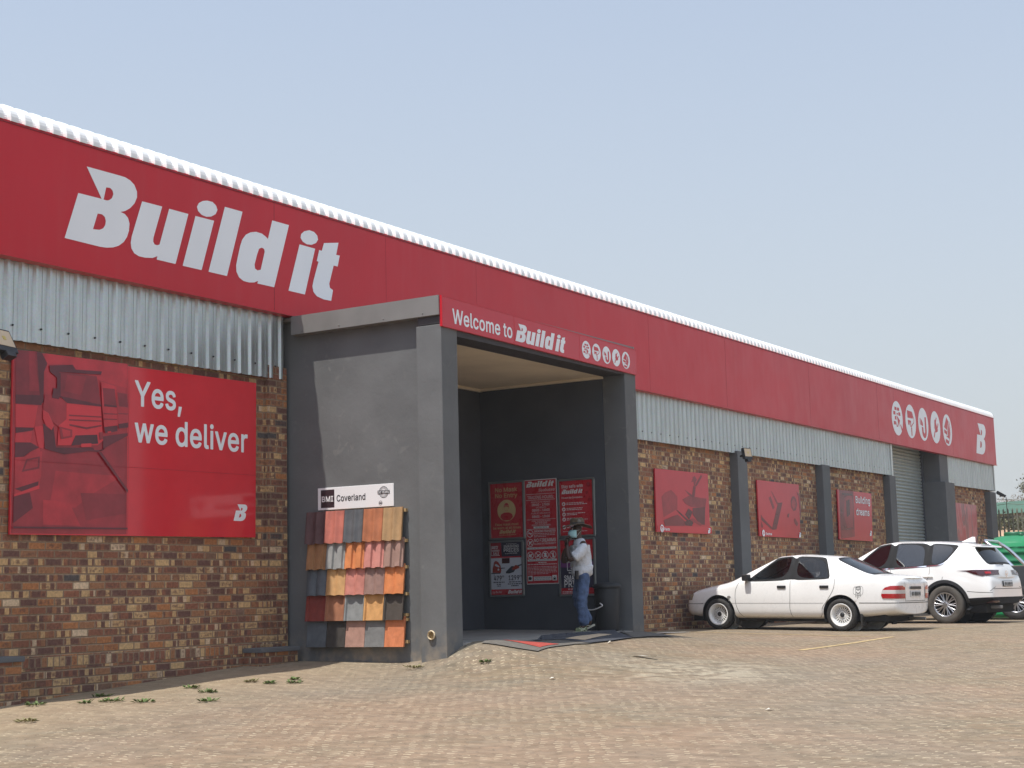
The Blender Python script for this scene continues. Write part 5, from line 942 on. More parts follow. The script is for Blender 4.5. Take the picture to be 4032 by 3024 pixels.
# ------------------------------------------------------------------ notices inside the porch
PX = 20.058
nf = SIDE(PX)
def notice(name, label, y_left, y_right, z0, z1, frame, cat='notice'):
    """y_left is the deeper edge; returns a local frame with u,v in metres from the lower left corner"""
    s = thing(name, label, cat); fr = F((PX, y_left, z0), (0, -1, 0)); W, H = y_left-y_right, z1-z0
    if frame:
        b = MB(); t = .030
        for u0, u1, v0, v1 in ((0, W, 0, t), (0, W, H-t, H), (0, t, t, H-t), (W-t, W, t, H-t)): b.fbox(fr, u0, u1, v0, v1, 0, .024)
        bevel(b.build('frame', 'alu_frame', s), .006)
    return s, fr, W, H
LN = lambda b, fr, u0, u1, v, h, mi=0, n=.016: b.fpoly(fr, [(u0, v), (u1, v), (u1, v+h), (u0, v+h)], n, mi)
def smalltext(b, fr, u0, u1, v, h, mi=0, n=.016, seed=1):
    r = random.Random(seed); u = u0
    while u < u1-.01:
        wd = min(r.uniform(.018, .055), u1-u); LN(b, fr, u, u+wd, v, h, mi, n); u += wd+.009
# 1 no mask no entry
s, fr, W, H = notice('mask_notice', 'framed dark red notice with a masked head in a gold circle', 12.872, 12.23, .835, 1.73, True)
MB().fbox(fr, .03, W-.03, .03, H-.03, 0, .012).build('print', 'notice_red', s)
b = MB(); b.text('No Mask', fr, W/2, .735, .062, .40, 'C', .016, .02); b.text('No Entry', fr, W/2, .645, .062, .40, 'C', .016, .02)
b.text('Face mask must', fr, W/2, .218, .034, .42, 'C', .016, .015); b.text('be worn at all times', fr, W/2, .165, .034, .50, 'C', .016, .015); put_logo(b, fr, .18, .095, .054, .054, .016); smalltext(b, fr, .18, .48, .068, .008, seed=4)
b.disc(fr, W/2, .445, .165, .016, 0, 40); b.build('lettering', 'gold', s)
b = MB(); c0, c1 = W/2, .445
b.disc(fr, c0, c1+.055, .046, .018, 0, 24, .062); b.fpoly(fr, [(c0-.115, c1-.10), (c0-.10, c1-.055), (c0-.04, c1-.03), (c0+.04, c1-.03), (c0+.10, c1-.055), (c0+.115, c1-.10), (c0+.06, c1-.15), (c0-.06, c1-.15)], .018)
b.build('masked_figure', 'notice_red', s)
b = MB(); b.fpoly(fr, [(c0-.040, c1+.05), (c0, c1+.058), (c0+.040, c1+.05), (c0+.036, c1+.012), (c0, c1-.006), (c0-.036, c1+.012)], .020); LN(b, fr, c0-.038, c0+.038, c1+.066, .008, 0, .020); b.build('face_mask', 'gold', s)
# 2 trading hours board
s, fr, W, H = notice('hours_board', 'tall red trading hours board with white lettering in the middle of the notices', 12.225, 11.655, .145, 1.725, False)
bevel(MB().fbox(fr, 0, W, 0, H, 0, .010).build('panel', 'notice_white', s), .004, 1)
MB().fpoly(fr, [(.012, .014), (W-.012, .014), (W-.012, H-.012), (.012, H-.012)], .012).build('print', 'notice_red', s)
b = MB(); put_logo(b, fr, .035, H-.115, .089, .086, .016); b.text('Siyabuswa', fr, W-.035, H-.185, .042, .28, 'R', .016, 0, .25)
for v in (H-.225, H-.315, H-.61, H-.755): LN(b, fr, .03, W-.03, v, .005)
b.text('TRADING HOURS:', fr, W/2, H-.295, .046, .46, 'C', .016)
for v, t, k in ((.355, 'MONDAYS TO FRIDAYS', 0), (.402, '08h00 - 17h00', 1), (.438, 'SATURDAYS', 0), (.485, '08h00 - 14h00', 1), (.525, 'PUBLIC HOLIDAYS', 0), (.580, '08h00 - 13h00', 1), (.642, 'STORE TELEPHONE NUMBER', 0), (.672, '013 973 1113', 2), (.704, 'EMERGENCY TELEPHONE NUMBER', 0)):
    b.text(t, fr, W/2, H-v, (.022, .034, .024)[k], (.33 if len(t) > 10 else .17) if k == 0 else .31 if k == 1 else .21, 'C', .016, (0, .02, .02)[k])
b.text('SMOKING PROHIBITED', fr, .155, H-.800, .030, .38, 'L', .016, .03); b.text('NO FIREARMS', fr, .155, H-.945, .048, .38, 'L', .016, .03); b.text('ALLOWED ON THIS PROPERTY', fr, .155, H-.985, .024, .38, 'L', .016, .02)
for i, v in enumerate((.825, .848, .871)): smalltext(b, fr, .155, (.53, .53, .36)[i], H-v, .007, seed=i)
for u, v in ((.085, .815), (.085, .955), (.082, 1.145), (.215, 1.145), (.345, 1.145), (.475, 1.145)):
    b.ring(fr, u, H-v, .058, .009, .016)
    a = .041; b.line(fr, (u-a, H-v+a), (u+a, H-v-a), .009, .017)
b.line(fr, (.05, H-.815), (.12, H-.815), .012, .016); b.fpoly(fr, [(.06, H-.945), (.115, H-.930), (.118, H-.944), (.085, H-.957), (.078, H-.985), (.064, H-.985)], .016)
b.fpoly(fr, [(.05, H-1.14), (.10, H-1.125), (.115, H-1.11), (.118, H-1.135), (.10, H-1.15), (.10, H-1.18), (.06, H-1.165), (.05, H-1.18)], .0162); b.fpoly(fr, [(.185, H-1.16), (.245, H-1.125), (.25, H-1.14), (.20, H-1.175)], .0162)
b.fpoly(fr, [(.315, H-1.15), (.375, H-1.15), (.368, H-1.175), (.322, H-1.175)], .0162); b.disc(fr, .345, H-1.13, .022, .0162, k=12); b.fpoly(fr, [(.465, H-1.185), (.495, H-1.185), (.488, H-1.10), (.470, H-1.12)], .0162)
for v in (1.055, 1.235): LN(b, fr, .03, W-.03, H-v, .030)
LN(b, fr, .15, .42, H-.742, .030)
smalltext(b, fr, .22, .36, H-1.262, .012, seed=9); smalltext(b, fr, .03, W-.03, H-1.288, .011, seed=19)
for i in range(6): smalltext(b, fr, .03, W-.03 if i < 5 else .40, H-1.322-.021*i, .006, seed=30+i)
b.fpoly(fr, [(.13, .055), (.44, .055), (.44, .115), (.13, .115)], .0155); b.fpoly(fr, [(.03, .05), (.11, .05), (.11, .13), (.03, .13)], .0155); b.fpoly(fr, [(.455, .05), (.535, .05), (.535, .13), (.455, .13)], .0155)
b.build('lettering', 'notice_white', s)
b = MB(); b.text('THE KEYS TO THE SAFE ARE', fr, .285, .090, .016, .28, 'C', .018, .02); b.text('NOT HELD ON THESE PREMISES', fr, .285, .065, .016, .28, 'C', .018, .02); b.fpoly(fr, [(.475, .062), (.515, .062), (.515, .092), (.475, .092)], .018); b.ring(fr, .495, .095, .016, .006, .018); b.fpoly(fr, [(.04, .07), (.085, .065), (.1, .1), (.06, .12), (.04, .10)], .018)
b.text('GUIDE AND SERVICE DOGS WELCOME', fr, W/2, H-1.048, .016, .46, 'C', .018); b.text('RIGHT OF ADMISSION RESERVED', fr, W/2, H-1.228, .016, .46, 'C', .018); b.text('084 512 5874', fr, W/2, H-.735, .016, .2, 'C', .018, .02)
b.build('small_print', 'ink', s)
# 3 stay safe
s, fr, W, H = notice('safety_notice', 'framed bright red stay safe notice with small round icons, above the sale poster', 11.635, 11.01, .825, 1.70, True)
MB().fbox(fr, .03, W-.03, .03, H-.03, 0, .012).build('print', 'notice_red', s)
b = MB(); b.text('Stay safe with', fr, .065, H-.135, .045, .37, 'L', .016, .012); put_logo(b, fr, .065, H-.225, .066, .066, .016); b.text('Prevent the Coronavirus', fr, .065, H-.295, .024, .36, 'L', .016, .02)
for i, v in enumerate((.375, .455, .530, .605, .72)):
    b.disc(fr, .098, H-v, .030, .016, k=18)
    smalltext(b, fr, .145, .46-.04*(i % 2), H-v+.008, .009, seed=50+i); smalltext(b, fr, .145, .50-.09*(i % 3), H-v-.014, .009, seed=60+i)
smalltext(b, fr, .07, .5, H-.79, .006, seed=70); b.build('lettering', 'notice_white', s)
b = MB()
for u, v, r in ((.53, H-.10, .034), (.50, H-.22, .022), (.545, H-.33, .03), (.46, H-.28, .012)):
    b.disc(fr, u, v, r, .0145, k=20)
    for a in range(0, 360, 40): b.disc(fr, u+1.25*r*math.cos(rad(a)), v+1.25*r*math.sin(rad(a)), r*.14, .0146, k=8)
b.build('virus_motif', printm(.45), s)
b = MB()
for i, v in enumerate((.375, .455, .530, .605, .72)): b.fpoly(fr, [(.083, H-v-.012), (.105, H-v-.016), (.114, H-v+.004), (.10, H-v+.017), (.09, H-v+.006)], .018)
b.build('icon_glyph', 'notice_red', s)
# 4 price poster
s, fr, W, H = notice('price_poster', 'framed white price poster with two power tools below the gold circle notice', 12.888, 12.27, -.030, .825, True)
b = MB(); b.fbox(fr, .03, W-.03, .03, H-.03, 0, .012, 0); LN(b, fr, .03, W-.03, H-.245, .215, 1, .013); LN(b, fr, .03, W-.03, H-.265, .020, 2, .0132); LN(b, fr, .03, W-.03, .03, .085, 2, .0132); b.fpoly(fr, [(.03, H-.03), (.22, H-.03), (.23, H-.245), (.03, H-.245)], .0136, 3); b.fpoly(fr, [(.23, H-.45+.10), (.37, H-.45+.10), (.37, H-.27), (.23, H-.27)], .0137, 4)
b.build('print', ['paper', 'dark_blue', 'notice_red', printm(.4), 'tail_dark'], s)
b = MB(); b.text('RED', fr, .055, H-.125, .038, .105, 'L', .016, .03); b.text('HAMMER', fr, .055, H-.165, .026, .135, 'L', .016, .03); b.text('SALE', fr, .075, H-.212, .036, .105, 'L', .016, .03); b.text('SMASHING', fr, .27, H-.112, .040, .27, 'L', .016, .04); b.text('PRICES', fr, .27, H-.175, .052, .27, 'L', .016, .04)
b.text('so you SAVE MORE!', fr, .29, H-.208, .018, .22, 'L', .016, .02); b.text('We say absolutely, 60%', fr, .31, H-.06, .012, .19, 'L', .016, .01); b.text('Yes We Can!', fr, .05, .055, .034, .17, 'L', .016, 0, .3); put_logo(b, fr, .325, .047, .046, .052, .016)
for a_, c_ in (((.042, H-.225), (.195, H-.225)), ((.042, H-.225), (.042, H-.085)), ((.042, H-.085), (.17, H-.085))): b.line(fr, a_, c_, .006, .016)
b.build('lettering', 'notice_white', s)
b = MB(); b.text('479', fr, .08, .25, .070, .14, 'L', .016, .03); b.text('99', fr, .225, .292, .030, .04, 'L', .016, .02); b.text('1299', fr, .345, .25, .070, .19, 'L', .016, .03); b.text('99', fr, .54, .292, .030, .04, 'L', .016, .02)
for u0_, u1_, v in ((.07, .27, .215), (.13, .21, .185), (.14, .20, .158), (.35, .56, .215), (.33, .58, .185), (.39, .52, .158)): smalltext(b, fr, u0_, u1_, v, .014, seed=int(u0_*999+v*777))
b.build('price', 'dark_blue', s)
b = MB(); b.fpoly(fr, [(.055, .37), (.06, .43), (.09, .535), (.12, .55), (.165, .53), (.205, .47), (.215, .40), (.205, .36)], .0150); b.fpoly(fr, [(.41, .42), (.47, .475), (.53, .47), (.54, .43), (.48, .41), (.42, .40)], .0156)
b.build('tool_picture', 'tool_red', s)
b = MB(); b.fpoly(fr, [(.035, .352), (.20, .352), (.20, .366), (.035, .366)], .0152); b.fpoly(fr, [(.205, .425), (.285, .432), (.285, .44), (.205, .442)], .0152); b.fpoly(fr, [(.295, .375), (.36, .43), (.40, .46), (.44, .46), (.47, .41), (.44, .37), (.36, .35), (.30, .355)], .0152); b.fpoly(fr, [(.50, .468), (.585, .490), (.585, .475), (.53, .45)], .0158); b.line(fr, (.085, .352), (.085, .315), .006, .0152)
b.build('tool_dark_shapes', 'tool_dark', s)  # dark shapes of the printed power tools
b = MB(); b.fpoly(fr, [(.10, .49), (.125, .505), (.185, .465), (.18, .445), (.11, .47)], .0165); b.disc(fr, .165, .415, .016, .0165, k=14); b.build('tool_gap', 'paper', s)
# 5 sale poster
s, fr, W, H = notice('sale_poster', 'framed red and dark blue sale poster half hidden behind the standing man', 11.65, 11.03, -.045, .815, True)
b = MB(); b.fbox(fr, .03, W-.03, .03, H-.03, 0, .012, 0); LN(b, fr, .03, W-.03, .12, .42, 1, .013); b.fpoly(fr, [(.03, .54), (W-.03, .50), (W-.03, .40), (.03, .43)], .0134, 2); b.fpoly(fr, [(.08, H-.03), (.12, H-.03), (.23, H-.17), (.25, H-.15), (.30, H-.22), (.2, H-.2)], .0134, 3)
b.build('print', ['notice_red', 'dark_blue', 'purple', printm(.2)], s)
b = MB(); b.text('RED', fr, .17, H-.285, .085, .22, 'L', .016, .03); b.text('HAMMER', fr, .165, H-.365, .060, .30, 'L', .016, .03); b.text('SALE', fr, .20, H-.46, .075, .22, 'L', .016, .03); b.text('SMASHING', fr, .085, .235, .072, .44, 'L', .016, .04); b.text('PRICES', fr, .085, .135, .095, .40, 'L', .016, .04)
b.text('We say absolutely, 60%', fr, .165, .335, .024, .30, 'L', .016, .02); b.text('so you SAVE MORE!', fr, .145, .095, .024, .32, 'L', .016, .02)
for i in range(2): smalltext(b, fr, .05, .36, .062-.02*i, .010, seed=90+i)
for a_, c_ in (((.145, H-.48), (.50, H-.48)), ((.145, H-.48), (.145, H-.17)), ((.145, H-.17), (.36, H-.17)), ((.50, H-.48), (.50, H-.17))): b.line(fr, a_, c_, .010, .016)
b.build('lettering', 'notice_white', s)

# ------------------------------------------------------------------ cars (local: x forward, y left, z up)
def loft_car(st, wins, front_ring3=.60, pillars=()):
    """st: dicts per station; returns (body mesh, glass meshes by name, bvh)"""
    bm = bmesh.new(); cr = bm.edges.layers.float.new('crease_edge'); cv = bm.verts.layers.float.new('crease_vert'); L, R = [], []
    for s in st:
        xl, xb, xt, wd, zb, zbelt, zt, wt, crn = s[:9]; cx = s[9] if len(s) > 9 else 0.0; zm = zb+(zbelt-zb)*front_ring3
        ring = [(xl, 0, zb), (xl, wd*.80, zb), (xl, wd*.965, zb+.09), ((xl*.6+xb*.4), wd, zm), (xb, wd*.955, zbelt), (xt, wt, zt), (xt+cx*.7, wt*.58, zt+crn*.78), (xt+cx, 0, zt+crn)]
        l = [bm.verts.new(p) for p in ring]; r = [l[0]]+[bm.verts.new((p[0], -p[1], p[2])) for p in ring[1:7]]+[l[7]]
        L.append(l); R.append(r)
    FA = {}
    for i in range(len(st)-1):
        for j in range(7):
            FA[i, j, 1] = bm.faces.new((L[i][j], L[i][j+1], L[i+1][j+1], L[i+1][j])); FA[i, j, -1] = bm.faces.new((R[i][j], R[i+1][j], R[i+1][j+1], R[i][j+1]))
    for i, fl in ((0, 1), (len(st)-1, -1)):
        for j in range(7):
            q = [L[i][j], L[i][j+1], R[i][j+1], R[i][j]]; q2 = []
            for v in q:
                if v not in q2: q2.append(v)
            bm.faces.new(q2)
    bmesh.ops.recalc_face_normals(bm, faces=bm.faces)
    for i in range(len(st)-1):
        for j, val in ((4, .35), (2, .3), (5, .25)):
            for V in (L, R):
                e = bm.edges.get((V[i][j], V[i+1][j]))
                if e: e[cr] = val
    for V in (L, R):
        for i in (0, len(st)-1):
            for j in range(7):
                e = bm.edges.get((V[i][j], V[i][j+1]))
                if e: e[cr] = .35
    for f in pillars: FA[f].material_index = 1
    names = []
    for nm, faces, inset in wins:
        fs = [FA[f] for f in faces]; ri = bmesh.ops.inset_region(bm, faces=fs, thickness=inset, use_even_offset=True)
        for f in ri['faces']: f.material_index = 1
        for f in fs: f.material_index = 10+len(names)
        S = set(fs); RG = set(ri['faces'])
        for f in ri['faces']:
            for e in f.edges:
                if any(g not in S and g not in RG for g in e.link_faces): e[cr] = max(e[cr], .6)
            if len(fs) == 1:
                for v in f.verts:
                    if not any(g in S for g in v.link_faces): v[cv] = .5
        for f in fs:
            for e in f.edges:
                if any(g not in S for g in e.link_faces): e[cr] = .9
            for v in f.verts:
                if sum(1 for g in v.link_faces if g in S) == 1: v[cv] = .75
        names.append(nm)
    me = bpy.data.meshes.new('car'); bm.to_mesh(me); bm.free()
    for _ in range(20): me.materials.append(M['seam'])
    def part(keep):
        b2 = bmesh.new(); b2.from_mesh(me); bmesh.ops.delete(b2, geom=[f for f in b2.faces if not keep(f.material_index)], context='FACES'); m2 = bpy.data.meshes.new('p'); [m2.materials.append(M['seam']) for _ in range(20)]; b2.to_mesh(m2); b2.free()
        return applied(m2, [('SUBSURF', {'levels': 3, 'render_levels': 3})])
    body = part(lambda i: i < 10); glass_ = [(nm, part(lambda i, k=k: i == 10+k)) for k, nm in enumerate(names)]
    full = applied(me, [('SUBSURF', {'levels': 3, 'render_levels': 3})]); bvh = BVHTree.FromPolygons([v.co for v in full.vertices], [p.vertices for p in full.polygons])
    return body, glass_, bvh
def cut_arches(me, arches, ymin=.45):
    bm = bmesh.new(); bm.from_mesh(me)
    for ax, az, r in arches:
        ins = {v for v in bm.verts if abs(v.co.y) > ymin and math.hypot(v.co.x-ax, v.co.z-az) < r}
        bmesh.ops.delete(bm, geom=[f for f in bm.faces if all(v in ins for v in f.verts)], context='FACES')
        for v in bm.verts:
            d = math.hypot(v.co.x-ax, v.co.z-az)
            if v.is_valid and abs(v.co.y) > ymin and d < r and d > 1e-4: k = r/d; v.co.x = ax+(v.co.x-ax)*k; v.co.z = az+(v.co.z-az)*k
    bm.to_mesh(me); bm.free()
def cast(bvh, mode, a, b, s=1):
    o, d = (Vector((a, 3*s, b)), Vector((0, -s, 0))) if mode == 'side' else (Vector((-4*s, a, b)), Vector((s, 0, 0))) if mode == 'rear' else (Vector((a, b, 4)), Vector((0, 0, -1)))
    h = bvh.ray_cast(o, d)
    return (h[0], h[1] if h[1].dot(d) < 0 else -h[1]) if h[0] is not None else (None, None)
def conform(bvh, mode, polys, s, name, mat, parent, off=.006, cuts=3, maxl=.06):
    bm = bmesh.new()
    for poly in polys:
        bm.faces.new([bm.verts.new((p[0], p[1], 0)) for p in poly])
    bmesh.ops.triangulate(bm, faces=bm.faces)
    for _ in range(5):
        es = [e for e in bm.edges if e.calc_length() > maxl]
        if not es: break
        bmesh.ops.subdivide_edges(bm, edges=es, cuts=1); bmesh.ops.triangulate(bm, faces=bm.faces)
    dead = []
    for v in bm.verts:
        p, n = cast(bvh, mode, v.co.x, v.co.y, s)
        if p is None: dead.append(v)
        else: v.co = p+n*off
    bmesh.ops.delete(bm, geom=dead, context='VERTS')
    me = bpy.data.meshes.new(name); bm.to_mesh(me); bm.free(); me.materials.append(M[mat] if isinstance(mat, str) else mat)
    me.polygons.foreach_set('use_smooth', [True]*len(me.polygons)); return recalc(link_mesh(name, me, parent))
def surf_line(mb, bvh, mode, pts, s=1, wd=.008, off=.0025, mi=0):
    ps = []
    for (a, b), (c, d) in zip(pts[:-1], pts[1:]):
        n = max(2, int(math.hypot(c-a, d-b)/.035))
        for k in range(n): ps.append((a+(c-a)*k/n, b+(d-b)*k/n))
    ps.append(pts[-1]); P = []
    for a, b in ps:
        p, n = cast(bvh, mode, a, b, s)
        if p is not None: P.append((p+n*off, n))
    if len(P) < 2: return
    vs = []
    for i, (p, n) in enumerate(P):
        t = (P[min(i+1, len(P)-1)][0]-P[max(i-1, 0)][0]).normalized(); w_ = n.cross(t)*wd/2; vs += [p+w_, p-w_]
    mb.add(vs, [(2*i, 2*i+1, 2*i+3, 2*i+2) for i in range(len(P)-1)], mi, True)
def curve(pts, n=8):                                       # Catmull-Rom
    out = []; P = [pts[0]]+list(pts)+[pts[-1]]
    for i in range(1, len(P)-2):
        for k in range(n):
            t = k/n; out.append(tuple(.5*((2*P[i][c])+(-P[i-1][c]+P[i+1][c])*t+(2*P[i-1][c]-5*P[i][c]+4*P[i+1][c]-P[i+2][c])*t*t+(-P[i-1][c]+3*P[i][c]-3*P[i+1][c]+P[i+2][c])*t**3) for c in range(len(pts[0]))))
    return out+[tuple(pts[-1])]
def setmats(me, mats):
    n = len(mats); ix = [min(p.material_index, n-1) if n > 1 else 0 for p in me.polygons]; me.materials.clear()
    for m in mats: me.materials.append(M[m])
    me.polygons.foreach_set('material_index', ix); me.polygons.foreach_set('use_smooth', [True]*len(me.polygons)); return me
def rbox(name, x0, x1, y0, y1, z0, z1, mat, parent, r=.04, seg=3): return bevel(MB().box(x0, x1, y0, y1, z0, z1).build(name, mat, parent), r, seg)
def wheel(parent, x, y, r, wd, rimr, style, tyre):
    s = 1 if y > 0 else -1; Y = lambda t: y+s*t; h = wd/2
    prof = [(rimr, Y(h-.012)), (rimr+.012, Y(h)), (r-.035, Y(h+.004)), (r-.010, Y(h-.012)), (r, Y(h-.035)), (r, Y(-h+.035)), (r-.012, Y(-h+.01)), (rimr, Y(-h))]
    o = MB().lathe(prof, (x, 0, r), 'y', 40).build('wheel', tyre, parent)
    b = MB()
    if style == 'mesh':
        b.lathe([(rimr+.004, Y(h-.004)), (rimr-.008, Y(h+.002)), (rimr-.020, Y(h-.010)), (rimr-.034, Y(h-.075)), (.135, Y(h-.085)), (.130, Y(h-.095)), (rimr-.03, Y(-h))], (x, 0, r), 'y', 40)
        q = h-.072
        for k in range(20):
            a = 2*math.pi*k/20
            for dlt in (.30, -.30): b.tube([(x+.045*math.cos(a), Y(q+.012), r+.045*math.sin(a)), (x+.145*math.cos(a+dlt), Y(q), r+.145*math.sin(a+dlt))], .0055, 5, caps=False)
            b.tube([(x+.150*math.cos(a), Y(q+.004), r+.150*math.sin(a)), (x+.150*math.cos(a), Y(q+.014), r+.150*math.sin(a))], .006, 6)
        b.build('rim', 'rim_white', o)
        MB().lathe([(rimr-.02, Y(h-.09)), (0, Y(h-.10))], (x, 0, r), 'y', 24).build('brake_disc', 'underbody', o)
        MB().lathe([(.040, Y(q)), (.038, Y(q+.03)), (.026, Y(q+.036)), (0, Y(q+.036))], (x, 0, r), 'y', 20).build('hub_cap', 'black_plastic', o)
    else:
        b.lathe([(rimr+.003, Y(h-.006)), (rimr-.012, Y(h-.004)), (rimr-.022, Y(h-.02)), (rimr-.028, Y(-h))], (x, 0, r), 'y', 40)
        q = h-.03
        for k in range(10):
            for dl in (-.11, .11):
                a0, a1 = 2*math.pi*k/10+dl*.5, 2*math.pi*k/10+dl*1.15
                b.tube([(x+.05*math.cos(a0), Y(q+.006), r+.05*math.sin(a0)), (x+.13*math.cos(a0*.5+a1*.5), Y(q+.004), r+.13*math.sin(a0*.5+a1*.5)), (x+(rimr-.012)*math.cos(a1), Y(q+.012), r+(rimr-.012)*math.sin(a1))], [.014, .011, .013], 6, caps=False)
        b.lathe([(.062, Y(q-.02)), (.062, Y(q+.01)), (.04, Y(q+.016)), (0, Y(q+.014))], (x, 0, r), 'y', 20)
        b.build('rim', 'silver', o); MB().lathe([(rimr-.02, Y(h-.08)), (0, Y(h-.085))], (x, 0, r), 'y', 24).build('brake_disc', 'underbody', o)
    return o
def wells(parent, xs, r, az, y0, y1):
    for x in xs:
        for s in (1, -1):
            MB().lathe([(r-.004, s*y1), (r-.004, s*y0), (0, s*y0)], (x, 0, az), 'y', 28, a0=rad(-25), a1=rad(205)).build('wheel_arch', 'underbody', parent)
def cabin(parent, x0, x1, y, zf, rows, steer):
    rbox('cabin_floor', x0, x1, -y, y, .25, zf, 'interior', parent, .05)
    for x, back in rows:
        for yy in (.36, -.36):
            o = rbox('seat', x-.05, x+.42, yy-.24, yy+.24, zf, zf+.12, 'interior', parent, .04)
            bb = rbox('backrest', x-.18, x-.02, yy-.23, yy+.23, zf+.05, zf+.52, 'interior', o, .05)
            rbox('headrest', x-.20, x-.10, yy-.12, yy+.12, zf+.55, zf+.72, 'interior', o, .04)
    MB().lathe([(.19+.014*math.cos(t), .014*math.sin(t)) for t in [i*math.pi/4 for i in range(8)]], (steer, -.36, zf+.33), 'x', 24, closed=True).build('steering_wheel', 'black_plastic', parent)
    rbox('dashboard', x1-.45, x1, -y, y, zf-.05, zf+.22, 'interior', parent, .06)

def place(t, rear_contact, heading, half_wb, half_tr):
    """put the car so that its near rear wheel stands at rear_contact, tilted to the slope of the ground"""
    c, s = math.cos(heading), math.sin(heading); f = Vector((c, s)); l = Vector((-s, c)); p = Vector(rear_contact[:2])+f*half_wb-l*half_tr
    zf, zr = g1(*(p+f*half_wb)), g1(*(p-f*half_wb)); zl, zr_ = g1(*(p+l*half_tr)), g1(*(p-l*half_tr))
    t.location = (p.x, p.y, (zf+zr)/2); t.rotation_euler = (math.atan2(zl-zr_, 2*half_tr), -math.atan2(zf-zr, 2*half_wb), heading)

# ---- white saloon
sal = thing('parked_car', 'white four door saloon with white mesh wheels parked nose to the wall', 'car', group='cars parked along the store')
#      xl     xb     xt     w    zb   zbelt  zt    wt   crown cx
ST = [(2.02,  1.99,  1.93,  .60, .27, .60,  .665, .52, .025, .05),
      (1.90,  1.86,  1.80,  .765, .22, .655, .725, .62, .03, .05),
      (1.55,  1.50,  1.45,  .825, .20, .735, .795, .66, .035, .03),
      (1.10,  1.08,  1.08,  .845, .19, .81, .865, .66, .04, .03),
      (.80,   .86,   .93,   .845, .19, .865, .93, .655, .03, .07),
      (.62,   .66,   .10,   .845, .19, .885, 1.325, .52, .035, .06),
      (-.16,  -.20,  -.22,  .845, .19, .905, 1.350, .525, .035),
      (-.26,  -.30,  -.30,  .845, .19, .908, 1.350, .525, .035),
      (-.98,  -1.04, -.86,  .845, .19, .925, 1.318, .52, .035),
      (-1.20, -1.30, -1.02, .845, .20, .935, 1.292, .515, .030, -.05),
      (-1.55, -1.66, -1.72, .84,  .22, .945, .985, .60, .030, -.05),
      (-2.02, -2.14, -2.19, .80,  .26, .93,  .965, .60, .025, -.03),
      (-2.30, -2.30, -2.27, .745,  .30, .86,  .915, .58, .02, -.03)]
ws_ = [('windscreen', [(4, j, s) for j in (5, 6) for s in (1, -1)], .045), ('rear_window', [(9, j, s) for j in (5, 6) for s in (1, -1)], .05)]
for s in (1, -1): ws_ += [('door_window', [(5, 4, s)], .034), ('door_window', [(7, 4, s)], .034)]
body, gl, bvh = loft_car(ST, ws_, pillars=[(6, 4, 1), (6, 4, -1)])
cut_arches(body, [(1.2325, .30, .345), (-1.2325, .30, .345)])
bo = link_mesh('body', setmats(body, ['car_white', 'pillar_trim']), sal)
for nm, me in gl: link_mesh(nm, setmats(me, ['glass_rear' if nm == 'rear_window' else 'glass_tint']), sal)
wells(sal, (1.2325, -1.2325), .345, .30, .42, .80)
rbox('underbody', -2.0, 1.85, -.66, .66, .16, .34, 'underbody', sal, .04)
cabin(sal, -1.5, 1.0, .66, .52, ((.05, 0), (-.85, 0)), .42)
rbox('parcel_shelf', -1.62, -1.22, -.6, .6, .84, .88, 'interior_light', sal, .015)
for x in (1.2325, -1.2325):
    for y in (.735, -.735): wheel(sal, x, y, .288, .195, .200, 'mesh', 'rubber')
sm = MB()
for s in (1, -1):
    surf_line(sm, bvh, 'side', curve([(.80, .875), (.86, .72), (.86, .5), (.80, .33), (.72, .235)]), s)          # front edge of front door
    surf_line(sm, bvh, 'side', curve([(-.25, .905), (-.25, .6), (-.24, .40), (-.27, .235)]), s)
    surf_line(sm, bvh, 'side', curve([(-1.12, .93), (-1.10, .75), (-.98, .55), (-.88, .42), (-.86, .30), (-.80, .235)]), s)
    surf_line(sm, bvh, 'side', [(.72, .235), (-.80, .235)], s, .010)
    surf_line(sm, bvh, 'side', [(2.0, .475), (1.56, .48)], s, .010); surf_line(sm, bvh, 'side', [(-1.58, .50), (-2.27, .50)], s, .012)
    surf_line(sm, bvh, 'side', [(1.6, .49), (.84, .49)], s, .005); surf_line(sm, bvh, 'side', [(.84, .49), (-.9, .495)], s, .005)
    surf_line(sm, bvh, 'top', [(-1.76, .58*s), (-2.2, .57*s)], 1, .010)
    surf_line(sm, bvh, 'top', curve([(1.86, .58*s), (1.4, .62*s), (.98, .64*s)]), 1, .010)
surf_line(sm, bvh, 'rear', [(-.74, .50), (.74, .50)], 1, .014); surf_line(sm, bvh, 'rear', [(-.46, .52), (-.46, .86)], 1, .010); surf_line(sm, bvh, 'rear', [(.46, .52), (.46, .86)], 1, .010); surf_line(sm, bvh, 'rear', [(.46, .53), (-.46, .53)], 1, .010)
surf_line(sm, bvh, 'side', curve([(-1.50, .78), (-1.63, .79), (-1.66, .72), (-1.63, .64), (-1.50, .65), (-1.48, .72), (-1.50, .78)]), 1, .005)
sm.build('shut_line', 'seam', sal)
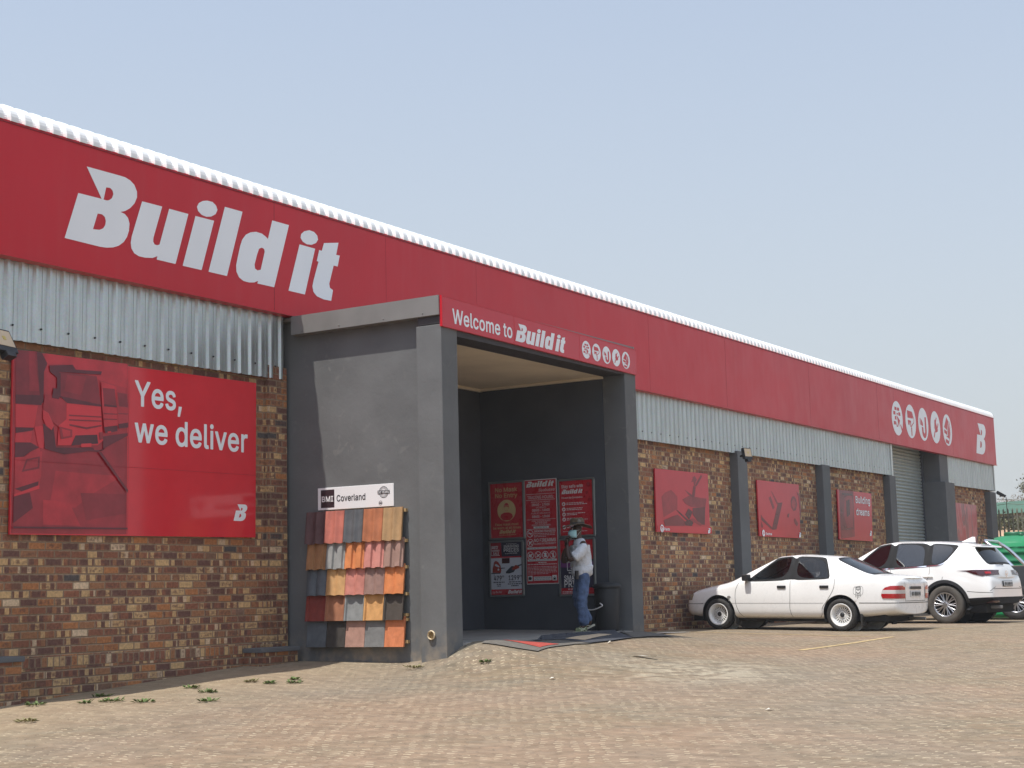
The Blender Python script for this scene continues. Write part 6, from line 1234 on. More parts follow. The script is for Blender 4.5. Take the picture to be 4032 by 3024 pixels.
for s in (1, -1):
    for x in (-.08, -.92): 
        p, n = cast(bvh, 'side', x, .785, s); rbox('door_handle', p.x-.085, p.x+.085, p.y-.012, p.y+.022, p.z-.026, p.z+.026, 'black_plastic', sal, .012)
    conform(bvh, 'side', [[(1.99, .60), (1.98, .66), (1.84, .675), (1.80, .645), (1.83, .545), (1.985, .545)]], s, 'headlight', 'amber_lens', sal)
    p, n = cast(bvh, 'side', .60, .915, s)
    rbox('wing_mirror', .56, .68, s*.80-.03, s*.80+.10*s+.03, .90, 1.02, 'black_plastic', sal, .03)
    # wrap-round tail lamp: red, clear, red
    y0 = .47
    conform(bvh, 'rear', [[(s*y0, .575), (s*.745, .575), (s*.745, .66), (s*y0, .66)]], 1, 'tail_light', 'tail_red', sal, .010, maxl=.04)
    conform(bvh, 'side', [[(-2.31, .575), (-2.01, .58), (-1.985, .62), (-1.99, .66), (-2.31, .66)], [(-2.31, .725), (-2.01, .725), (-2.06, .77), (-2.15, .795), (-2.31, .80)]], s, 'tail_light', 'tail_red', sal, .010, maxl=.04)
    conform(bvh, 'side', [[(-2.31, .66), (-1.99, .66), (-2.005, .725), (-2.31, .725)]], s, 'tail_light', 'tail_clear', sal, .010, maxl=.04)
    conform(bvh, 'rear', [[(s*y0, .66), (s*.745, .66), (s*.745, .725), (s*y0, .725)]], 1, 'tail_light', 'tail_clear', sal, .010, maxl=.04)
    conform(bvh, 'rear', [[(s*y0, .725), (s*.745, .725), (s*.74, .79), (s*.60, .80), (s*(y0+.01), .77)]], 1, 'tail_light', 'tail_red', sal, .010, maxl=.04)
    for x in (.90, -1.60): MB().box(x-.015, x+.015, s*.70-.09, s*.70+.09, .09, .30).build('mud_flap', 'rubber', sal)
for poly, nm, mt, of in (([(-.24, .60), (.24, .60), (.24, .715), (-.24, .715)], 'number_plate', 'plate_white', .010), ([(-.26, .735), (.26, .735), (.25, .785), (-.25, .785)], 'plate_trim', 'black_plastic', .016)): pl = conform(bvh, 'rear', [poly], 1, nm, mt, sal, of)
b = MB(); p, n = cast(bvh, 'rear', 0, .655, 1); pf = F((p.x-.020, 0, .655), (0, -1, 0))
for k, wd in enumerate((.045, .03, .05, .045, .03, .05)): b.fpoly(pf, [(-.20+k*.07, -.035), (-.20+k*.07+wd, -.035), (-.20+k*.07+wd, .035), (-.20+k*.07, .035)])
b.build('plate_lettering', 'seam', sal)
b = MB()
for pts in (curve([(-1.53, .775), (-1.57, .785), (-1.61, .775), (-1.61, .70), (-1.57, .67), (-1.53, .70), (-1.53, .775)]), [(-1.53, .765), (-1.61, .765)], [(-1.53, .75), (-1.57, .72), (-1.61, .75)], [(-1.53, .70), (-1.525, .60)], [(-1.555, .68), (-1.555, .57)], [(-1.585, .68), (-1.58, .59)], [(-1.605, .70), (-1.61, .61)], [(-1.54, .735), (-1.60, .735)]): surf_line(b, bvh, 'side', pts, 1, .008, .003)
b.build('fuel_flap_sticker', 'seam', sal)
conform(bvh, 'side', [[(.955, .60), (.985, .575), (1.02, .575), (1.04, .60), (1.02, .625), (.98, .625)], [(.985, .53), (1.01, .53), (1.01, .57), (.985, .57)]], 1, 'wing_badge', 'trim_metal', sal, .004)
MB().tube([(-1.7, -.45, .20), (-2.30, -.45, .21)], .028, 10).build('exhaust_pipe', 'trim_metal', sal)
place(sal, (26.62, 9.70), rad(86.0), 1.2325, .83)

# ---- white SUV
suv = thing('parked_car', 'white SUV with dark cladding, tinted windows and silver multi-spoke wheels beyond the saloon', 'car', group='cars parked along the store')
ST = [(2.20, 2.20, 2.16, .66, .30, .80, .90, .56, .03, .05),
      (2.05, 2.02, 1.98, .84, .26, .88, .99, .66, .035, .05),
      (1.62, 1.60, 1.58, .905, .24, .965, 1.06, .70, .04, .03),
      (1.10, 1.08, 1.06, .92, .24, 1.01, 1.10, .70, .04, .06),
      (.82,  .86,  .92,  .92, .24, 1.035, 1.15, .69, .04, .08),
      (.66,  .70,  .12,  .92, .24, 1.05, 1.565, .575, .05, .08),
      (-.10, -.14, -.17, .92, .24, 1.075, 1.605, .585, .05),
      (-.22, -.26, -.27, .92, .24, 1.08, 1.605, .585, .05),
      (-.90, -.95, -.92, .92, .24, 1.11, 1.585, .575, .05),
      (-.99, -1.04, -1.01, .92, .24, 1.115, 1.58, .572, .05),
      (-1.24, -1.34, -1.58, .92, .26, 1.155, 1.525, .555, .05),
      (-1.60, -1.78, -1.84, .905, .29, 1.165, 1.48, .545, .05, -.06),
      (-2.00, -2.06, -2.13, .88, .33, 1.09, 1.115, .60, .03, -.06),
      (-2.24, -2.20, -2.21, .83, .36, .93, 1.0, .56, .02, -.03),
      (-2.28, -2.26, -2.24, .76, .38, .80, .86, .52, .015, -.02)]
ws_ = [('windscreen', [(4, j, s) for j in (5, 6) for s in (1, -1)], .05), ('rear_window', [(11, j, s) for j in (5, 6) for s in (1, -1)], .05)]
for s in (1, -1): ws_ += [('door_window', [(5, 4, s)], .034), ('door_window', [(7, 4, s)], .034), ('quarter_window', [(9, 4, s)], .034)]
body, gl, bvh = loft_car(ST, ws_, .5, [(6, 4, 1), (6, 4, -1), (8, 4, 1), (8, 4, -1)])
cut_arches(body, [(1.35, .36, .435), (-1.35, .36, .435)])
setmats(body, ['suv_white', 'pillar_trim'])
for p in body.polygons:
    if p.center.z < (.42 if p.center.x > -1.7 else .50): p.material_index = 1
bo = link_mesh('body', body, suv)
for nm, me in gl: link_mesh(nm, setmats(me, ['glass_dark' if nm != 'door_window' else 'glass_dark']), suv)
wells(suv, (1.35, -1.35), .435, .36, .45, .86)
rbox('underbody', -2.1, 2.0, -.70, .70, .20, .40, 'underbody', suv, .04)
cabin(suv, -1.7, 1.1, .72, .66, ((.05, 0), (-.85, 0)), .45)
for x in (1.35, -1.35):
    for y in (.805, -.805): wheel(suv, x, y, .368, .225, .236, 'spoke', 'rubber_dusty')
    for s in (1, -1):
        b = MB(); vs = []
        for i in range(25):
            a = rad(-12+204*i/24)
            for r in (.425, .49):
                X_, Z_ = x+r*math.cos(a), .36+r*math.sin(a); p, n = cast(bvh, 'side', X_, max(Z_, .30), s)
                if p is None: p, n = Vector((X_, s*.88, Z_)), Vector((0, s, 0))
                vs.append(Vector((X_, p.y+s*.012, Z_)))
        b.add(vs, [(2*i, 2*i+1, 2*i+3, 2*i+2) for i in range(24)], 0, True); b.build('arch_trim', 'black_plastic', suv)
sm = MB()
for s in (1, -1):
    surf_line(sm, bvh, 'side', curve([(.80, 1.03), (.86, .85), (.85, .6), (.78, .44)]), s); surf_line(sm, bvh, 'side', [(-.22, 1.07), (-.20, .44)], s)
    surf_line(sm, bvh, 'side', curve([(-1.05, 1.11), (-1.04, .95), (-.96, .78), (-.86, .6), (-.82, .44)]), s); surf_line(sm, bvh, 'side', [(.78, .44), (-.82, .44)], s, .010)
    surf_line(sm, bvh, 'side', curve([(-1.30, .82), (-1.32, .91)]), s)
    surf_line(sm, bvh, 'side', curve([(-1.80, .62), (-2.0, .60), (-2.26, .59)]), s, .009)
    surf_line(sm, bvh, 'rear', curve([(s*.80, .62), (s*.74, .66), (s*.60, .70)]), 1, .009)
surf_line(sm, bvh, 'rear', [(-.70, .66), (.70, .66)], 1, .012)
sm.build('shut_line', 'seam', suv)
for s in (1, -1):
    for x in (-.02, -.90):
        p, n = cast(bvh, 'side', x-.12, .92, s); rbox('door_handle', p.x-.10, p.x+.10, p.y-.012, p.y+.028, p.z-.016, p.z+.016, 'suv_white', suv, .012)
    conform(bvh, 'side', [[(-1.76, 1.02), (-2.0, 1.03), (-2.22, 1.02), (-2.24, .93), (-2.1, .905), (-1.95, .945)]], s, 'tail_light', 'tail_dark', suv, .010, maxl=.04)
    conform(bvh, 'rear', [[(s*.80, .91), (s*.88, 1.02), (s*.62, 1.02), (s*.38, 1.0), (s*.50, .93)]], 1, 'tail_light', 'tail_dark', suv, .012, maxl=.04)
    o = conform(bvh, 'rear', [[(s*.66, .945), (s*.80, .95), (s*.80, .985), (s*.66, .985)]], 1, 'lamp_glow', 'tail_red', suv, .016)
    conform(bvh, 'rear', [[(s*.50, .40), (s*.76, .40), (s*.76, .435), (s*.50, .43)]], 1, 'reflector', 'tail_dark', suv, .010)
    conform(bvh, 'side', [[(2.18, .90), (1.80, .96), (1.74, .90), (2.18, .80)]], s, 'headlight', 'tail_clear', suv, .008)
    rbox('wing_mirror', .60, .74, s*.90-.02, s*.90+.12*s+.02, 1.06, 1.20, 'suv_white', suv, .04)
    b = MB(); surf_line(b, bvh, 'side', curve([(.60, 1.062), (-.1, 1.085), (-1.0, 1.120), (-1.30, 1.152), (-1.44, 1.26), (-1.585, 1.50)]), s, .022, .008); b.build('chrome_strip', 'chrome', suv)
conform(bvh, 'rear', [[(-.25, .70), (.25, .70), (.25, .81), (-.25, .81)]], 1, 'plate_surround', 'black_plastic', suv, .012)
conform(bvh, 'rear', [[(-.22, .715), (.22, .715), (.22, .80), (-.22, .80)]], 1, 'number_plate', 'plate_white', suv, .020)
b = MB(); p, n = cast(bvh, 'rear', 0, .757, 1); pf = F((p.x-.034, 0, .757), (0, -1, 0))
for k, wd in enumerate((.045, .03, .045, .05, .03, .045)): b.fpoly(pf, [(-.19+k*.065, -.028), (-.19+k*.065+wd, -.028), (-.19+k*.065+wd, .028), (-.19+k*.065, .028)])
b.build('plate_lettering', 'seam', suv)
rbox('exhaust_pipe', -2.30, -2.1, .38, .50, .28, .34, 'trim_metal', suv, .02)
# roof spoiler, antenna fin, badge, rear wiper
bevel(MB().prism([(-1.62, -.50, 1.560), (-1.98, -.52, 1.500), (-1.99, -.52, 1.472), (-1.62, -.50, 1.50)], [(-1.62, .50, 1.560), (-1.98, .52, 1.500), (-1.99, .52, 1.472), (-1.62, .50, 1.50)]).build('roof_spoiler', 'suv_white', suv), .01)
b = MB(); b.prism([(-1.38, .022, 1.60), (-1.66, .028, 1.585), (-1.66, .006, 1.69), (-1.60, .004, 1.695)], [(-1.38, -.022, 1.60), (-1.66, -.028, 1.585), (-1.66, -.006, 1.69), (-1.60, -.004, 1.695)]); b.build('antenna_fin', 'suv_white', suv)
b = MB(); p, n = cast(bvh, 'rear', 0, .95, 1); pf = F((p.x-.012, 0, .95), (0, -1, 0)); b.ring(pf, 0, 0, .06, .012); b.fpoly(pf, [(-.05, .02), (0, -.015), (.05, .02), (.05, .008), (0, -.03), (-.05, .008)]); b.build('rear_badge', 'chrome', suv)
p, n = cast(bvh, 'rear', -.02, 1.16, 1); MB().tube([(p.x-.02, -.0, 1.135), (p.x-.005, .34, 1.165)], .014, 6).build('rear_wiper', 'black_plastic', suv)
place(suv, (30.28, 8.90), rad(82.8), 1.35, .915)

# ---- dark pickup beyond the SUV
pk = thing('parked_pickup', 'dark grey pickup with a polished roll bar, mostly hidden behind the white SUV', 'pickup', group='cars parked along the store')
def prism_y(pts, y0, y1, name, mat, parent, r=.04): return bevel(MB().prism([(x, y0, z) for x, z in pts], [(x, y1, z) for x, z in pts]).build(name, mat, parent), r, 3)
prism_y([(2.55, .42), (2.6, .70), (2.5, .98), (1.35, 1.12), (.95, 1.15), (-.72, 1.15), (-.72, .42)], -.90, .90, 'body', 'truck_grey', pk, .06)
cab = MB().prism([(1.28, -.82, 1.14), (.45, -.62, 1.70), (-.42, -.62, 1.72), (-.68, -.80, 1.14)], [(1.28, .82, 1.14), (.45, .62, 1.70), (-.42, .62, 1.72), (-.68, .80, 1.14)]).build('cab', 'truck_grey', pk); bevel(cab, .06, 3)
b = MB()
for s in (1, -1): b.add([(1.0, s*.80, 1.2), (.36, s*.66, 1.64), (-.36, s*.66, 1.66), (-.55, s*.80, 1.2)], [(0, 1, 2, 3)])
b.add([(-.672, -.68, 1.24), (-.672, .68, 1.24), (-.50, .56, 1.64), (-.50, -.56, 1.64)], [(0, 1, 2, 3)]); b.add([(1.22, -.72, 1.2), (1.22, .72, 1.2), (.52, .56, 1.66), (.52, -.56, 1.66)], [(0, 1, 2, 3)])
b.build('cab_window', 'glass_dark', pk)
b = MB(); b.box(-2.45, -.76, .84, .90, .50, 1.12).box(-2.45, -.76, -.90, -.84, .50, 1.12).box(-2.45, -2.39, -.839, .839, .50, 1.12).box(-2.39, -.76, -.839, .839, .50, .56).box(-.80, -.76, -.839, .839, .561, 1.12)
b.build('load_bed', 'truck_grey', pk); rbox('bed_cover', -2.43, -.98, -.86, .86, 1.122, 1.15, 'tarp', pk, .012, 2)
for y in (.72, -.72): b = MB().tube(curve([(-1.50, y*1.1, 1.12), (-1.12, y*1.02, 1.52), (-.94, y*.94, 1.66), (-.90, y*.80, 1.70)]), .042, 10).build('roll_bar', 'chrome', pk)
MB().tube([(-.90, .60, 1.70), (-.90, -.60, 1.70)], .042, 10).build('roll_bar', 'chrome', pk)
rbox('rear_bumper', -2.58, -2.46, -.86, .86, .42, .60, 'chrome', pk, .03)
for s in (1, -1):
    rbox('tail_light', -2.47, -2.44, s*.80-.06, s*.80+.06, .75, 1.05, 'tail_red', pk, .01)
    rbox('headlight', 2.46, 2.56, s*.72-.14, s*.72+.14, .78, .95, 'tail_clear', pk, .03)
rbox('underbody', -2.3, 2.3, -.7, .7, .30, .48, 'underbody', pk, .03)
for x in (1.62, -1.55):
    for y in (.80, -.80):
        wheel(pk, x, y, .37, .24, .22, 'spoke', 'rubber')
        MB().lathe([(.44, y*1.125), (.44, y*.6), (0, y*.6)], (x, 0, .39), 'y', 24, a0=rad(-5), a1=rad(185)).build('wheel_arch', 'underbody', pk)
place(pk, (33.8, 8.38), rad(92), 1.58, .9)

# ------------------------------------------------------------------ floodlights
def floodlight(label, loc, yaw, tilt, sc_=1.0):
    t = thing('floodlight', label, 'floodlight', group='floodlights on the pillars')
    Rm = Matrix.Translation(loc) @ Matrix.Rotation(yaw, 4, 'Z') @ Matrix.Rotation(tilt, 4, 'X')
    t.location = loc; t.rotation_mode = 'XYZ'; t.rotation_euler = (tilt, 0, yaw)
    t.scale = (sc_,)*3
    # local: lamp looks along -y, width x, height z
    b = MB(); b.box(-.15, .15, -.02, .05, -.14, .14); b.box(-.13, .13, .05, .075, -.12, .12); o = bevel(b.build('housing', 'black_plastic', t), .012)
    MB().box(-.128, .128, -.024, -.0205, -.075, .118).build('lamp_glass', 'lamp_glass', t)
    MB().box(-.022, .022, -.0275, -.0245, .0, .045).build('led_chip', 'lamp_chip', t)
    MB().box(-.07, .07, -.03, .06, -.20, -.141).build('sensor_box', 'black_plastic', t)
    b = MB().box(-.175, -.155, .0, .03, -.06, .03).box(.155, .175, .0, .03, -.06, .03).box(-.175, .175, .09, .11, -.06, -.03).box(-.175, -.155, .03, .109, -.059, -.031).box(.155, .175, .03, .109, -.059, -.031).build('bracket', 'black_plastic', t)
floodlight('large tilted floodlight at the top of the left edge pillar', (10.47, 12.58, 2.70), rad(12), rad(-28))
floodlight('small black floodlight on the first grey pillar right of the porch', (29.45, 12.55, 2.76), rad(-14), rad(-10), .85)
floodlight('black floodlight tilted outwards on the last pillar at the building corner', (49.72, 12.62, 2.80), rad(20), rad(-58), .9)

# ------------------------------------------------------------------ bin and man
bn = thing('litter_bin', 'black bin with a pale curved handle standing behind the man', 'bin', (19.80, 10.72, -.552))
MB().lathe([(.0, .01), (.155, .0), (.165, .02), (.185, .60), (.178, .62), (.0, .62)], k=24).build('body', 'bin_black', bn)
MB().lathe([(.205, .615), (.21, .635), (.20, .665), (.12, .69), (0, .695)], k=24).build('lid', 'bin_black', bn)
MB().tube(curve([(-.19, .02, .60), (-.20, .02, .47), (-.205, .01, .40), (-.21, -.03, .36), (-.22, .10, .31), (-.21, .22, .31)][2:]), .009, 6).build('handle', 'notice_white', bn)

man = thing('person', 'man in brimmed hat, face mask, white shirt and jeans, hands raised to his face', 'person', (18.93, 10.66, -.551), rad(140))
man.scale = (1.0, 1.0, 1.0)
def sk_add(mb, nodes, edges, root=0, sub=2, mi=0):
    v, f = skin(nodes, edges, root, sub); mb.add(v, f, mi, True)
# body: one skin (x forward, y left, z up), about 1.57 m tall
b = MB()
N = [(-.02, 0, .80, .09, .11), (-.02, 0, .95, .085, .11), (0, 0, 1.10, .09, .12), (-.01, 0, 1.22, .08, .12), (.01, 0, 1.29, .055, .055), (.035, 0, 1.36, .068, .062), (.035, 0, 1.43, .092, .076), (.025, 0, 1.50, .086, .074),
     (-.01, .165, 1.215, .062), (.10, .20, 1.08, .050), (.215, .165, 1.00, .042), (.225, .11, 1.12, .036), (.205, .06, 1.225, .028),
     (-.01, -.165, 1.215, .062), (.09, -.19, 1.07, .050), (.195, -.15, .985, .042), (.205, -.09, 1.09, .036), (.19, -.03, 1.185, .028),
     (-.02, .085, .74, .065), (.03, .09, .43, .05), (.0, .09, .10, .042), (.06, .095, .045, .035), (.15, .10, .035, .03),
     (-.02, -.085, .74, .065), (.02, -.085, .44, .05), (-.15, -.08, .15, .042), (-.10, -.085, .09, .035), (-.03, -.09, .04, .03)]
E_ = [(0, 1), (1, 2), (2, 3), (3, 4), (4, 5), (5, 6), (6, 7), (3, 8), (8, 9), (9, 10), (10, 11), (11, 12), (3, 13), (13, 14), (14, 15), (15, 16), (16, 17), (0, 18), (18, 19), (19, 20), (20, 21), (21, 22), (0, 23), (23, 24), (24, 25), (25, 26), (26, 27)]
sk_add(b, N, E_, 0)
def hand(mb, w_, d, side, curl=.9):
    """palm + four unequal bent fingers + thumb; w_ wrist, d direction of the palm, side = +1 thumb on +y side"""
    d = Vector(d).normalized(); w_ = Vector(w_); bend = Vector((-.75, -.35*side, .25)).normalized(); across = d.cross(bend).normalized(); P = w_+d*.045
    sk_add(mb, [(*w_, .024, .026), (*(w_+d*.03), .026, .034), (*(w_+d*.075), .018, .036)], [(0, 1), (1, 2)], 0)
    for k, (o, L_) in enumerate(((-.030, .060), (-.010, .072), (.010, .068), (.029, .052))):
        a = w_+d*.072+across*o; p1 = a+(d*.8+bend*.4).normalized()*L_*.42; p2 = p1+(d*(1-curl)+bend*curl).normalized()*L_*.34; p3 = p2+(bend-d*.35*curl).normalized()*L_*.28
        sk_add(mb, [(*a, .0092), (*p1, .0088), (*p2, .008), (*p3, .0068)], [(0, 1), (1, 2), (2, 3)], 0, 1)
    a = w_+d*.028-across*.030; p1 = a+(d*.5-across*.6+bend*.4).normalized()*.034; p2 = p1+(d*.7+bend*.6).normalized()*.028
    sk_add(mb, [(*a, .0115), (*p1, .0105), (*p2, .008)], [(0, 1), (1, 2)], 0, 1)
hand(b, (.205, .06, 1.235), (-.05, -.22, .97), 1); hand(b, (.19, -.03, 1.195), (-.05, .18, .97), -1)
# face details: brow, nose, cheeks, chin, ears
sk_add(b, [(.118, 0, 1.452, .012), (.135, 0, 1.425, .014), (.142, 0, 1.405, .017), (.12, 0, 1.395, .014)], [(0, 1), (1, 2), (2, 3)], 0, 2)
sk_add(b, [(.10, -.045, 1.462, .012), (.118, 0, 1.468, .013), (.10, .045, 1.462, .012)], [(0, 1), (1, 2)], 1, 1)
sk_add(b, [(.085, -.02, 1.33, .022), (.10, 0, 1.325, .026), (.085, .02, 1.33, .022)], [(0, 1), (1, 2)], 1, 1)
for s in (1, -1): sk_add(b, [(.02, s*.078, 1.40, .010), (.012, s*.086, 1.425, .014), (.012, s*.087, 1.45, .012)], [(0, 1), (1, 2)], 0, 1)
body = b.build('body', 'skin', man)
b = MB()
for s in (1, -1): b.lathe([(0, .006), (.010, .004), (.013, -.004)], (.112, s*.034, 1.440), 'x', 10)
b.build('eye', 'notice_white', man)
b = MB()
for s in (1, -1): b.lathe([(0, .0095), (.0055, .0085)], (.112, s*.034, 1.440), 'x', 8)
b.build('iris', 'ink', man)
# clothing
b = MB()
S = [(-.02, 0, .745, .150, .185), (-.03, 0, .92, .142, .175), (-.005, 0, 1.05, .145, .185), (-.005, 0, 1.17, .135, .190), (-.005, 0, 1.255, .115, .175), (.005, 0, 1.325, .080, .092),
     (-.01, .175, 1.215, .082), (.06, .205, 1.12, .085), (.135, .20, 1.055, .084), (.172, .185, 1.03, .086),
     (-.01, -.175, 1.215, .082), (.055, -.20, 1.11, .085), (.125, -.19, 1.045, .084), (.16, -.175, 1.02, .086)]
sk_add(b, S, [(0, 1), (1, 2), (2, 3), (3, 4), (4, 5), (3, 6), (6, 7), (7, 8), (8, 9), (3, 10), (10, 11), (11, 12), (12, 13)], 2)
r_ = random.Random(5)
for i, (x, y, z) in enumerate(b.v):                          # folds in the loose cotton
    k = .006*math.sin(z*46+x*22+y*9)+.005*math.sin(z*25-x*38+1.3) if z < 1.16 else .003*math.sin(z*40+y*20)
    c = Vector((x, y, 0)); n = c.normalized() if c.length > .02 else Vector((0, 0, 0)); b.v[i] = (x+n.x*k, y+n.y*k, z)
b.build('shirt', 'shirt', man)
b = MB()
sk_add(b, [(-.02, 0, .90, .125, .155), (-.02, 0, .76, .128, .165), (-.015, .085, .66, .100), (.03, .09, .44, .084), (.02, .09, .25, .076), (-.005, .09, .085, .080), (-.015, -.085, .66, .100), (.02, -.085, .44, .084), (-.07, -.082, .27, .076), (-.145, -.08, .135, .078)], [(0, 1), (1, 2), (2, 3), (3, 4), (4, 5), (1, 6), (6, 7), (7, 8), (8, 9)], 1)
for i, (x, y, z) in enumerate(b.v):
    k = .005*math.sin(z*60+y*30)+.006*math.sin(z*33+x*30) if z < .6 else .003*math.sin(z*50); b.v[i] = (x+k, y+k*.6*(1 if y > 0 else -1), z)
b.build('jeans', 'jeans', man)
b = MB(); b.lathe([(.205, -.012), (.200, -.004), (.15, .012), (.105, .020), (.100, .03), (.096, .085), (.080, .108), (.03, .102), (0, .098)], (0, 0, 0), 'z', 32)
for i, (x, y, z) in enumerate(b.v):
    rr = math.hypot(x, y); z2 = z+(.030*abs(y)/.2 if rr > .11 else 0)-(.02*max(x, 0)/.2 if rr > .11 else 0)-(.035*max(-x, 0)/.2 if rr > .11 else 0); x2 = x*1.05
    b.v[i] = (x2*math.cos(.06)+z2*math.sin(.06)*0+.025, y*.95, z2+1.487-x*.02)
hat = b.build('hat', 'hat', man)
MB().lathe([(.103, 0), (.104, .012), (.102, .024)], (.026, 0, 1.508), 'z', 28).build('hat_band', 'interior', hat)
o = MB().lathe([(0, .012), (.026, .010), (.03, 0)], (0, 0, 0), 'y', 12).build('hat_badge', 'tarp', hat); o.location = (.03, .090, 1.545)
b = MB(); vs = []
for i in range(9):
    a = rad(-72+18*i)
    for j in range(6):
        t = j/5; z = 1.425-.105*t; r = .096+.030*math.sin(t*math.pi)*math.cos(a)**2-.012*t; vs.append((.035+r*math.cos(a)*1.08, r*math.sin(a)*.86, z))
b.add(vs, [(i*6+j, (i+1)*6+j, (i+1)*6+j+1, i*6+j+1) for i in range(8) for j in range(5)], 0, True)
o = b.build('face_mask', 'mask', man); o.modifiers.new('solid', 'SOLIDIFY').thickness = .003
b = MB()
for s in (1, -1):
    for z in (1.415, 1.335): b.tube([(.07, s*.083, z), (.012, s*.088, 1.43 if z > 1.4 else 1.405)], .002, 4)
b.build('ear_loop', 'notice_white', o)
def shoe(x, y, z, pitch, yaw_=0.0):
    Rm = Matrix.Translation((x, y, z)) @ Matrix.Rotation(yaw_, 4, 'Z') @ Matrix.Rotation(pitch, 4, 'Y')
    b = MB(); sk_add(b, [(-.07, 0, .052, .040, .034), (-.01, 0, .050, .044, .038), (.07, 0, .042, .034, .042), (.135, 0, .034, .026, .038), (-.055, 0, .095, .036, .034)], [(0, 1), (1, 2), (2, 3), (1, 4)], 1)
    b.v = [tuple(Rm @ Vector((p[0], p[1], max(p[2], .018)))) for p in b.v]; o = b.build('shoe', 'shoe', man)
    out = [(-.112, 0), (-.10, .032), (-.03, .038), (.06, .046), (.13, .040), (.165, .012), (.165, -.012), (.13, -.040), (.06, -.044), (-.03, -.036), (-.10, -.032)]
    MB().prism([Rm @ Vector((p[0], p[1], .0)) for p in out], [Rm @ Vector((p[0]*.98, p[1]*.98, .022)) for p in out]).build('sole', 'shoe_sole', o)
    b = MB()
    for s in (1, -1):
        for x0, x1 in ((-.03, .05), (.06, -.02), (.02, .09)): b.tube([Rm @ Vector((x0, s*.040, .030)), Rm @ Vector((x1, s*.034, .072))], .005, 5)
    b.build('shoe_stripe', 'shoe_trim', o)
shoe(.015, .095, .0, 0, rad(6)); shoe(-.125, -.085, .055, rad(22), rad(-4))
rbox('phone_pouch', .085, .125, .105, .165, .74, .86, 'pouch', man, .012)
rbox('phone', .175, .195, .005, .035, 1.20, 1.32, 'ink', man, .006)

# ------------------------------------------------------------------ weeds and litter on the paving
def weed(label, x, y, r, seed, mat='weed'):
    rr = random.Random(seed); b = MB(); z = g1(x, y)
    for k in range(int(26+r*160)):
        a = rr.uniform(0, 2*math.pi); q = r*rr.uniform(0, .75); c = Vector((x+q*math.cos(a), y+q*math.sin(a), z+.004)); L_ = rr.uniform(.035, .085); a2 = a+rr.uniform(-.8, .8); d = Vector((math.cos(a2), math.sin(a2), rr.uniform(.25, 1.1))).normalized()
        s = Vector((-d.y, d.x, 0)).normalized()*L_*.16; m = c+d*L_*.55; e = c+d*L_+Vector((0, 0, -L_*.2)); b.add([c, m-s, e, m+s], [(0, 1, 2, 3)])
    tag(b.build('weed', mat), label, 'weed', 'weeds growing between the pavers')
for k, (x, y, r, lb) in enumerate(((10.34, 11.85, .10, 'green weed tuft close to the wall shadow at the far left'), (9.52, 11.02, .11, 'flat greyish weed in the lower left corner of the paving'), (11.43, 12.14, .12, 'bright green weed tuft under the truck photo, nearest the shadow line'), (10.87, 11.41, .15, 'widest green weed patch, below the truck photo'), (10.97, 11.06, .11, 'low sparse weed right of the widest weed patch'), (12.34, 11.75, .10, 'green weed tuft below the slogan sign, nearest the wall shadow'), (12.05, 11.24, .12, 'spreading weed just outside the tuft below the slogan sign'), (11.34, 10.58, .11, 'lone weed farthest out on the open paving'), (13.12, 11.6, .09, 'small dry weed left of the porch side wall shadow'), (13.11, 11.31, .08, 'small green weed between the dry weed and the porch wall'), (13.32, 11.15, .10, 'weed in line with the edge of the tile samples'), (15.09, 10.76, .17, 'large pale green weed clump at the foot of the porch side wall'), (15.22, 9.86, .08, 'single weed on the sloping pavers in front of the left column'), (10.66, 11.52, .06, 'tiny weed sprig left of the widest weed patch'), (13.63, 11.38, .07, 'tiny weed nearest the brick plinth by the porch'))): weed(lb, x, y, r, k, 'weed_dry' if k in (1, 8, 11) else 'weed')
def scrap(label, x, y, pts, h=.012):
    z = max(g1(x, y), FLOORZ(x, y)); b = MB(); n = len(pts); b.add([(x+p[0], y+p[1], z+.008+h*(i % 2)) for i, p in enumerate(pts)]+[(x, y, z+.008+h)], [(i, (i+1) % n, n) for i in range(n)])
    tag(b.build('litter_scrap', 'litter'), label, 'litter', 'scraps of litter on the paving')
scrap('long pale strip of litter on the paving in front of the porch', 16.87, 8.72, [(.06, .22), (.10, .0), (.05, -.22), (-.03, -.24), (.02, 0), (-.01, .22)])
scrap('pale flattened sheet of paper by the wall right of the porch', 24.6, 12.2, [(-.5, .25), (.3, .12), (.6, -.25), (-.2, -.12)], .01)
scrap('tiny white scrap at the edge of the blue mat', 17.89, 9.66, [(-.03, .03), (.03, .03), (.04, -.03), (-.03, -.03)], .03)
scrap('small white chip in the middle of the open paving', 14.6, 8.6, [(-.03, .03), (.02, .03), (.03, -.02), (-.02, -.03)], .015)
scrap('small pale scrap in the right foreground', 12.9, 5.4, [(-.02, .03), (.03, .02), (.02, -.03), (-.03, -.02)], .015)

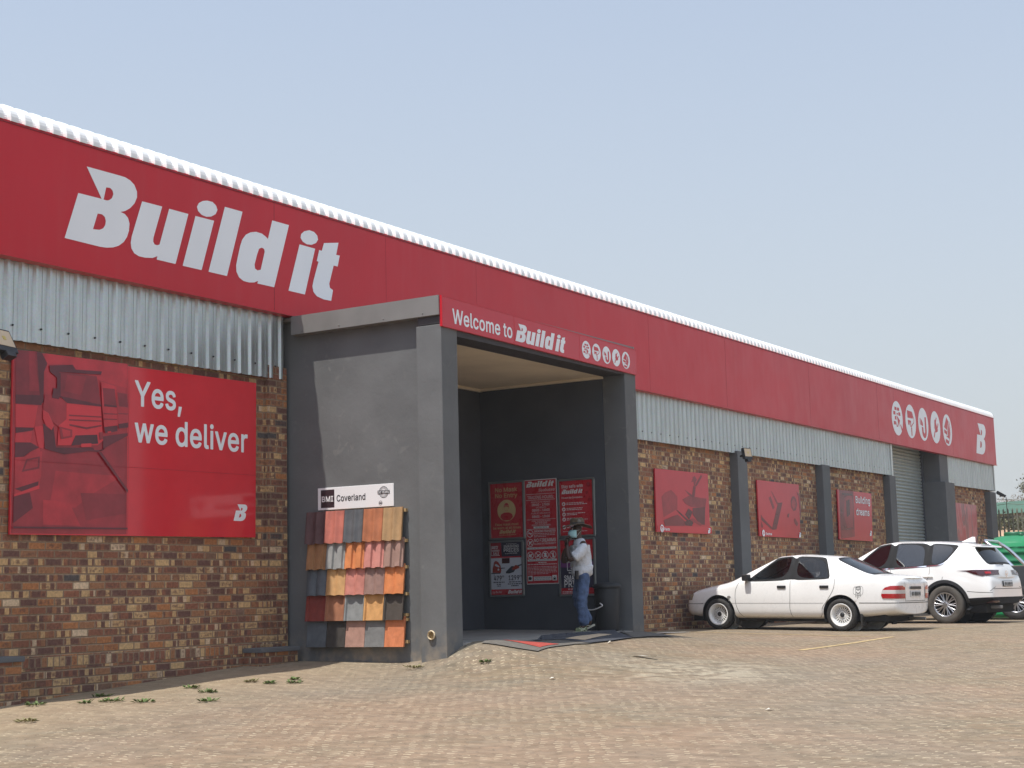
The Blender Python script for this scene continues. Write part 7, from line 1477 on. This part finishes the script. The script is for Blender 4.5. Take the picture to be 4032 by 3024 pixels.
# ------------------------------------------------------------------ beyond the building: tank, fence, bank, sheds, trees
tk = thing('water_tank', 'green ribbed plastic water tank with a dark round lid beyond the pickup', 'water tank', (36.86, 9.10, g1(36.86, 9.1)))
zt = 1.10-g1(36.86, 9.1); R_ = .80; pr = [(0, 0), (R_, .0)]; z = .05
while z < zt-.42: pr += [(R_, z), (R_+.015, z+.02), (R_+.015, z+.06), (R_, z+.08), (R_, z+.16)]; z += .20
pr += [(R_, zt-.30), (R_-.05, zt-.20), (.44, zt-.06), (.30, zt-.03), (0, zt-.02)]
MB().lathe(pr, k=48).build('tank_body', 'tank_green', tk); MB().lathe([(.235, zt-.05), (.24, zt+.03), (.22, zt+.06), (0, zt+.065)], k=28).build('lid', 'tank_lid', tk)
MB().lathe([(0, .05), (.045, .05), (.05, 0), (.05, -.03), (0, -.03)], (-.24, -.2, zt-.02), 'x', 12).build('lid_knob', 'tank_lid', tk)
MB().tube(curve([(-.5, .35, zt-.1), (-.8, .55, zt-.02), (-1.0, .62, zt-.25), (-1.02, .62, 0)]), .012, 6).build('hose', 'black_plastic', tk)

fn = thing('palisade_fence', 'dull green steel palisade fence running out from the building corner', 'fence')
gz0 = -.85
b = MB(); y = 12.86
while y > 3: b.box(50.28, 50.32, y-.022, y+.022, gz0, 2.28); b.prism([(50.28, y-.022, 2.281), (50.32, y-.022, 2.281), (50.32, y+.022, 2.281), (50.28, y+.022, 2.281)], [(50.295, y-.004, 2.34), (50.305, y-.004, 2.34), (50.305, y+.004, 2.34), (50.295, y+.004, 2.34)]); y -= .143
o = b.build('pale', 'fence_green', fn); tag(o, kind='stuff')
MB().box(50.325, 50.365, 3, 12.9, 2.03, 2.09).box(50.325, 50.365, 3, 12.9, -.3, -.24).build('rail', 'fence_green', fn)
b = MB(); 
for k, z in enumerate((2.46, 2.62)): b.tube([(50.3, 12.9-.35*i, z+.03*math.sin(i*1.7+k)) for i in range(29)], .008, 5)
for i in range(5): b.tube([(50.3, 12.6-2.2*i, 2.2), (50.3, 12.6-2.2*i, 2.70)], .014, 5)
b.build('barbed_wire', 'fence_green', fn)

xs, ys = np.linspace(60, 140, 21), np.linspace(-60, 60, 25); vs = [(x, y, -1.0+min(1, max(0, (x-60)/16))*(3.6 if x < 90 else 3.6)+.25*math.sin(x*.3+y*.21)) for x in xs for y in ys]
o = MB().add(vs, [(i*25+j, (i+1)*25+j, (i+1)*25+j+1, i*25+j+1) for i in range(20) for j in range(24)], 0, True).build('sandy_bank', 'sand_bank'); tag(o, 'pale sandy bank rising behind the palisade fence', 'bank', kind='structure')
def shed(label, x, y, L_, W_, zb, ze, zr, rz):
    t = thing('shed', label, 'shed', (x, y, zb), rz)
    MB().box(-L_/2+.3, L_/2-.3, -W_/2+.3, W_/2-.3, 0, ze-zb).build('wall', 'tarp', t)
    MB().prism([(-L_/2, -W_/2, ze-zb), (-L_/2, 0, zr-zb), (-L_/2, W_/2, ze-zb)], [(L_/2, -W_/2, ze-zb), (L_/2, 0, zr-zb), (L_/2, W_/2, ze-zb)]).build('roof', 'shed_green', t)
shed('low shed with a faded green roof seen behind the last pillar', 78.5, 20.9, 9, 4.5, 1.9, 3.25, 3.95, rad(64))
shed('green roofed shed at the right edge below the hazy tree', 84, 18.5, 11, 5, 2.2, 3.6, 4.35, rad(40))
def tree(label, x, y, zb, h, cr_, seed, leaf, n=2600, gap=.35):
    t = thing('tree', label, 'tree', (x, y, zb), group='trees beyond the fence'); rr = random.Random(seed); tips = []
    b = MB(); b.tube([(0, 0, -.3), (.05, .03, h*.25), (.0, .1, h*.45), (.1, 0, h*.7)], [h*.035, h*.026, h*.02, h*.008], 8)
    for k in range(11):
        a = k*2.4+rr.uniform(-.4, .4); z0 = h*rr.uniform(.22, .55); e = Vector((cr_*rr.uniform(.55, .95)*math.cos(a), cr_*rr.uniform(.55, .95)*math.sin(a), h*rr.uniform(.5, .95))); m = Vector((e.x*.45, e.y*.45, (z0+e.z)/2+h*.03))
        b.tube([(0, 0, z0), m, e], [h*.012, h*.008, h*.003], 6); tips.append(e)
        for q in range(4):
            f = e+Vector((rr.gauss(0, .3)*cr_, rr.gauss(0, .3)*cr_, rr.gauss(0, .12)*h)); b.tube([m.lerp(e, .5), f], [h*.005, h*.0015], 5); tips.append(f)
    b.build('trunk', 'bark', t); c = MB(); s_ = h*.020
    for k in range(n):
        p = rr.choice(tips); q = p+Vector((rr.gauss(0, .13)*cr_, rr.gauss(0, .13)*cr_, rr.gauss(0, .055)*h)); d = Vector((rr.gauss(0, 1), rr.gauss(0, 1), rr.gauss(0, 1))).normalized(); e = d.orthogonal().normalized()*s_*rr.uniform(.5, 1.2); g = d.cross(e)*.6
        c.add([q-e, q-g, q+e, q+g], [(0, 1, 2, 3)])
    c.build('crown', leaf, t)
tree('tall hazy olive tree at the right edge of the picture behind the fence', 92.9, 20.9, 2.6, 3.4, 1.55, 2, 'leaf_olive', 3800)
tree('low brownish tree close behind the last pillar of the store', 92, 23.7, 2.6, 2.3, 1.0, 5, 'leaf_dry', 1500)
tree('thin dry tree between the two green roofed sheds', 88, 21.0, 2.5, 1.9, .9, 9, 'leaf_dry', 900)
for k, (x, y, r, h, lf, lb) in enumerate(((71.4, 17.9, .9, .75, 'leaf_green', 'dry rounded bush on the bank beside the last pillar'), (71.9, 17.0, .8, .6, 'leaf_olive', 'olive bush on the bank right of the dry rounded bush'), (72.3, 16.0, 1.0, .8, 'leaf_green', 'green bush on the bank at the right edge of the picture'))):
    t = thing('bush', lb, 'bush', (x, y, 2.35), group='bushes on the sandy bank'); rr = random.Random(40+k); c = MB()
    for q in range(900):
        a, b_ = rr.uniform(0, 6.28), math.acos(rr.uniform(0, 1)); R0 = rr.uniform(.5, 1)*(1+.2*math.sin(a*3)); p = Vector((r*R0*math.sin(b_)*math.cos(a), r*R0*math.sin(b_)*math.sin(a), h*R0*math.cos(b_))); d = Vector((rr.gauss(0, 1), rr.gauss(0, 1), rr.gauss(0, 1))).normalized(); e = d.orthogonal().normalized()*.06; g = d.cross(e)*.7; c.add([p-e, p-g, p+e, p+g], [(0, 1, 2, 3)])
    c.build('foliage', lf, t); MB().tube([(0, 0, -.2), (0, 0, h*.6)], .03, 6).build('stem', 'bark', t)

# ------------------------------------------------------------------ dusty air round the whole scene
q = NT('dusty_air'); q.t.nodes.remove(q.b); pv = q.n('VolumePrincipled', Density=.0007, Color=(.90, .92, .95), Anisotropy=.2); q.t.links.new(pv.outputs[0], q.t.nodes['Material Output'].inputs['Volume']); M['dusty_air'] = q.m
hz_o = MB().box(-40, 160, -90, 90, -3.2, 9.5).build('haze', 'dusty_air'); tag(hz_o, 'thin pale dusty haze over the yard', 'haze', kind='stuff')
